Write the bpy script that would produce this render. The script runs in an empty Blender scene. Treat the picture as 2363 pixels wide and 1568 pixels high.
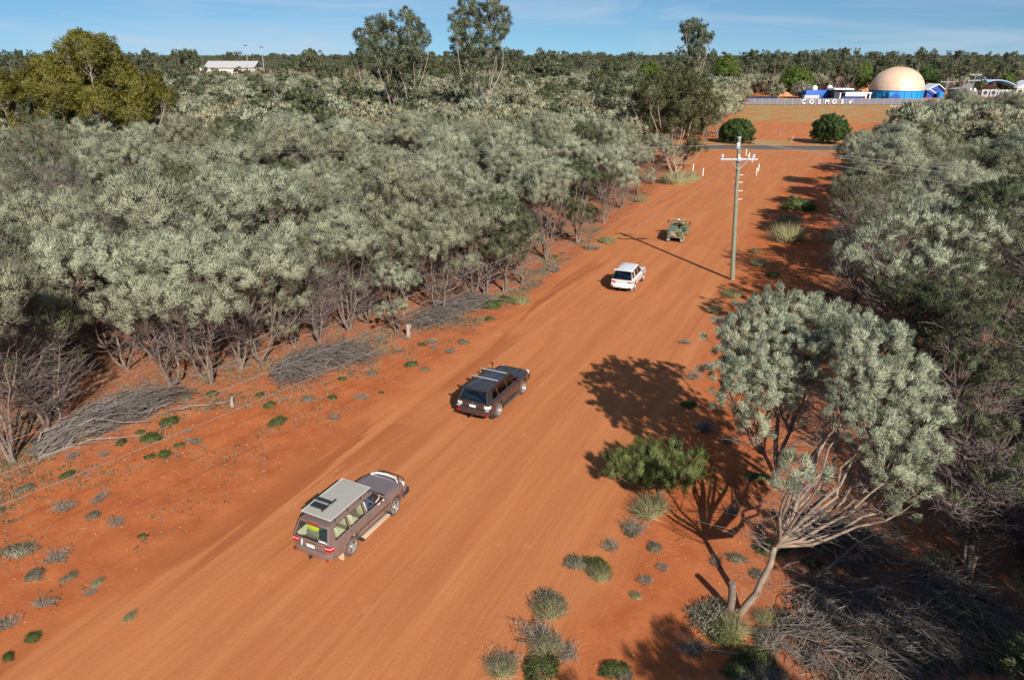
import bpy, bmesh, math, random
import numpy as np
from mathutils import Vector, Matrix, geometry

S = bpy.context.scene
COL = S.collection
PI = math.pi
R = math.radians

# ------------------------------------------------------------------ camera, sky, sun, exposure
CAM_H = 18.0
PITCH = R(22.3)
FPX, CX, CY = 1590.0, 1181.5, 784.0
cam_data = bpy.data.cameras.new('camera')
cam = bpy.data.objects.new('camera', cam_data)
COL.objects.link(cam)
cam.location = (0, 0, CAM_H)
cam.rotation_euler = (PI / 2 - PITCH, 0, 0)
cam_data.sensor_width = 36.0
cam_data.lens = 36.0 * FPX / 2363.0
cam_data.clip_start = 0.2
cam_data.clip_end = 20000
S.camera = cam

SUN_EL = R(33.0)
SHADOW_AZ = R(-20.0)                  # direction shadows fall, measured from +Y towards +X
sun_data = bpy.data.lights.new('sun', 'SUN')
sun_data.energy = 5.0
sun_data.angle = R(0.53)
sun_data.color = (1.0, 0.95, 0.86)
sun = bpy.data.objects.new('sun', sun_data)
COL.objects.link(sun)
ldir = Vector((math.sin(SHADOW_AZ) * math.cos(SUN_EL), math.cos(SHADOW_AZ) * math.cos(SUN_EL), -math.sin(SUN_EL)))
sun.rotation_euler = ldir.to_track_quat('-Z', 'Y').to_euler()
sun.location = (20, -50, 60)

world = bpy.data.worlds.new('World')
S.world = world
world.use_nodes = True
wn, wl = world.node_tree.nodes, world.node_tree.links
wn.clear()
wout = wn.new('ShaderNodeOutputWorld')
wbg = wn.new('ShaderNodeBackground')
wbg.inputs['Strength'].default_value = 0.064
sky = wn.new('ShaderNodeTexSky')
sky.sky_type = 'NISHITA'
sky.sun_disc = False
sky.sun_elevation = SUN_EL
sky.sun_rotation = math.atan2(-ldir.x, -ldir.y)
sky.altitude = 200
sky.air_density = 1.0
sky.dust_density = 0.2
sky.ozone_density = 2.0
# thin high cirrus streaks
tc = wn.new('ShaderNodeTexCoord')
mp = wn.new('ShaderNodeMapping')
mp.inputs['Scale'].default_value = (1.6, 1.6, 13.0)
mp.inputs['Rotation'].default_value = (0.05, 0.10, 0.0)
nz = wn.new('ShaderNodeTexNoise')
nz.inputs['Scale'].default_value = 1.7
nz.inputs['Detail'].default_value = 7
nz.inputs['Roughness'].default_value = 0.6
nz.inputs['Distortion'].default_value = 0.6
rp = wn.new('ShaderNodeMapRange')
rp.inputs[1].default_value = 0.44
rp.inputs[2].default_value = 0.70
rp.inputs[3].default_value = 0.0
rp.inputs[4].default_value = 0.6
mx = wn.new('ShaderNodeMix'); mx.data_type = 'RGBA'
mx.inputs['B'].default_value = (6.2, 7.2, 8.4, 1)
hs = wn.new('ShaderNodeHueSaturation')
hs.inputs['Saturation'].default_value = 1.12
wl.new(tc.outputs['Generated'], mp.inputs['Vector'])
wl.new(mp.outputs['Vector'], nz.inputs['Vector'])
wl.new(nz.outputs['Fac'], rp.inputs[0])
vadd = wn.new('ShaderNodeVectorMath'); vadd.operation = 'ADD'; vadd.inputs[1].default_value = (0, 0, 0.10)
vnm = wn.new('ShaderNodeVectorMath'); vnm.operation = 'NORMALIZE'
wl.new(tc.outputs['Generated'], vadd.inputs[0]); wl.new(vadd.outputs[0], vnm.inputs[0])
wl.new(vnm.outputs[0], sky.inputs['Vector'])
wl.new(sky.outputs['Color'], hs.inputs['Color'])
tint = wn.new('ShaderNodeMix'); tint.data_type = 'RGBA'; tint.blend_type = 'MULTIPLY'
tint.inputs['Factor'].default_value = 1.0; tint.inputs['B'].default_value = (.78, .98, 1.07, 1)
wl.new(hs.outputs['Color'], tint.inputs['A'])
wl.new(tint.outputs['Result'], mx.inputs['A'])
wl.new(rp.outputs[0], mx.inputs['Factor'])
wl.new(mx.outputs['Result'], wbg.inputs['Color'])
wl.new(wbg.outputs['Background'], wout.inputs['Surface'])

S.view_settings.view_transform = 'Standard'
S.view_settings.look = 'None'
S.view_settings.gamma = 1.0
S.view_settings.exposure = 0.5
S.view_settings.use_curve_mapping = False
S.render.engine = 'CYCLES'
S.cycles.max_bounces = 6
S.cycles.diffuse_bounces = 3
S.cycles.glossy_bounces = 3
S.cycles.transmission_bounces = 4
S.cycles.transparent_max_bounces = 8
S.cycles.caustics_reflective = False
S.cycles.caustics_refractive = False
S.cycles.use_denoising = True

# ------------------------------------------------------------------ geometry of the place
SP, CP = math.sin(PITCH), math.cos(PITCH)

def ray(px, py):
    u, v = (px - CX) / FPX, (CY - py) / FPX
    return np.array((u, CP + v * SP, -SP + v * CP))

def G(px, py):
    """ground point seen at a survey point of the photograph"""
    d = ray(px, py)
    t = CAM_H / -d[2]
    return (d[0] * t, d[1] * t)

def at(px, py, t):
    """point at depth t"""
    d = ray(px, py)
    return np.array((d[0] * t, d[1] * t, CAM_H + d[2] * t))

# ------------------------------------------------------------------ noise in numpy
def _hash(ix, iy, seed):
    h = (ix.astype(np.int64) * 374761393 + iy.astype(np.int64) * 668265263 + seed * 974634777) & 0xFFFFFFFF
    h = ((h ^ (h >> 13)) * 1274126177) & 0xFFFFFFFF
    return ((h ^ (h >> 16)) & 0xFFFF) / 65535.0

def vnoise(x, y, seed=0):
    x = np.asarray(x, float); y = np.asarray(y, float)
    ix, iy = np.floor(x), np.floor(y)
    fx, fy = x - ix, y - iy
    fx = fx * fx * (3 - 2 * fx); fy = fy * fy * (3 - 2 * fy)
    a = _hash(ix, iy, seed); b = _hash(ix + 1, iy, seed)
    c = _hash(ix, iy + 1, seed); d = _hash(ix + 1, iy + 1, seed)
    return (a * (1 - fx) + b * fx) * (1 - fy) + (c * (1 - fx) + d * fx) * fy

def poly_side(x, y, line):
    """signed distance to a polyline given from near to far: >0 on its right side"""
    x = np.asarray(x, float); y = np.asarray(y, float)
    best = np.full(np.broadcast(x, y).shape, 1e9)
    sgn = np.zeros_like(best)
    for (x0, y0), (x1, y1) in zip(line[:-1], line[1:]):
        dx, dy = x1 - x0, y1 - y0
        l2 = dx * dx + dy * dy
        t = np.clip(((x - x0) * dx + (y - y0) * dy) / l2, 0, 1)
        px, py = x0 + t * dx, y0 + t * dy
        d = np.hypot(x - px, y - py)
        s = (x - x0) * dy - (y - y0) * dx
        m = d < best - 1e-9
        best = np.where(m, d, best)
        sgn = np.where(m, np.where(s > 0, 1.0, -1.0), sgn)
    return best * sgn

# edge of the left woodland, edge of the right woodland, the graded track between them
LEFT_EDGE = [(-75, -40), (-38, 10), (-25.5, 28.6), (-18.3, 36.8), (-8.2, 45.2), (0.0, 55.5), (6.4, 72), (14, 90), (20.5, 108), (24, 124), (26, 143)]
RIGHT_EDGE = [(-12, -30), (4.0, 4), (8.2, 17), (12.5, 25.5), (19.4, 42.0), (30, 60), (39.8, 77), (56, 104), (69.5, 128), (77, 143)]
TRACK_L = [(-60, -60), (-24, 8), (-14.5, 20), (-8.2, 32), (-1.5, 46), (4.5, 60), (10.2, 75), (18, 94), (24, 110), (28, 122), (18, 146)]
TRACK_R = [(-26, -60), (1, 14), (3.3, 19.4), (6.8, 27), (11.7, 38.5), (17, 52), (22.5, 66), (34, 92), (50, 118), (62, 138), (68, 148)]
HEAD = R(26.2)                       # heading of the track
HX, HY = math.sin(HEAD), math.cos(HEAD)

def track_st(x, y):
    return x * HX + y * HY, x * HY - y * HX

def track_mask(x, y):
    l = poly_side(x, y, TRACK_L)
    r = -poly_side(x, y, TRACK_R)
    n = (vnoise(np.asarray(x) * .5, np.asarray(y) * .5, 3) - .5) * 1.6 + (vnoise(np.asarray(x) * 1.7, np.asarray(y) * 1.7, 5) - .5) * .7
    return np.clip(np.minimum(l, r) / 1.6 + .5 + n * .5, 0, 1)

def hgt(x, y):
    x = np.asarray(x, float); y = np.asarray(y, float)
    tm = track_mask(x, y)
    s, t = track_st(x, y)
    rough = (vnoise(x * 1.1, y * 1.1, 11) - .5) * .10 + (vnoise(x * 3.1, y * 3.1, 12) - .5) * .05
    near = np.clip((90 - np.hypot(x, y)) / 40, 0, 1)
    rut = (vnoise(t * 2.4, s * .05, 21) - .5) * .035 + (vnoise(t * 6, s * .2, 22) - .5) * .012
    berm = .09 * np.exp(-((poly_side(x, y, TRACK_L) + .3) / .6) ** 2) * (vnoise(s * .4, t * 0, 9)) * near
    return rough * (1 - tm) * (.35 + .65 * near) + rut * tm * near + berm - 0.02

def gz(x, y):
    return float(hgt(np.array([x]), np.array([y]))[0])

# ------------------------------------------------------------------ mesh helpers
def mesh_np(name, V, F, mats=(), smooth=False, matidx=None, attrs=None, normals=None):
    V = np.asarray(V, np.float32); F = np.asarray(F, np.int32)
    me = bpy.data.meshes.new(name)
    k = F.shape[1]
    me.vertices.add(len(V)); me.vertices.foreach_set('co', V.ravel())
    me.loops.add(F.size); me.loops.foreach_set('vertex_index', F.ravel())
    me.polygons.add(len(F))
    me.polygons.foreach_set('loop_start', np.arange(0, F.size, k, dtype=np.int32))
    me.polygons.foreach_set('loop_total', np.full(len(F), k, np.int32))
    me.polygons.foreach_set('use_smooth', np.full(len(F), smooth, bool))
    if matidx is not None:
        me.polygons.foreach_set('material_index', np.asarray(matidx, np.int32))
    for m in mats: me.materials.append(m)
    if attrs:
        for an, av in attrs.items():
            a = me.attributes.new(an, 'FLOAT', 'POINT')
            a.data.foreach_set('value', np.asarray(av, np.float32))
    me.update()
    if normals is not None:
        me.normals_split_custom_set_from_vertices(np.asarray(normals, np.float32))
    return me

def link(name, me, parent=None, loc=(0, 0, 0), rot=(0, 0, 0), scale=(1, 1, 1)):
    o = bpy.data.objects.new(name, me)
    COL.objects.link(o)
    o.location = loc; o.rotation_euler = rot; o.scale = scale
    if parent is not None: o.parent = parent
    return o

def tag(o, label=None, cat=None, group=None, kind=None):
    if label: o['label'] = label
    if cat: o['category'] = cat
    if group: o['group'] = group
    if kind: o['kind'] = kind
    return o

def thing(name, label, cat, loc=(0, 0, 0), rz=0.0, group=None, scale=1.0):
    o = bpy.data.objects.new(name, None)
    o.empty_display_size = .3
    COL.objects.link(o)
    o.location = loc; o.rotation_euler = (0, 0, rz); o.scale = (scale,) * 3
    return tag(o, label, cat, group)

class MB:
    """collects boxes, tubes, lathes and prisms into one mesh"""
    def __init__(self):
        self.v = []; self.f = []; self.n = 0
    def add(self, V, F):
        V = [tuple(map(float, p)) for p in V]
        self.v += V
        self.f += [tuple(i + self.n for i in f) for f in F]
        self.n += len(V)
        return self
    def box(self, c, s, rz=0.0, rx=0.0, ry=0.0, bev=0.0):
        hx, hy, hz = s[0] / 2, s[1] / 2, s[2] / 2
        M = Matrix.Translation(c) @ Matrix.Rotation(rz, 4, 'Z') @ Matrix.Rotation(ry, 4, 'Y') @ Matrix.Rotation(rx, 4, 'X')
        if bev <= 0:
            P = [(x, y, z) for z in (-hz, hz) for x, y in ((-hx, -hy), (hx, -hy), (hx, hy), (-hx, hy))]
            F = [(3, 2, 1, 0), (4, 5, 6, 7), (0, 1, 5, 4), (1, 2, 6, 5), (2, 3, 7, 6), (3, 0, 4, 7)]
            return self.add([M @ Vector(p) for p in P], F)
        b = min(bev, hx * .95, hy * .95, hz * .95)
        bm = bmesh.new()
        bmesh.ops.create_cube(bm, size=1)
        for v in bm.verts: v.co = Vector((v.co.x * s[0], v.co.y * s[1], v.co.z * s[2]))
        bmesh.ops.bevel(bm, geom=bm.edges[:], offset=b, segments=2, affect='EDGES', profile=.6)
        P = [M @ v.co for v in bm.verts]
        bm.verts.index_update()
        F = [tuple(v.index for v in f.verts) for f in bm.faces]
        bm.free()
        return self.add(P, F)
    def tube(self, pts, r, k=8, cap=True):
        pts = [Vector(p) for p in pts]
        n = len(pts)
        rr = r if hasattr(r, '__len__') else [r] * n
        V = []; F = []
        prev = None
        for i, p in enumerate(pts):
            d = (pts[min(i + 1, n - 1)] - pts[max(i - 1, 0)])
            d = d.normalized() if d.length > 1e-9 else Vector((0, 0, 1))
            if prev is None:
                a = d.orthogonal().normalized()
            else:
                a = prev - d * prev.dot(d)
                a = a.normalized() if a.length > 1e-6 else d.orthogonal().normalized()
            prev = a
            b = d.cross(a)
            for j in range(k):
                th = 2 * PI * j / k
                V.append(p + (a * math.cos(th) + b * math.sin(th)) * rr[i])
        for i in range(n - 1):
            for j in range(k):
                j2 = (j + 1) % k
                F.append((i * k + j, i * k + j2, (i + 1) * k + j2, (i + 1) * k + j))
        if cap:
            F.append(tuple(range(k - 1, -1, -1)))
            F.append(tuple((n - 1) * k + j for j in range(k)))
        return self.add(V, F)
    def lathe(self, prof, k=24, M=None, closed=False, cap=True):
        """prof: (radius, height) about local Z"""
        M = M or Matrix.Identity(4)
        V = []; F = []
        for (r, h) in prof:
            for j in range(k):
                th = 2 * PI * j / k
                V.append(M @ Vector((r * math.cos(th), r * math.sin(th), h)))
        n = len(prof)
        rng = range(n if closed else n - 1)
        for i in rng:
            i2 = (i + 1) % n
            for j in range(k):
                j2 = (j + 1) % k
                F.append((i * k + j, i * k + j2, i2 * k + j2, i2 * k + j))
        if not closed and cap:
            if prof[0][0] > 1e-4: F.append(tuple(range(k - 1, -1, -1)))
            if prof[-1][0] > 1e-4: F.append(tuple((n - 1) * k + j for j in range(k)))
        return self.add(V, F)
    def prism(self, poly, depth, M):
        """polygon in local XY, extruded by depth along local Z"""
        n = len(poly)
        V = [M @ Vector((x, y, 0)) for x, y in poly] + [M @ Vector((x, y, depth)) for x, y in poly]
        F = [tuple(range(n - 1, -1, -1)), tuple(range(n, 2 * n))]
        for i in range(n):
            j = (i + 1) % n
            F.append((i, j, n + j, n + i))
        return self.add(V, F)
    def grid(self, rows, flip=False):
        """rows of points"""
        a, b = len(rows), len(rows[0])
        V = [p for row in rows for p in row]
        F = []
        for i in range(a - 1):
            for j in range(b - 1):
                q = (i * b + j, i * b + j + 1, (i + 1) * b + j + 1, (i + 1) * b + j)
                F.append(q[::-1] if flip else q)
        return self.add(V, F)
    def mesh(self, name, mat, smooth=True, angle=35):
        me = bpy.data.meshes.new(name)
        me.from_pydata(self.v, [], self.f)
        for m in (mat if isinstance(mat, (list, tuple)) else [mat]): me.materials.append(m)
        if smooth:
            me.polygons.foreach_set('use_smooth', np.ones(len(me.polygons), bool))
            me.update()
            me.set_sharp_from_angle(angle=R(angle))
        me.update()
        return me
    def build(self, name, mat, parent=None, smooth=True, angle=35, **kw):
        return link(name, self.mesh(name, mat, smooth, angle), parent, **kw)

def dup(root, loc=None, rz=None, label=None, group=None, scale=None):
    r = root.copy(); COL.objects.link(r)
    if loc is not None: r.location = loc
    if rz is not None: r.rotation_euler = (0, 0, rz)
    if scale is not None: r.scale = scale if hasattr(scale, '__len__') else (scale,) * 3
    if label: r['label'] = label
    if group: r['group'] = group
    for ch in list(root.children):
        c = ch.copy(); COL.objects.link(c); c.parent = r
        for g in ch.children:
            d = g.copy(); COL.objects.link(d); d.parent = c
    return r

# ------------------------------------------------------------------ materials
def mat(name, col=(.5, .5, .5), rough=.6, metal=0.0, noise=None, bump=0.0, spec=.5, coat=0.0, dust=0.0):
    """noise = (scale, amount, colour 2)"""
    m = bpy.data.materials.new(name); m.use_nodes = True
    nt = m.node_tree; b = nt.nodes['Principled BSDF']
    b.inputs['Base Color'].default_value = (*col, 1)
    b.inputs['Roughness'].default_value = rough
    b.inputs['Metallic'].default_value = metal
    b.inputs['Specular IOR Level'].default_value = spec
    b.inputs['Coat Weight'].default_value = coat
    b.inputs['Coat Roughness'].default_value = .08
    src = None
    if noise:
        t = nt.nodes.new('ShaderNodeTexCoord')
        n = nt.nodes.new('ShaderNodeTexNoise')
        n.inputs['Scale'].default_value = noise[0]; n.inputs['Detail'].default_value = 5
        r = nt.nodes.new('ShaderNodeMapRange')
        r.inputs[1].default_value = .35; r.inputs[2].default_value = .68
        r.inputs[3].default_value = 0; r.inputs[4].default_value = noise[1]
        x = nt.nodes.new('ShaderNodeMix'); x.data_type = 'RGBA'
        x.inputs['A'].default_value = (*col, 1); x.inputs['B'].default_value = (*noise[2], 1)
        nt.links.new(t.outputs['Object'], n.inputs['Vector'])
        nt.links.new(n.outputs['Fac'], r.inputs[0]); nt.links.new(r.outputs[0], x.inputs['Factor'])
        src = x.outputs['Result']
        nt.links.new(src, b.inputs['Base Color'])
        if bump:
            bp = nt.nodes.new('ShaderNodeBump'); bp.inputs['Strength'].default_value = bump
            bp.inputs['Distance'].default_value = .02
            nt.links.new(n.outputs['Fac'], bp.inputs['Height']); nt.links.new(bp.outputs['Normal'], b.inputs['Normal'])
    if dust:
        # red road dust that clings low on the object
        t2 = nt.nodes.new('ShaderNodeTexCoord'); sx = nt.nodes.new('ShaderNodeSeparateXYZ')
        n2 = nt.nodes.new('ShaderNodeTexNoise'); n2.inputs['Scale'].default_value = 5
        n2.inputs['Detail'].default_value = 6
        a = nt.nodes.new('ShaderNodeMapRange')
        a.inputs[1].default_value = 1.15; a.inputs[2].default_value = .25
        a.inputs[3].default_value = .05 * dust; a.inputs[4].default_value = .75 * dust
        mu = nt.nodes.new('ShaderNodeMath'); mu.operation = 'MULTIPLY'; mu.use_clamp = True
        r2 = nt.nodes.new('ShaderNodeMapRange'); r2.inputs[1].default_value = .3; r2.inputs[2].default_value = .7
        r2.inputs[3].default_value = .4; r2.inputs[4].default_value = 1.2
        x2 = nt.nodes.new('ShaderNodeMix'); x2.data_type = 'RGBA'
        x2.inputs['B'].default_value = (.36, .17, .085, 1)
        nt.links.new(t2.outputs['Object'], sx.inputs[0]); nt.links.new(sx.outputs['Z'], a.inputs[0])
        nt.links.new(t2.outputs['Object'], n2.inputs['Vector']); nt.links.new(n2.outputs['Fac'], r2.inputs[0])
        nt.links.new(a.outputs[0], mu.inputs[0]); nt.links.new(r2.outputs[0], mu.inputs[1])
        nt.links.new(mu.outputs[0], x2.inputs['Factor'])
        if src: nt.links.new(src, x2.inputs['A'])
        else: x2.inputs['A'].default_value = (*col, 1)
        nt.links.new(x2.outputs['Result'], b.inputs['Base Color'])
        x3 = nt.nodes.new('ShaderNodeMix'); x3.data_type = 'FLOAT'
        x3.inputs[2].default_value = rough; x3.inputs[3].default_value = .8
        nt.links.new(mu.outputs[0], x3.inputs[0]); nt.links.new(x3.outputs[0], b.inputs['Roughness'])
        if coat:
            x4 = nt.nodes.new('ShaderNodeMath'); x4.operation = 'MULTIPLY_ADD'
            x4.inputs[1].default_value = -coat; x4.inputs[2].default_value = coat
            nt.links.new(mu.outputs[0], x4.inputs[0]); nt.links.new(x4.outputs[0], b.inputs['Coat Weight'])
    return m

def leaf_mat(name, c1, c2, c3=None, trans=.25, tree_var=.35, rough=.55):
    """c1 to c2 from leaf to leaf, towards c3 from tree to tree"""
    m = bpy.data.materials.new(name); m.use_nodes = True
    nt = m.node_tree; nd = nt.nodes; b = nd['Principled BSDF']; out = nd['Material Output']
    g = nd.new('ShaderNodeNewGeometry')
    x = nd.new('ShaderNodeMix'); x.data_type = 'RGBA'
    x.inputs['A'].default_value = (*c1, 1); x.inputs['B'].default_value = (*c2, 1)
    nt.links.new(g.outputs['Random Per Island'], x.inputs['Factor'])
    src = x.outputs['Result']
    if c3:
        oi = nd.new('ShaderNodeObjectInfo')
        pw = nd.new('ShaderNodeMath'); pw.operation = 'POWER'; pw.inputs[1].default_value = 1.6
        ml = nd.new('ShaderNodeMath'); ml.operation = 'MULTIPLY'; ml.inputs[1].default_value = tree_var
        y = nd.new('ShaderNodeMix'); y.data_type = 'RGBA'; y.inputs['B'].default_value = (*c3, 1)
        nt.links.new(oi.outputs['Random'], pw.inputs[0]); nt.links.new(pw.outputs[0], ml.inputs[0])
        nt.links.new(ml.outputs[0], y.inputs['Factor']); nt.links.new(src, y.inputs['A'])
        src = y.outputs['Result']
    tcn = nd.new('ShaderNodeTexCoord'); n = nd.new('ShaderNodeTexNoise'); n.inputs['Scale'].default_value = .9
    n.inputs['Detail'].default_value = 3
    hv = nd.new('ShaderNodeHueSaturation')
    mr = nd.new('ShaderNodeMapRange'); mr.inputs[1].default_value = .3; mr.inputs[2].default_value = .7
    mr.inputs[3].default_value = .82; mr.inputs[4].default_value = 1.18
    nt.links.new(tcn.outputs['Object'], n.inputs['Vector']); nt.links.new(n.outputs['Fac'], mr.inputs[0])
    nt.links.new(mr.outputs[0], hv.inputs['Value']); nt.links.new(src, hv.inputs['Color'])
    src = hv.outputs['Color']
    nt.links.new(src, b.inputs['Base Color'])
    b.inputs['Roughness'].default_value = rough
    b.inputs['Specular IOR Level'].default_value = .35
    tr = nd.new('ShaderNodeBsdfTranslucent'); ms = nd.new('ShaderNodeMixShader')
    ms.inputs['Fac'].default_value = trans
    nt.links.new(src, tr.inputs['Color'])
    nt.links.new(b.outputs[0], ms.inputs[1]); nt.links.new(tr.outputs[0], ms.inputs[2])
    nt.links.new(ms.outputs[0], out.inputs['Surface'])
    return m

def glass_mat(name, tint=(.3, .34, .3), gloss=.12):
    m = bpy.data.materials.new(name); m.use_nodes = True
    nt = m.node_tree; nd = nt.nodes; out = nd['Material Output']; nd.remove(nd['Principled BSDF'])
    t = nd.new('ShaderNodeBsdfTransparent'); t.inputs['Color'].default_value = (*tint, 1)
    gl = nd.new('ShaderNodeBsdfGlossy'); gl.inputs['Roughness'].default_value = .03
    gl.inputs['Color'].default_value = (.95, .97, 1, 1)
    fw = nd.new('ShaderNodeLayerWeight'); fw.inputs['Blend'].default_value = .5
    fr = nd.new('ShaderNodeMath'); fr.operation = 'POWER'; fr.inputs[1].default_value = 4.0
    nt.links.new(fw.outputs['Facing'], fr.inputs[0])
    ad = nd.new('ShaderNodeMath'); ad.operation = 'MULTIPLY_ADD'; ad.use_clamp = True; ad.inputs[1].default_value = .75; ad.inputs[2].default_value = .045 + gloss * .3
    ms = nd.new('ShaderNodeMixShader')
    nt.links.new(fr.outputs[0], ad.inputs[0]); nt.links.new(ad.outputs[0], ms.inputs['Fac'])
    nt.links.new(t.outputs[0], ms.inputs[1]); nt.links.new(gl.outputs[0], ms.inputs[2])
    nt.links.new(ms.outputs[0], out.inputs['Surface'])
    return m

M = {}
M['mulga'] = leaf_mat('silver_green_leaf', (.245, .265, .17), (.47, .485, .35), (.23, .215, .13), trans=.2, tree_var=.8)
M['mulga_front'] = leaf_mat('silver_green_leaf_near', (.24, .265, .17), (.48, .50, .36), trans=.2)
M['mulga_far'] = leaf_mat('olive_grey_leaf', (.26, .26, .155), (.48, .465, .31), (.26, .21, .13), trans=.15, tree_var=.8)
M['wood_far'] = leaf_mat('distant_olive_leaf', (.26, .245, .145), (.46, .42, .26), (.25, .19, .12), trans=.15, tree_var=.8)
M['mulga_dark'] = leaf_mat('dark_green_leaf', (.065, .085, .038), (.15, .165, .08), (.10, .10, .05), trans=.2)
M['gum'] = leaf_mat('gum_leaf', (.07, .085, .04), (.17, .18, .095), trans=.2, rough=.4)
M['olive'] = leaf_mat('olive_gold_leaf', (.09, .092, .013), (.23, .19, .03), (.2, .1, .02), trans=.3, tree_var=.2)
M['bush'] = leaf_mat('deep_green_leaf', (.03, .065, .015), (.09, .14, .03), trans=.25)
M['bright'] = leaf_mat('bright_green_leaf', (.08, .13, .02), (.17, .22, .04), trans=.3)
M['intersection'] = leaf_mat('bronze_green_leaf', (.06, .075, .025), (.14, .13, .05), trans=.25)
M['shrub_green'] = leaf_mat('fresh_green_leaf', (.085, .115, .03), (.20, .24, .075), (.16, .15, .06), trans=.3)
M['needle'] = leaf_mat('needle_green_leaf', (.09, .12, .03), (.29, .32, .11), trans=.25)
M['grass'] = leaf_mat('straw_grass', (.32, .28, .14), (.52, .47, .26), (.28, .29, .12), trans=.3)
M['saltbush'] = leaf_mat('grey_saltbush', (.20, .175, .12), (.35, .32, .23), (.20, .20, .10), trans=.15)
M['twig'] = leaf_mat('dead_twig', (.12, .092, .08), (.30, .24, .215), trans=0, rough=.8)
M['stick'] = leaf_mat('grey_stick', (.14, .11, .085), (.34, .27, .21), trans=0, rough=.8)
M['twig_dark'] = leaf_mat('dark_shaded_dead_twig', (.075, .06, .052), (.22, .18, .155), trans=0, rough=.85)  # darker twigs of the piles; also shade put into the bottom right heaps
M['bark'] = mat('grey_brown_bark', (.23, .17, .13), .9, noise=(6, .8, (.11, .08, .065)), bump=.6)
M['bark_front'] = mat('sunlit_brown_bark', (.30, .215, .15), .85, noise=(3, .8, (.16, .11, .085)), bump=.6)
M['pale_bark'] = mat('pale_gum_bark', (.38, .30, .245), .8, noise=(1.5, .8, (.20, .145, .115)), bump=.4)

# ------------------------------------------------------------------ the ground
XR0, XR1 = G(1640, 339.5), G(1955, 342.5)
XSL = (XR1[1] - XR0[1]) / (XR1[0] - XR0[0])
def cross_y(x): return XR0[1] + (np.asarray(x, float) - XR0[0]) * XSL
def cross_d(x, y): return np.abs(np.asarray(y, float) - cross_y(x))

_h0 = hgt
def hgt(x, y):
    return _h0(x, y) * np.clip((cross_d(x, y) - 4.0) / 3.0, 0, 1)

FAR_EDGE = [(30, 158), (45, 163), (52, 190), (70, 232), (86, 270), (92, 292)]   # woodland left of the far clearing

def wood_mask(x, y):
    """True where the woodland stands"""
    x = np.asarray(x, float); y = np.asarray(y, float)
    cy = cross_y(x)
    near = (y < cy - 6)
    lf = near & (poly_side(x, y, LEFT_EDGE) < 0)
    rf = near & (poly_side(x, y, RIGHT_EDGE) > 0)
    far = (y > cy + 7)
    fl = far & (poly_side(x, y, FAR_EDGE) < 0)
    clearing = far & (~fl) & (y < 372 + .12 * x) & (x < 420)
    u = x / np.maximum(y, 1)
    yard = (y > 262) & (y < 560) & (u > -.232) & (u < -.196)
    shed = (u > -.475) & (u < -.365) & (y > 440) & (y < 660)
    fr = far & (~clearing)
    return (lf | rf | fr) & (~yard) & (~shed)

def graded(a, b, lo, hi, step, grow):
    c = list(np.arange(a, b, step))
    s = step; v = b
    out = []
    while v < hi:
        out.append(v); s *= grow; v += s
    out.append(hi)
    s = step; v = a; low = []
    while v > lo:
        s *= grow; v -= s; low.append(max(v, lo))
    return np.array(sorted(set(low)) + c + out)

gx = graded(-42, 62, -6000, 6000, .6, 1.07)
gy = graded(6, 118, -300, 12000, .6, 1.05)
GX, GY = np.meshgrid(gx, gy)
gxf, gyf = GX.ravel(), GY.ravel()
tm = track_mask(gxf, gyf)
ss, tt = track_st(gxf, gyf)
wm = wood_mask(gxf, gyf).astype(float)
le = poly_side(gxf, gyf, LEFT_EDGE); re = poly_side(gxf, gyf, RIGHT_EDGE)
litter = np.clip(np.where(gyf < 150, np.maximum(np.clip(.62 - le / 8, 0, 1), np.clip(.62 + re / 5, 0, 1)), wm), 0, 1)
litter *= np.clip(1 - tm * 1.5, 0, 1)
grassy = ((gyf > cross_y(gxf) + 3.4) & (gyf < cross_y(gxf) + 14)) * .75 + ((gyf > 215) & (gyf < 300) & (wm < .5)) * .8
grassy = np.clip(grassy + ((gyf < cross_y(gxf) - 3.4) & (gyf > cross_y(gxf) - 6.5)) * .4, 0, 1)
GV = np.stack([gxf, gyf, hgt(gxf, gyf)], 1)
nx, ny = len(gx), len(gy)
ii, jj = np.meshgrid(np.arange(ny - 1), np.arange(nx - 1), indexing='ij')
a0 = (ii * nx + jj).ravel()
GF = np.stack([a0, a0 + 1, a0 + nx + 1, a0 + nx], 1)

gm = bpy.data.materials.new('red_earth'); gm.use_nodes = True
nt = gm.node_tree; nd = nt.nodes; lk = nt.links; b = nd['Principled BSDF']
b.inputs['Roughness'].default_value = .95; b.inputs['Specular IOR Level'].default_value = .12
def _attr(n):
    a = nd.new('ShaderNodeAttribute'); a.attribute_name = n; return a.outputs['Fac']
def _noise(vec, scale, detail=5, rough=.55, dist=0):
    n = nd.new('ShaderNodeTexNoise'); n.inputs['Scale'].default_value = scale
    n.inputs['Detail'].default_value = detail; n.inputs['Roughness'].default_value = rough
    n.inputs['Distortion'].default_value = dist
    if vec is not None: lk.new(vec, n.inputs['Vector'])
    return n.outputs['Fac']
def _range(v, a, b_, c=0.0, d=1.0):
    n = nd.new('ShaderNodeMapRange')
    for i, q in enumerate((a, b_, c, d)): n.inputs[i + 1].default_value = q
    lk.new(v, n.inputs[0]); return n.outputs[0]
def _mix(f, A, B):
    n = nd.new('ShaderNodeMix'); n.data_type = 'RGBA'
    if isinstance(f, float): n.inputs['Factor'].default_value = f
    else: lk.new(f, n.inputs['Factor'])
    for k, q in (('A', A), ('B', B)):
        if isinstance(q, tuple): n.inputs[k].default_value = (*q, 1)
        else: lk.new(q, n.inputs[k])
    return n.outputs['Result']
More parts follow.
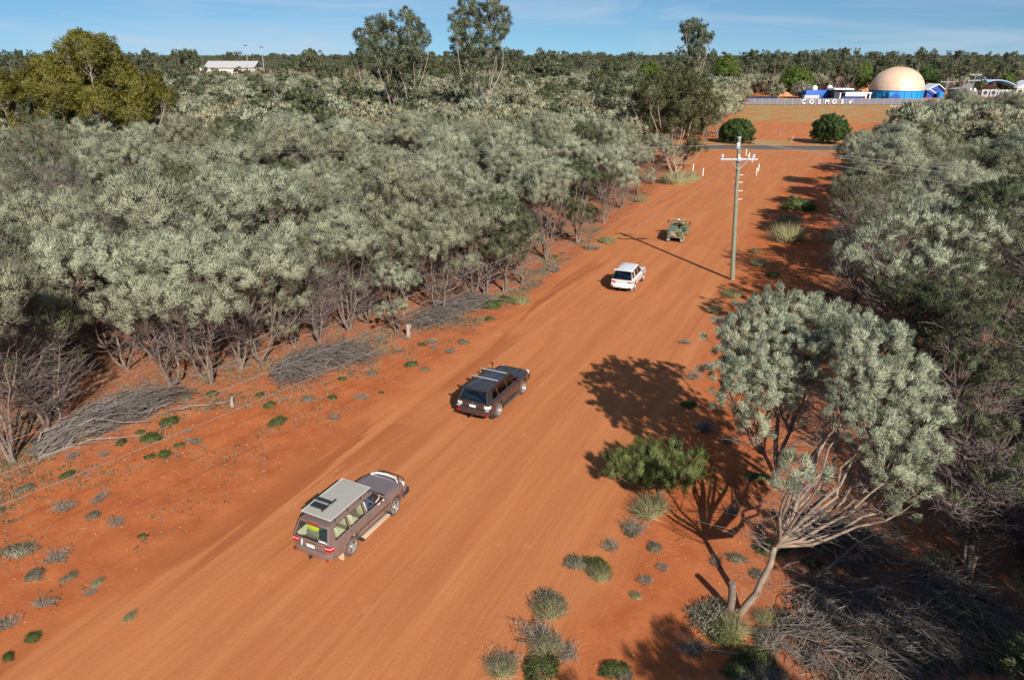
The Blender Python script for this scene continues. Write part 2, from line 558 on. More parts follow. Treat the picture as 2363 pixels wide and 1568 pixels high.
def _mul(a, c):
    n = nd.new('ShaderNodeMath'); n.operation = 'MULTIPLY'; n.use_clamp = True
    lk.new(a, n.inputs[0])
    if isinstance(c, float): n.inputs[1].default_value = c
    else: lk.new(c, n.inputs[1])
    return n.outputs[0]
geo = nd.new('ShaderNodeNewGeometry'); pos = geo.outputs['Position']
cmb = nd.new('ShaderNodeCombineXYZ')
sc = nd.new('ShaderNodeMath'); sc.operation = 'MULTIPLY'; sc.inputs[1].default_value = .07
lk.new(_attr('s'), sc.inputs[0]); lk.new(sc.outputs[0], cmb.inputs[0]); lk.new(_attr('t'), cmb.inputs[1])
streak = _noise(cmb.outputs[0], 1.1, 6, .6, .3)
streak2 = _noise(cmb.outputs[0], 3.4, 5, .65, .2)
big = _noise(pos, .09, 4, .55)
mid = _noise(pos, .7, 6, .62)
fine = _noise(pos, 5.5, 6, .7)
grit = _noise(pos, 26, 3, .7)
soil = _mix(_range(mid, .36, .64), (.335, .092, .030), (.44, .135, .048))
soil = _mix(_range(fine, .58, .74, 0, .55), soil, (.48, .195, .09))
soil = _mix(_range(fine, .42, .28, 0, .6), soil, (.22, .066, .028))
trk = _mix(_range(streak, .28, .72), (.385, .126, .045), (.49, .186, .073))
trk = _mix(_range(streak2, .56, .36, 0, .22), trk, (.33, .105, .038))
trk = _mix(_range(mid, .62, .72, 0, .4), trk, (.55, .24, .11))
# damp, unsmoothed patches along the edge of the track
patch = _mul(_range(_noise(cmb.outputs[0], .62, 5, .6, .5), .53, .57), _range(big, .38, .5))
trk = _mix(_mul(patch, _attr('edge')), trk, (.315, .094, .032))
trk = _mix(_range(fine, .60, .70, 0, .35), trk, (.28, .088, .032))
trk = _mix(_range(fine, .40, .30, 0, .30), trk, (.50, .225, .105))
col = _mix(_attr('track'), soil, trk)
lit_f = _mul(_attr('litter'), _range(_noise(pos, 1.6, 7, .75), .40, .60))
litc = _mix(_range(fine, .4, .62), (.13, .075, .05), (.30, .225, .165))
col = _mix(_mul(lit_f, .85), col, litc)
gr_f = _mul(_attr('grassy'), _range(_noise(pos, .13, 7, .75), .44, .53))
grc = _mix(_range(mid, .4, .62), (.36, .31, .13), (.20, .21, .08))
col = _mix(_mul(gr_f, .9), col, grc)
lk.new(col, b.inputs['Base Color'])
bp = nd.new('ShaderNodeBump'); bp.inputs['Strength'].default_value = .55; bp.inputs['Distance'].default_value = .05
ad = nd.new('ShaderNodeMath'); ad.operation = 'ADD'
trk_in = _range(_attr('track'), 0, 1, 1.0, .45)
ad2 = nd.new('ShaderNodeMath'); ad2.operation = 'ADD'
lk.new(_mul(grit, .3), ad2.inputs[0]); lk.new(_mul(_mul(streak2, .9), _attr('track')), ad2.inputs[1])
lk.new(_mul(fine, trk_in), ad.inputs[0]); lk.new(ad2.outputs[0], ad.inputs[1])
lk.new(ad.outputs[0], bp.inputs['Height']); lk.new(bp.outputs['Normal'], b.inputs['Normal'])

ground = link('ground', mesh_np('ground', GV, GF, [gm], True, None, {'track': tm, 's': ss, 't': tt, 'litter': litter, 'grassy': grassy, 'edge': np.clip(.95 * np.exp(-np.abs(poly_side(gxf, gyf, TRACK_L) - 1.0) / 2.2) + .10, 0, 1)}))
ground['kind'] = 'structure'

# sealed cross road with its worn edges
asph = mat('worn_asphalt', (.085, .072, .068), .9, noise=(1.3, .8, (.13, .10, .085)))
rv = []; 
xs = np.concatenate([np.arange(-400, 30, 20), np.arange(30, 110, 1.5), np.arange(110, 500, 20)])
for x in xs:
    e0 = 3.5 + .35 * (float(vnoise(x * .6, 0.0, 41)) - .5); e1 = 3.5 + .35 * (float(vnoise(x * .6, 9.0, 42)) - .5)
    y = float(cross_y(x))
    rv.append([(x, y - e0, -.01), (x, y - e0 + .08, .03), (x, y, .07), (x, y + e1 - .08, .03), (x, y + e1, -.01)])
ob = MB().grid(rv, flip=True).build('sealed_road', asph); ob['kind'] = 'structure'

# ------------------------------------------------------------------ trees
def unit(a):
    return a / np.maximum(np.linalg.norm(a, axis=-1, keepdims=True), 1e-9)

def leaves_np(C, D, m, spread, ln, wd, rng, up=.25, jit=.75, quad=False, flat=1.0):
    n = len(C) * m
    c = np.repeat(C, m, 0); d = np.repeat(D, m, 0)
    off = rng.normal(size=(n, 3)); off = unit(off) * (rng.random((n, 1)) ** .5) * spread
    off[:, 2] *= flat
    ld = unit(d + rng.normal(size=(n, 3)) * jit * .6 + np.array((0, 0, up)))
    p0 = c + off
    l = ln * (.6 + .8 * rng.random((n, 1)))
    p1 = p0 + ld * l
    sd = unit(np.cross(ld, rng.normal(size=(n, 3)))) * wd * (.7 + .6 * rng.random((n, 1))) * .5
    flip = (np.cross(sd, ld) * d).sum(1, keepdims=True) < 0
    sd = np.where(flip, -sd, sd)
    if quad:
        mid_ = (p0 + p1) * .5
        V = np.stack([p0, mid_ - sd, p1, mid_ + sd], 1).reshape(-1, 3)
        F = np.arange(n * 4).reshape(-1, 4)
        kk = 4
    else:
        kk = 3
        V = np.stack([p0 - sd, p0 + sd, p1], 1).reshape(-1, 3)
        F = np.arange(n * 3).reshape(-1, 3)
    # leaves of a spray face outwards together, each with its own tilt
    fn = unit(np.cross(sd, ld)); fn = np.where((fn * d).sum(1, keepdims=True) < 0, -fn, fn)
    nn_ = unit(d * .85 + unit(off) * .30 + fn * .75)
    return V, F, np.repeat(nn_, kk, 0)

def tubes_np(paths, k=5):
    """paths: list of (pts Nx3, radii N); open tubes as quads"""
    VV, FF, n0 = [], [], 0
    th = np.arange(k) * 2 * PI / k
    ct, st_ = np.cos(th), np.sin(th)
    for P, r in paths:
        P = np.asarray(P, float); n = len(P)
        r = np.broadcast_to(np.asarray(r, float), (n,))
        d = np.gradient(P, axis=0); d = unit(d)
        ref = np.array((0., 0, 1)) if abs(d[0][2]) < .9 else np.array((1., 0, 0))
        a = unit(np.cross(d, ref)); bb = np.cross(d, a)
        ring = P[:, None, :] + (a[:, None, :] * ct[None, :, None] + bb[:, None, :] * st_[None, :, None]) * r[:, None, None]
        VV.append(ring.reshape(-1, 3))
        i, j = np.meshgrid(np.arange(n - 1), np.arange(k), indexing='ij')
        j2 = (j + 1) % k
        FF.append(np.stack([i * k + j, i * k + j2, (i + 1) * k + j2, (i + 1) * k + j], -1).reshape(-1, 4) + n0)
        n0 += n * k
    return np.concatenate(VV), np.concatenate(FF)

def curve(p0, p1, n, bend, rng, sag=0.0, wob=.06):
    p0 = np.asarray(p0, float); p1 = np.asarray(p1, float)
    t = np.linspace(0, 1, n)[:, None]
    L = np.linalg.norm(p1 - p0)
    mid_ = (p0 + p1) / 2 + np.asarray(bend, float)
    P = (1 - t) ** 2 * p0 + 2 * t * (1 - t) * mid_ + t ** 2 * p1
    P[1:-1] += rng.normal(size=(n - 2, 3)) * wob * L / n
    P[:, 2] -= sag * (4 * t * (1 - t))[:, 0]
    return P

def build_tree(rng, base, lobes, nstem=2, dens=9, per=60, ln=.24, wd=.045, spread=.22, trunk_r=.10, fork=.35,
               twigs=60, twig_zone=(.15, .7), shell=(.55, 1.0), flat=.75, up=.35, low=-.25, jit=.75, clump_twigs=True,
               limb_k=5, leanf=1.1, quad=False, twig_len=(.5, 1.6), kink=0.25):
    """lobes: (x, y, z, r). Returns leaves (V,F), wood (V,F), dead twigs (V,F)"""
    lobes = np.asarray(lobes, float)
    base = np.asarray(base, float)
    cen = lobes[:, :3].mean(0)
    ang = np.arctan2(lobes[:, 1] - cen[1], lobes[:, 0] - cen[0])
    order = np.argsort(ang)
    groups = np.array_split(order, nstem)
    paths = []; thin = []; CC = []; DD = []
    for gi, g in enumerate(groups):
        gc = lobes[g][:, :3].mean(0)
        ztop = lobes[g][:, 2].min()
        fk = base + (gc - base) * np.array((fork * leanf, fork * leanf, 0)) + np.array((0, 0, max(.6, (ztop - base[2]) * (fork + .12 * rng.random()))))
        off = np.array((math.cos(gi * 2.4), math.sin(gi * 2.4), 0)) * trunk_r * (1.1 if nstem > 1 else 0)
        r0 = trunk_r * (.8 + .4 * rng.random())
        b0 = base + off - np.array((0, 0, .12))
        P = curve(b0, fk, 6, rng.normal(size=3) * kink * np.array((1, 1, .1)), rng)
        paths.append((P, np.linspace(r0 * 1.25, r0 * .8, 6)))
        for li in g:
            c = lobes[li, :3]; r = lobes[li, 3]
            e = c - np.array((0, 0, r * flat * .55)) + rng.normal(size=3) * .1 * r
            bend = (c - fk) * np.array((.15, .15, 0)) + np.array((0, 0, -.12 * np.linalg.norm((c - fk)[:2])))
            P = curve(fk, e, 6, bend, rng, wob=.12)
            paths.append((P, np.linspace(r0 * .62, r0 * .26, 6)))
            n = max(3, int(dens * r * r))
            d = unit(rng.normal(size=(n * 3, 3))); d = d[d[:, 2] > low][:n]
            rad = shell[0] + (shell[1] - shell[0]) * rng.random((len(d), 1)) ** .6
            bump = 1 + .22 * np.sin(d[:, :1] * 5 + gi + li) * np.cos(d[:, 1:2] * 5 + li * 2)
            C = c + d * r * rad * bump * np.array((1, 1, flat))
            CC.append(C); DD.append(unit(d * np.array((1, 1, .8)) + np.array((0, 0, .25))))
            if clump_twigs:
                hub = P[-1]; hub2 = P[-2]
                m = min(len(C), 26)
                for q in range(m):
                    s0 = hub * (1 - .5 * rng.random()) + hub2 * 0
                    s0 = hub + (hub2 - hub) * rng.random() * .8
                    thin.append((curve(s0, C[q], 4, (C[q] - s0) * np.array((.12, .12, -.1)), rng), np.linspace(r0 * .17, .008, 4)))
    LV, LF, LN = leaves_np(np.concatenate(CC), np.concatenate(DD), per, spread, ln, wd, rng, up=up, jit=jit, quad=quad)
    WV, WF = tubes_np(paths, 6 if limb_k > 4 else 4)
    if thin:
        tv, tf = tubes_np(thin, 3)
        WF = np.concatenate([WF, tf + len(WV)]); WV = np.concatenate([WV, tv])
    TV = TF = None
    if twigs:
        tp = []
        zt = lobes[:, 2].mean()
        for q in range(twigs):
            P, _ = paths[rng.integers(len(paths))]
            i = rng.integers(len(P) - 1); f = rng.random()
            s0 = P[i] * (1 - f) + P[i + 1] * f
            zr = (s0[2] - base[2]) / max(zt - base[2], .1)
            if zr < twig_zone[0]: s0 = s0 + np.array((0, 0, (zt - base[2]) * (twig_zone[0] - zr) * .8)) * 0 + 0
            if zr < twig_zone[0] or zr > twig_zone[1]:
                if rng.random() < .8: continue
            a = rng.random() * 2 * PI; l = twig_len[0] + (twig_len[1] - twig_len[0]) * rng.random()
            d = np.array((math.cos(a), math.sin(a), .25 + .9 * rng.random())); d /= np.linalg.norm(d)
            e = s0 + d * l
            p = curve(s0, e, 4, (0, 0, -.12 * l + .0), rng)
            tp.append((p, np.linspace(.016, .006, 4)))
            for w in range(3):
                k = rng.integers(1, 4); a2 = a + rng.normal() * .7
                l2 = l * (.3 + .4 * rng.random())
                d2 = np.array((math.cos(a2), math.sin(a2), .1 + .9 * rng.random()))
                tp.append((np.array([p[k], p[k] + d2 / np.linalg.norm(d2) * l2 * .5, p[k] + d2 / np.linalg.norm(d2) * l2 + rng.normal(size=3) * .06]), np.linspace(.010, .005, 3)))
        if tp: TV, TF = tubes_np(tp, 3)
    return (LV, LF, LN), (WV, WF), (TV, TF)

def mulga_lobes(rng, H, Rr, n, zr=.36, rl=(1.0, 1.5), ox=0, oy=0):
    out = []
    for i in range(n):
        a = 2 * PI * (i + rng.random() * .7) / n * 1.618 * 1.0
        rr = Rr * math.sqrt((i + .3) / n) * (.8 + .3 * rng.random())
        r = rl[0] + (rl[1] - rl[0]) * rng.random()
        z = H - r * .6 - zr * H * (rr / Rr) ** 1.6 * (.3 + .8 * rng.random())
        out.append((ox + rr * math.cos(a), oy + rr * math.sin(a), z, r))
    for i in range(n // 3 if zr < .5 else 0):       # lower sprays hanging below the umbrella
        a = rng.random() * 2 * PI; rr = Rr * (.45 + .6 * rng.random())
        out.append((ox + rr * math.cos(a), oy + rr * math.sin(a), H * (.40 + .28 * rng.random()), .5 + .4 * rng.random()))
    return out

def wood_mesh(name, W, T, m1, m2):
    WV, WF = W
    mi = np.zeros(len(WF), int)
    if T[0] is not None:
        WF = np.concatenate([WF, T[1] + len(WV)]); mi = np.concatenate([mi, np.ones(len(T[1]), int)])
        WV = np.concatenate([WV, T[0]])
    return mesh_np(name, WV, WF, [m1, m2], True, mi)

class Kind: pass
KINDS = {}
def make_kind(key, seed, lobes_fn, leafm, bark=None, twigm=None, **kw):
    rng = np.random.default_rng(seed)
    L, W, T = build_tree(rng, (0, 0, 0), lobes_fn(rng), **kw)
    k = Kind()
    k.crown = mesh_np('crown', L[0], L[1], [leafm], True, normals=L[2])
    k.trunk = wood_mesh('trunk', W, T, bark or M['bark'], twigm or M['twig'])
    KINDS[key] = k
    return k

for i in range(6):      # leafy silver acacias
    make_kind(('mulga', i), 100 + i, lambda r, i=i: mulga_lobes(r, 8.4 + .6 * (i % 3), 2.6 + .35 * (i % 2), 9 + i % 3, zr=.42, rl=(1.15, 1.85)), M['mulga'],
              nstem=3 + i % 3, dens=17, per=130, ln=.18, wd=.028, spread=.29, twigs=210, trunk_r=.07, shell=(.35, 1.0), low=-.35)
for i in range(2):      # shrubbier, leafy nearly to the ground
    make_kind(('low', i), 140 + i, lambda r, i=i: mulga_lobes(r, 5.2 + i, 1.8, 8, zr=.6, rl=(.8, 1.1)), M['mulga'],
              nstem=3, dens=26, per=100, ln=.16, wd=.028, spread=.2, twigs=60, trunk_r=.06, low=-.6)
for i in range(2):      # half dead, grey twiggy crowns
    make_kind(('bare', i), 150 + i, lambda r, i=i: mulga_lobes(r, 7.6 + i, 2.2, 8), M['mulga_dark'],
              nstem=4, dens=9, per=26, ln=.22, wd=.04, spread=.25, twigs=620, twig_zone=(.2, 1.3), trunk_r=.075, twig_len=(.6, 1.8), low=-.3)
for i in range(2):      # darker green, rounder
    make_kind(('dark', i), 160 + i, lambda r, i=i: mulga_lobes(r, 8.4 + i * .8, 2.2, 9, zr=.5, rl=(1.1, 1.6)), M['mulga_dark'],
              nstem=2, dens=24, per=100, ln=.17, wd=.032, spread=.22, twigs=70, trunk_r=.11, low=-.5)
FARK = []
for i in range(6):      # the same trees with fewer, larger sprays for beyond a hundred metres
    lm = [M['mulga_far'], M['mulga_far'], M['mulga'], M['mulga_far'], M['mulga_dark'], M['gum']][i]
    FARK.append(make_kind(('farmulga', i), 170 + i, lambda r, i=i: mulga_lobes(r, 7.8 + .5 * (i % 3) + (2.0 if i == 5 else 0), 2.7, 8, zr=.4, rl=(1.1, 1.6)), lm,
              nstem=2, dens=14, per=22, ln=.42, wd=.13, spread=.26, twigs=30, trunk_r=.1, low=-.4, clump_twigs=False, limb_k=3))

# ------------------------------------------------------------------ scatter of the woodland
rs = np.random.default_rng(7)

def in_view(x, y, z, mx_=1.06):
    d = np.array((x, y, z - CAM_H))
    f = d[1] * CP - d[2] * SP
    if f < 2: return None
    u = d[0] / f; v = (d[1] * SP + d[2] * CP) / f
    px, py = CX + u * FPX, CY - v * FPX
    return px, py, f

def scatter(x0, x1, y0, y1, step, jitter=.42):
    X, Y = np.meshgrid(np.arange(x0, x1, step), np.arange(y0, y1, step))
    X = X.ravel() + (rs.random(X.size) - .5) * 2 * jitter * step + 0
    Y = Y.ravel() + (rs.random(Y.size) - .5) * 2 * jitter * step
    m = wood_mask(X, Y)
    return X[m], Y[m]

# places kept free for the individually built trees and things
KEEP = [(11.2, 10, 4.3), (12.7, 5.7, 4.3), (10.0, 13, 4.0), (7.97, 18.8, 3.2), (12.1, 26.8, 2.2), (26.7, 117.3, 7), (-60, 88, 9)]
X, Y = scatter(-330, 330, -28, 430, 4.35)
cand = []
for x, y in zip(X, Y):
    if math.hypot(x, y) < 3: continue
    if any((x - a) ** 2 + (y - b_) ** 2 < c * c for a, b_, c in KEEP): continue
    # the first metres behind the edges are kept for the measured edge trees
    if y < 150 and (-1.6 < poly_side(x, y, LEFT_EDGE) < 0 and y > 20): continue
    if 24 < y < 47 and 0 < float(poly_side(x, y, RIGHT_EDGE)) < 3.6: continue
    if rs.random() < .09: continue
    cand.append((x, y))

def pick(x, y):
    q = rs.random()
    l = abs(float(poly_side(x, y, LEFT_EDGE)))
    if y < 52 and x > 0:     # near right: greyer and barer
        return ('bare', rs.integers(2)) if q < .62 else ('dark', rs.integers(2)) if q < .84 else ('low', rs.integers(2))
    if q < .10: return ('bare', rs.integers(2))
    if q < .17: return ('dark', rs.integers(2))
    if q < .25: return ('low', rs.integers(2))
    return ('mulga', rs.integers(6))

INDIV = []   # (distance, x, y, kind, scale, rz)
STUFF = []
for x, y in cand:
    k = pick(x, y); s = .74 + .5 * rs.random(); rz = rs.random() * 2 * PI
    f = in_view(x, y, 7 * s)
    vis = f is not None and -90 < f[0] < 2453 and f[1] < 1700 and f[2] > 5
    d = math.hypot(x, y)
    if vis and x > 0 and y < 46 and f[1] + 330 * 26 / max(f[2], 8) > 1120: continue   # open, fallen-wood ground under the big pair
    if f is not None and x > 0 and y < 36 and f[2] > 2 and f[0] < 2680 and f[1] > 780 and f[1] - 3.3 * FPX / f[2] < 1600: continue
    if y > 95 and x > 60: s = s * 1.03
    (INDIV if vis else STUFF).append((d, x, y, k, s, rz))
# the trees measured along the two edges of the clearing
FRONT = [  # survey x, survey y of the trunk base, kind, scale, label
    (30, 1062, ('mulga', 2), 1.05, 'acacia with the thick pale trunk leftmost at the woodland edge, near the fallen branches'),
    (112, 1000, ('bare', 0), 1.0, 'half bare grey acacia just behind the head of the fallen branch heap'),
    (400, 890, ('mulga', 0), .92, 'slim acacia on a single pale stem standing alone before the dark gap'),
    (490, 882, ('mulga', 1), 1.05, 'acacia with a straight pale trunk between two brush piles, tall silver crown'),
    (556, 850, ('mulga', 4), .95, 'acacia with dead lower twigs above the upper end of the brush pile'),
    (602, 835, ('mulga', 3), 1.0, 'many-stemmed acacia fanning out just behind the dark brush pile'),
    (680, 800, ('low', 0), .9, 'low leafy acacia crouching between the taller stems behind the brush pile'),
    (738, 790, ('bare', 1), .85, 'grey twiggy acacia directly above the middle of the brush pile'),
    (806, 762, ('mulga', 5), .9, 'acacia with sparse lower crown left of the short cut stump'),
    (850, 742, ('bare', 0), .9, 'leaning bare stemmed acacia behind the cut stump'),
    (918, 765, ('low', 1), .85, 'small acacia with a narrow tuft of leaves beside the cut stump'),
    (1015, 728, ('mulga', 0), .95, 'acacia with long leaning stems at the left end of the second brush pile'),
    (1085, 690, ('mulga', 3), .95, 'acacia with upright stems above the second brush pile'),
    (1120, 680, ('dark', 0), .95, 'dark green acacia on pale twin stems behind the bright shrubs'),
    (1165, 672, ('dark', 1), .9, 'dark green drooping acacia at the edge of the track beyond the bright shrubs'),
    (1205, 655, ('low', 0), 1.0, 'low dark shrubby acacia that touches the left edge of the track'),
    (1262, 598, ('mulga', 2), .95, 'acacia crown overhanging the track left of the white car'),
    (1335, 560, ('dark', 0), 1.0, 'dark rounded acacia at the track edge before the camouflaged vehicle'),
    (1392, 515, ('mulga', 4), 1.0, 'acacia at the track edge left of the tip of the pole shadow'),
    (1432, 480, ('mulga', 5), .95, 'silver acacia at the inner bend of the track'),
    (1470, 450, ('low', 1), 1.1, 'rounded acacia next but one to the forked tree at the junction'),
    (1505, 425, ('mulga', 1), .85, 'silver acacia touching the forked tree at the junction'),
    (1985, 505, ('mulga', 1), 1.0, 'silver acacia on the right edge casting shade over the tussocks'),
    (1968, 440, ('mulga', 4), .95, 'acacia on the right edge beside a grey bare shrub'),
    (1990, 392, ('low', 0), 1.1, 'low acacia at the right corner of the junction'),
    (2040, 372, ('mulga', 0), .9, 'acacia nearest the sealed road on the right side'),
    (1960, 575, ('mulga', 5), .9, 'acacia whose crown reaches left over the right verge opposite the pole'),
    (1935, 665, ('low', 1), .9, 'low spreading acacia on the right edge behind the large foreground pair'),
]
front_xy = []
for px, py, k, s, lab in FRONT:
    x, y = G(px, py); front_xy.append((x, y))
cand_i = [t for t in INDIV if all((t[1] - a) ** 2 + (t[2] - b_) ** 2 > 1.7 ** 2 for a, b_ in front_xy)]
cand_i.sort(key=lambda t: t[0])
N_IND = 258
def tree(name, label, cat, x, y, key, s, rz, group=None, z=None):
    k = KINDS[key]
    t = thing(name, label, cat, (x, y, gz(x, y) - .02 if z is None else z), rz, group, s)
    link('trunk', k.trunk, t); link('crown', k.crown, t)
    return t
for (x, y), (px, py, k, s, lab) in zip(front_xy, FRONT):
    tree('acacia_tree', lab, 'tree', x, y, k, s, rs.random() * 6.28, 'acacia trees of the woodland')
NAMES = {'mulga': 'silver-green acacia', 'low': 'low bushy acacia', 'bare': 'half bare acacia', 'dark': 'dark green acacia'}
for i, (d, x, y, k, s, rz) in enumerate(cand_i[:N_IND]):
    le_, re_ = float(poly_side(x, y, LEFT_EDGE)), float(poly_side(x, y, RIGHT_EDGE))
    if le_ < 0:
        zone = 'in the left front rows' if le_ > -9 else 'in the left woodland' if le_ > -22 else 'deep in the left woodland'
    else:
        zone = 'in the right front rows' if re_ < 7 else 'deep in the right woodland'
    band = 'at the near end' if y < 34 else 'near the charcoal wagon' if y < 46 else 'near the white car' if y < 66 else 'near the army vehicle' if y < 90 else 'near the junction'
    tree('acacia_tree', NAMES[k[0]] + ' ' + zone + ', ' + band, 'tree', x, y, k, s, rz, NAMES[k[0]] + ' trees ' + zone + ' ' + band)
STUFF += cand_i[N_IND:]

# geometry-nodes scatter of everything farther off: one object, points instancing shared trees
def gn_scatter(name, pts, sources, label=None):
    """pts: x, y, z, rz, scale, index"""
    pts = np.asarray(pts, np.float32)
    layers = list(zip(*sources)) if isinstance(sources[0], tuple) else [sources]
    cols_ = []
    for q, lay in enumerate(layers):
        src = bpy.data.collections.new(name + '_sources_%d' % q); cols_.append(src)
        for i, me in enumerate(lay):
            o = bpy.data.objects.new('source_%d_%02d' % (q, i), me); src.objects.link(o)
    me = bpy.data.meshes.new(name)
    me.vertices.add(len(pts)); me.vertices.foreach_set('co', pts[:, :3].ravel())
    for an, c in (('rz', 3), ('sc', 4)):
        a = me.attributes.new(an, 'FLOAT', 'POINT'); a.data.foreach_set('value', pts[:, c].copy())
    a = me.attributes.new('idx', 'INT', 'POINT'); a.data.foreach_set('value', pts[:, 5].astype(np.int32))
    o = link(name, me)
    ng = bpy.data.node_groups.new(name, 'GeometryNodeTree')
    ng.interface.new_socket('Geometry', in_out='INPUT', socket_type='NodeSocketGeometry')
    ng.interface.new_socket('Geometry', in_out='OUTPUT', socket_type='NodeSocketGeometry')
    N = ng.nodes; L = ng.links
    gi = N.new('NodeGroupInput'); go = N.new('NodeGroupOutput')
    mp_ = N.new('GeometryNodeMeshToPoints')
    def na(n, t):
        q = N.new('GeometryNodeInputNamedAttribute'); q.data_type = t; q.inputs['Name'].default_value = n
        return q.outputs['Attribute']
    cx = N.new('ShaderNodeCombineXYZ')
    L.new(na('rz', 'FLOAT'), cx.inputs['Z'])
    L.new(gi.outputs[0], mp_.inputs['Mesh'])
    jn = N.new('GeometryNodeJoinGeometry')
    for src in cols_:
        iop = N.new('GeometryNodeInstanceOnPoints')
        ci = N.new('GeometryNodeCollectionInfo')
        ci.inputs['Collection'].default_value = src
        ci.inputs['Separate Children'].default_value = True
        ci.inputs['Reset Children'].default_value = True
        L.new(mp_.outputs[0], iop.inputs['Points'])
        L.new(ci.outputs[0], iop.inputs['Instance'])
        iop.inputs['Pick Instance'].default_value = True
        L.new(na('idx', 'INT'), iop.inputs['Instance Index'])
        L.new(cx.outputs[0], iop.inputs['Rotation'])
        L.new(na('sc', 'FLOAT'), iop.inputs['Scale'])
        L.new(iop.outputs[0], jn.inputs[0])
    L.new(jn.outputs[0], go.inputs[0])
    md = o.modifiers.new('scatter', 'NODES'); md.node_group = ng
    o['kind'] = 'stuff'
    return o

def merged(name, *mes):
    """one mesh from crown and trunk, materials kept"""
    VV, FF, MI, mats, n0, CN = [], [], [], [], 0, []
    for me in mes:
        cn = np.empty(len(me.vertices) * 3, np.float32)
        if me.has_custom_normals:
            ln_ = np.empty(len(me.loops) * 3, np.float32); me.corner_normals.foreach_get('vector', ln_)
            li_ = np.empty(len(me.loops), np.int32); me.loops.foreach_get('vertex_index', li_)
            cc = cn.reshape(-1, 3); cc[li_] = ln_.reshape(-1, 3)
        else: me.vertex_normals.foreach_get('vector', cn)
        CN.append(cn.reshape(-1, 3))
        v = np.empty(len(me.vertices) * 3, np.float32); me.vertices.foreach_get('co', v)
        lt = len(me.polygons[0].vertices)
        f = np.empty(len(me.loops), np.int32); me.loops.foreach_get('vertex_index', f)
        mi = np.empty(len(me.polygons), np.int32); me.polygons.foreach_get('material_index', mi)
        f = f.reshape(-1, lt)
        if lt == 3: f = np.concatenate([f, f[:, 2:3]], 1)   # padded, cleaned below
        VV.append(v.reshape(-1, 3)); FF.append(f + n0); MI.append(mi + len(mats)); n0 += len(me.vertices)
        mats += list(me.materials)
    V = np.concatenate(VV); F = np.concatenate(FF); MI = np.concatenate(MI)
    tri = F[:, 2] == F[:, 3]
    me = bpy.data.meshes.new(name)
    me.vertices.add(len(V)); me.vertices.foreach_set('co', V.ravel())
    lt = np.where(tri, 3, 4)
    loops = np.concatenate([F[~tri].ravel(), F[tri][:, :3].ravel()])
    tot = np.concatenate([lt[~tri], lt[tri]]); st = np.concatenate([[0], np.cumsum(tot)[:-1]])
    me.loops.add(len(loops)); me.loops.foreach_set('vertex_index', loops)
    me.polygons.add(len(F)); me.polygons.foreach_set('loop_start', st.astype(np.int32)); me.polygons.foreach_set('loop_total', tot.astype(np.int32))
    me.polygons.foreach_set('material_index', np.concatenate([MI[~tri], MI[tri]]))
    for m in mats: me.materials.append(m)
    me.polygons.foreach_set('use_smooth', np.ones(len(F), bool))
    me.update()
    me.normals_split_custom_set_from_vertices(np.concatenate(CN))
    return me

keys = [('mulga', i) for i in range(6)] + [('low', 0), ('low', 1), ('bare', 0), ('bare', 1), ('dark', 0), ('dark', 1)]
srcs = [(KINDS[k].crown, KINDS[k].trunk) for k in keys]
nfar0 = len(srcs)
srcs += [(k.crown, k.trunk) for k in FARK]
for x, y in ((18, 4.5), (20, 3), (24, 6), (15, -1), (19, -.5), (24, 1), (28, 10), (27, 14.5), (23.5, 10), (21, 7), (18, 1.5), (25, 18), (29, 21), (30, 27), (22, 14)):
    STUFF.append((math.hypot(x, y), x, y, ('dark', int(rs.integers(2))) if rs.random() < .6 else ('mulga', int(rs.integers(6))), .98, rs.random() * 6))
STUFF.append((11, 10.0, 5.3, ('mulga', 1), .90, 1.0))
pts = []
for d, x, y, k, s, rz in STUFF:
    if y < -32 or (d > 20 and y < -2 and abs(x) > 40): continue
    f = in_view(x, y, 5)
    if (f is None or not -260 < f[0] < 2620) and not (y < 60 and abs(x) < 75): continue
    if d > 105:
        q = rs.random()
        i = nfar0 + (rs.integers(4) if q < .88 else 4 if q < .95 else 5)
    else: i = keys.index(k)
    pts.append((x, y, -.03, rz, s, i))
gn_scatter('woodland', pts, srcs)

# far woodland: patches of many crowns, out to the horizon
PSRC = []
for i in range(5):
    rg = np.random.default_rng(300 + i)
    VV, FF, n0 = [], [], 0
    nt_ = 64
    V4 = []; mi = []; NN = []
    for q in range(nt_):
        cx_, cy_ = (q % 8 - 3.5) * 5.2 + rg.normal() * 1.6, (q // 8 - 3.5) * 5.2 + rg.normal() * 1.6
        H = 6.6 + 2.4 * rg.random(); tall = rg.random() < .045
        if tall: H += 2 + 5 * rg.random()
        mtr = 2 if tall else (1 if rg.random() < .07 else 0)
        lob = [(cx_, cy_, H - 1.4, 1.9)] + [(cx_ + 1.9 * math.cos(a), cy_ + 1.9 * math.sin(a), H - 2.3 - rg.random(), 1.5) for a in rg.random(4) * 6.28]
        if tall: lob = [(cx_ + rg.normal() * 1.2, cy_ + rg.normal() * 1.2, H * f_ , 1.2 + .6 * rg.random()) for f_ in (.95, .85, .8, .68, .6, .5)]
        lob = np.array(lob)
        n = 26
        d = unit(rg.normal(size=(len(lob) * n, 3)))
        C = np.repeat(lob[:, :3], n, 0) + d * np.repeat(lob[:, 3:], n, 0) * (.6 + .4 * rg.random((len(d), 1))) * np.array((1, 1, .8))
        v, f, nr_ = leaves_np(C, d, 6, .34, .52, .26, rg, up=.3)
        NN.append(nr_); V4.append(v); FF.append(f + n0); n0 += len(v); mi.append(np.full(len(f), mtr))
    PSRC.append(mesh_np('patch', np.concatenate(V4), np.concatenate(FF), [M['wood_far'], M['mulga_dark'], M['gum']], True, np.concatenate(mi), normals=np.concatenate(NN)))
pts = []
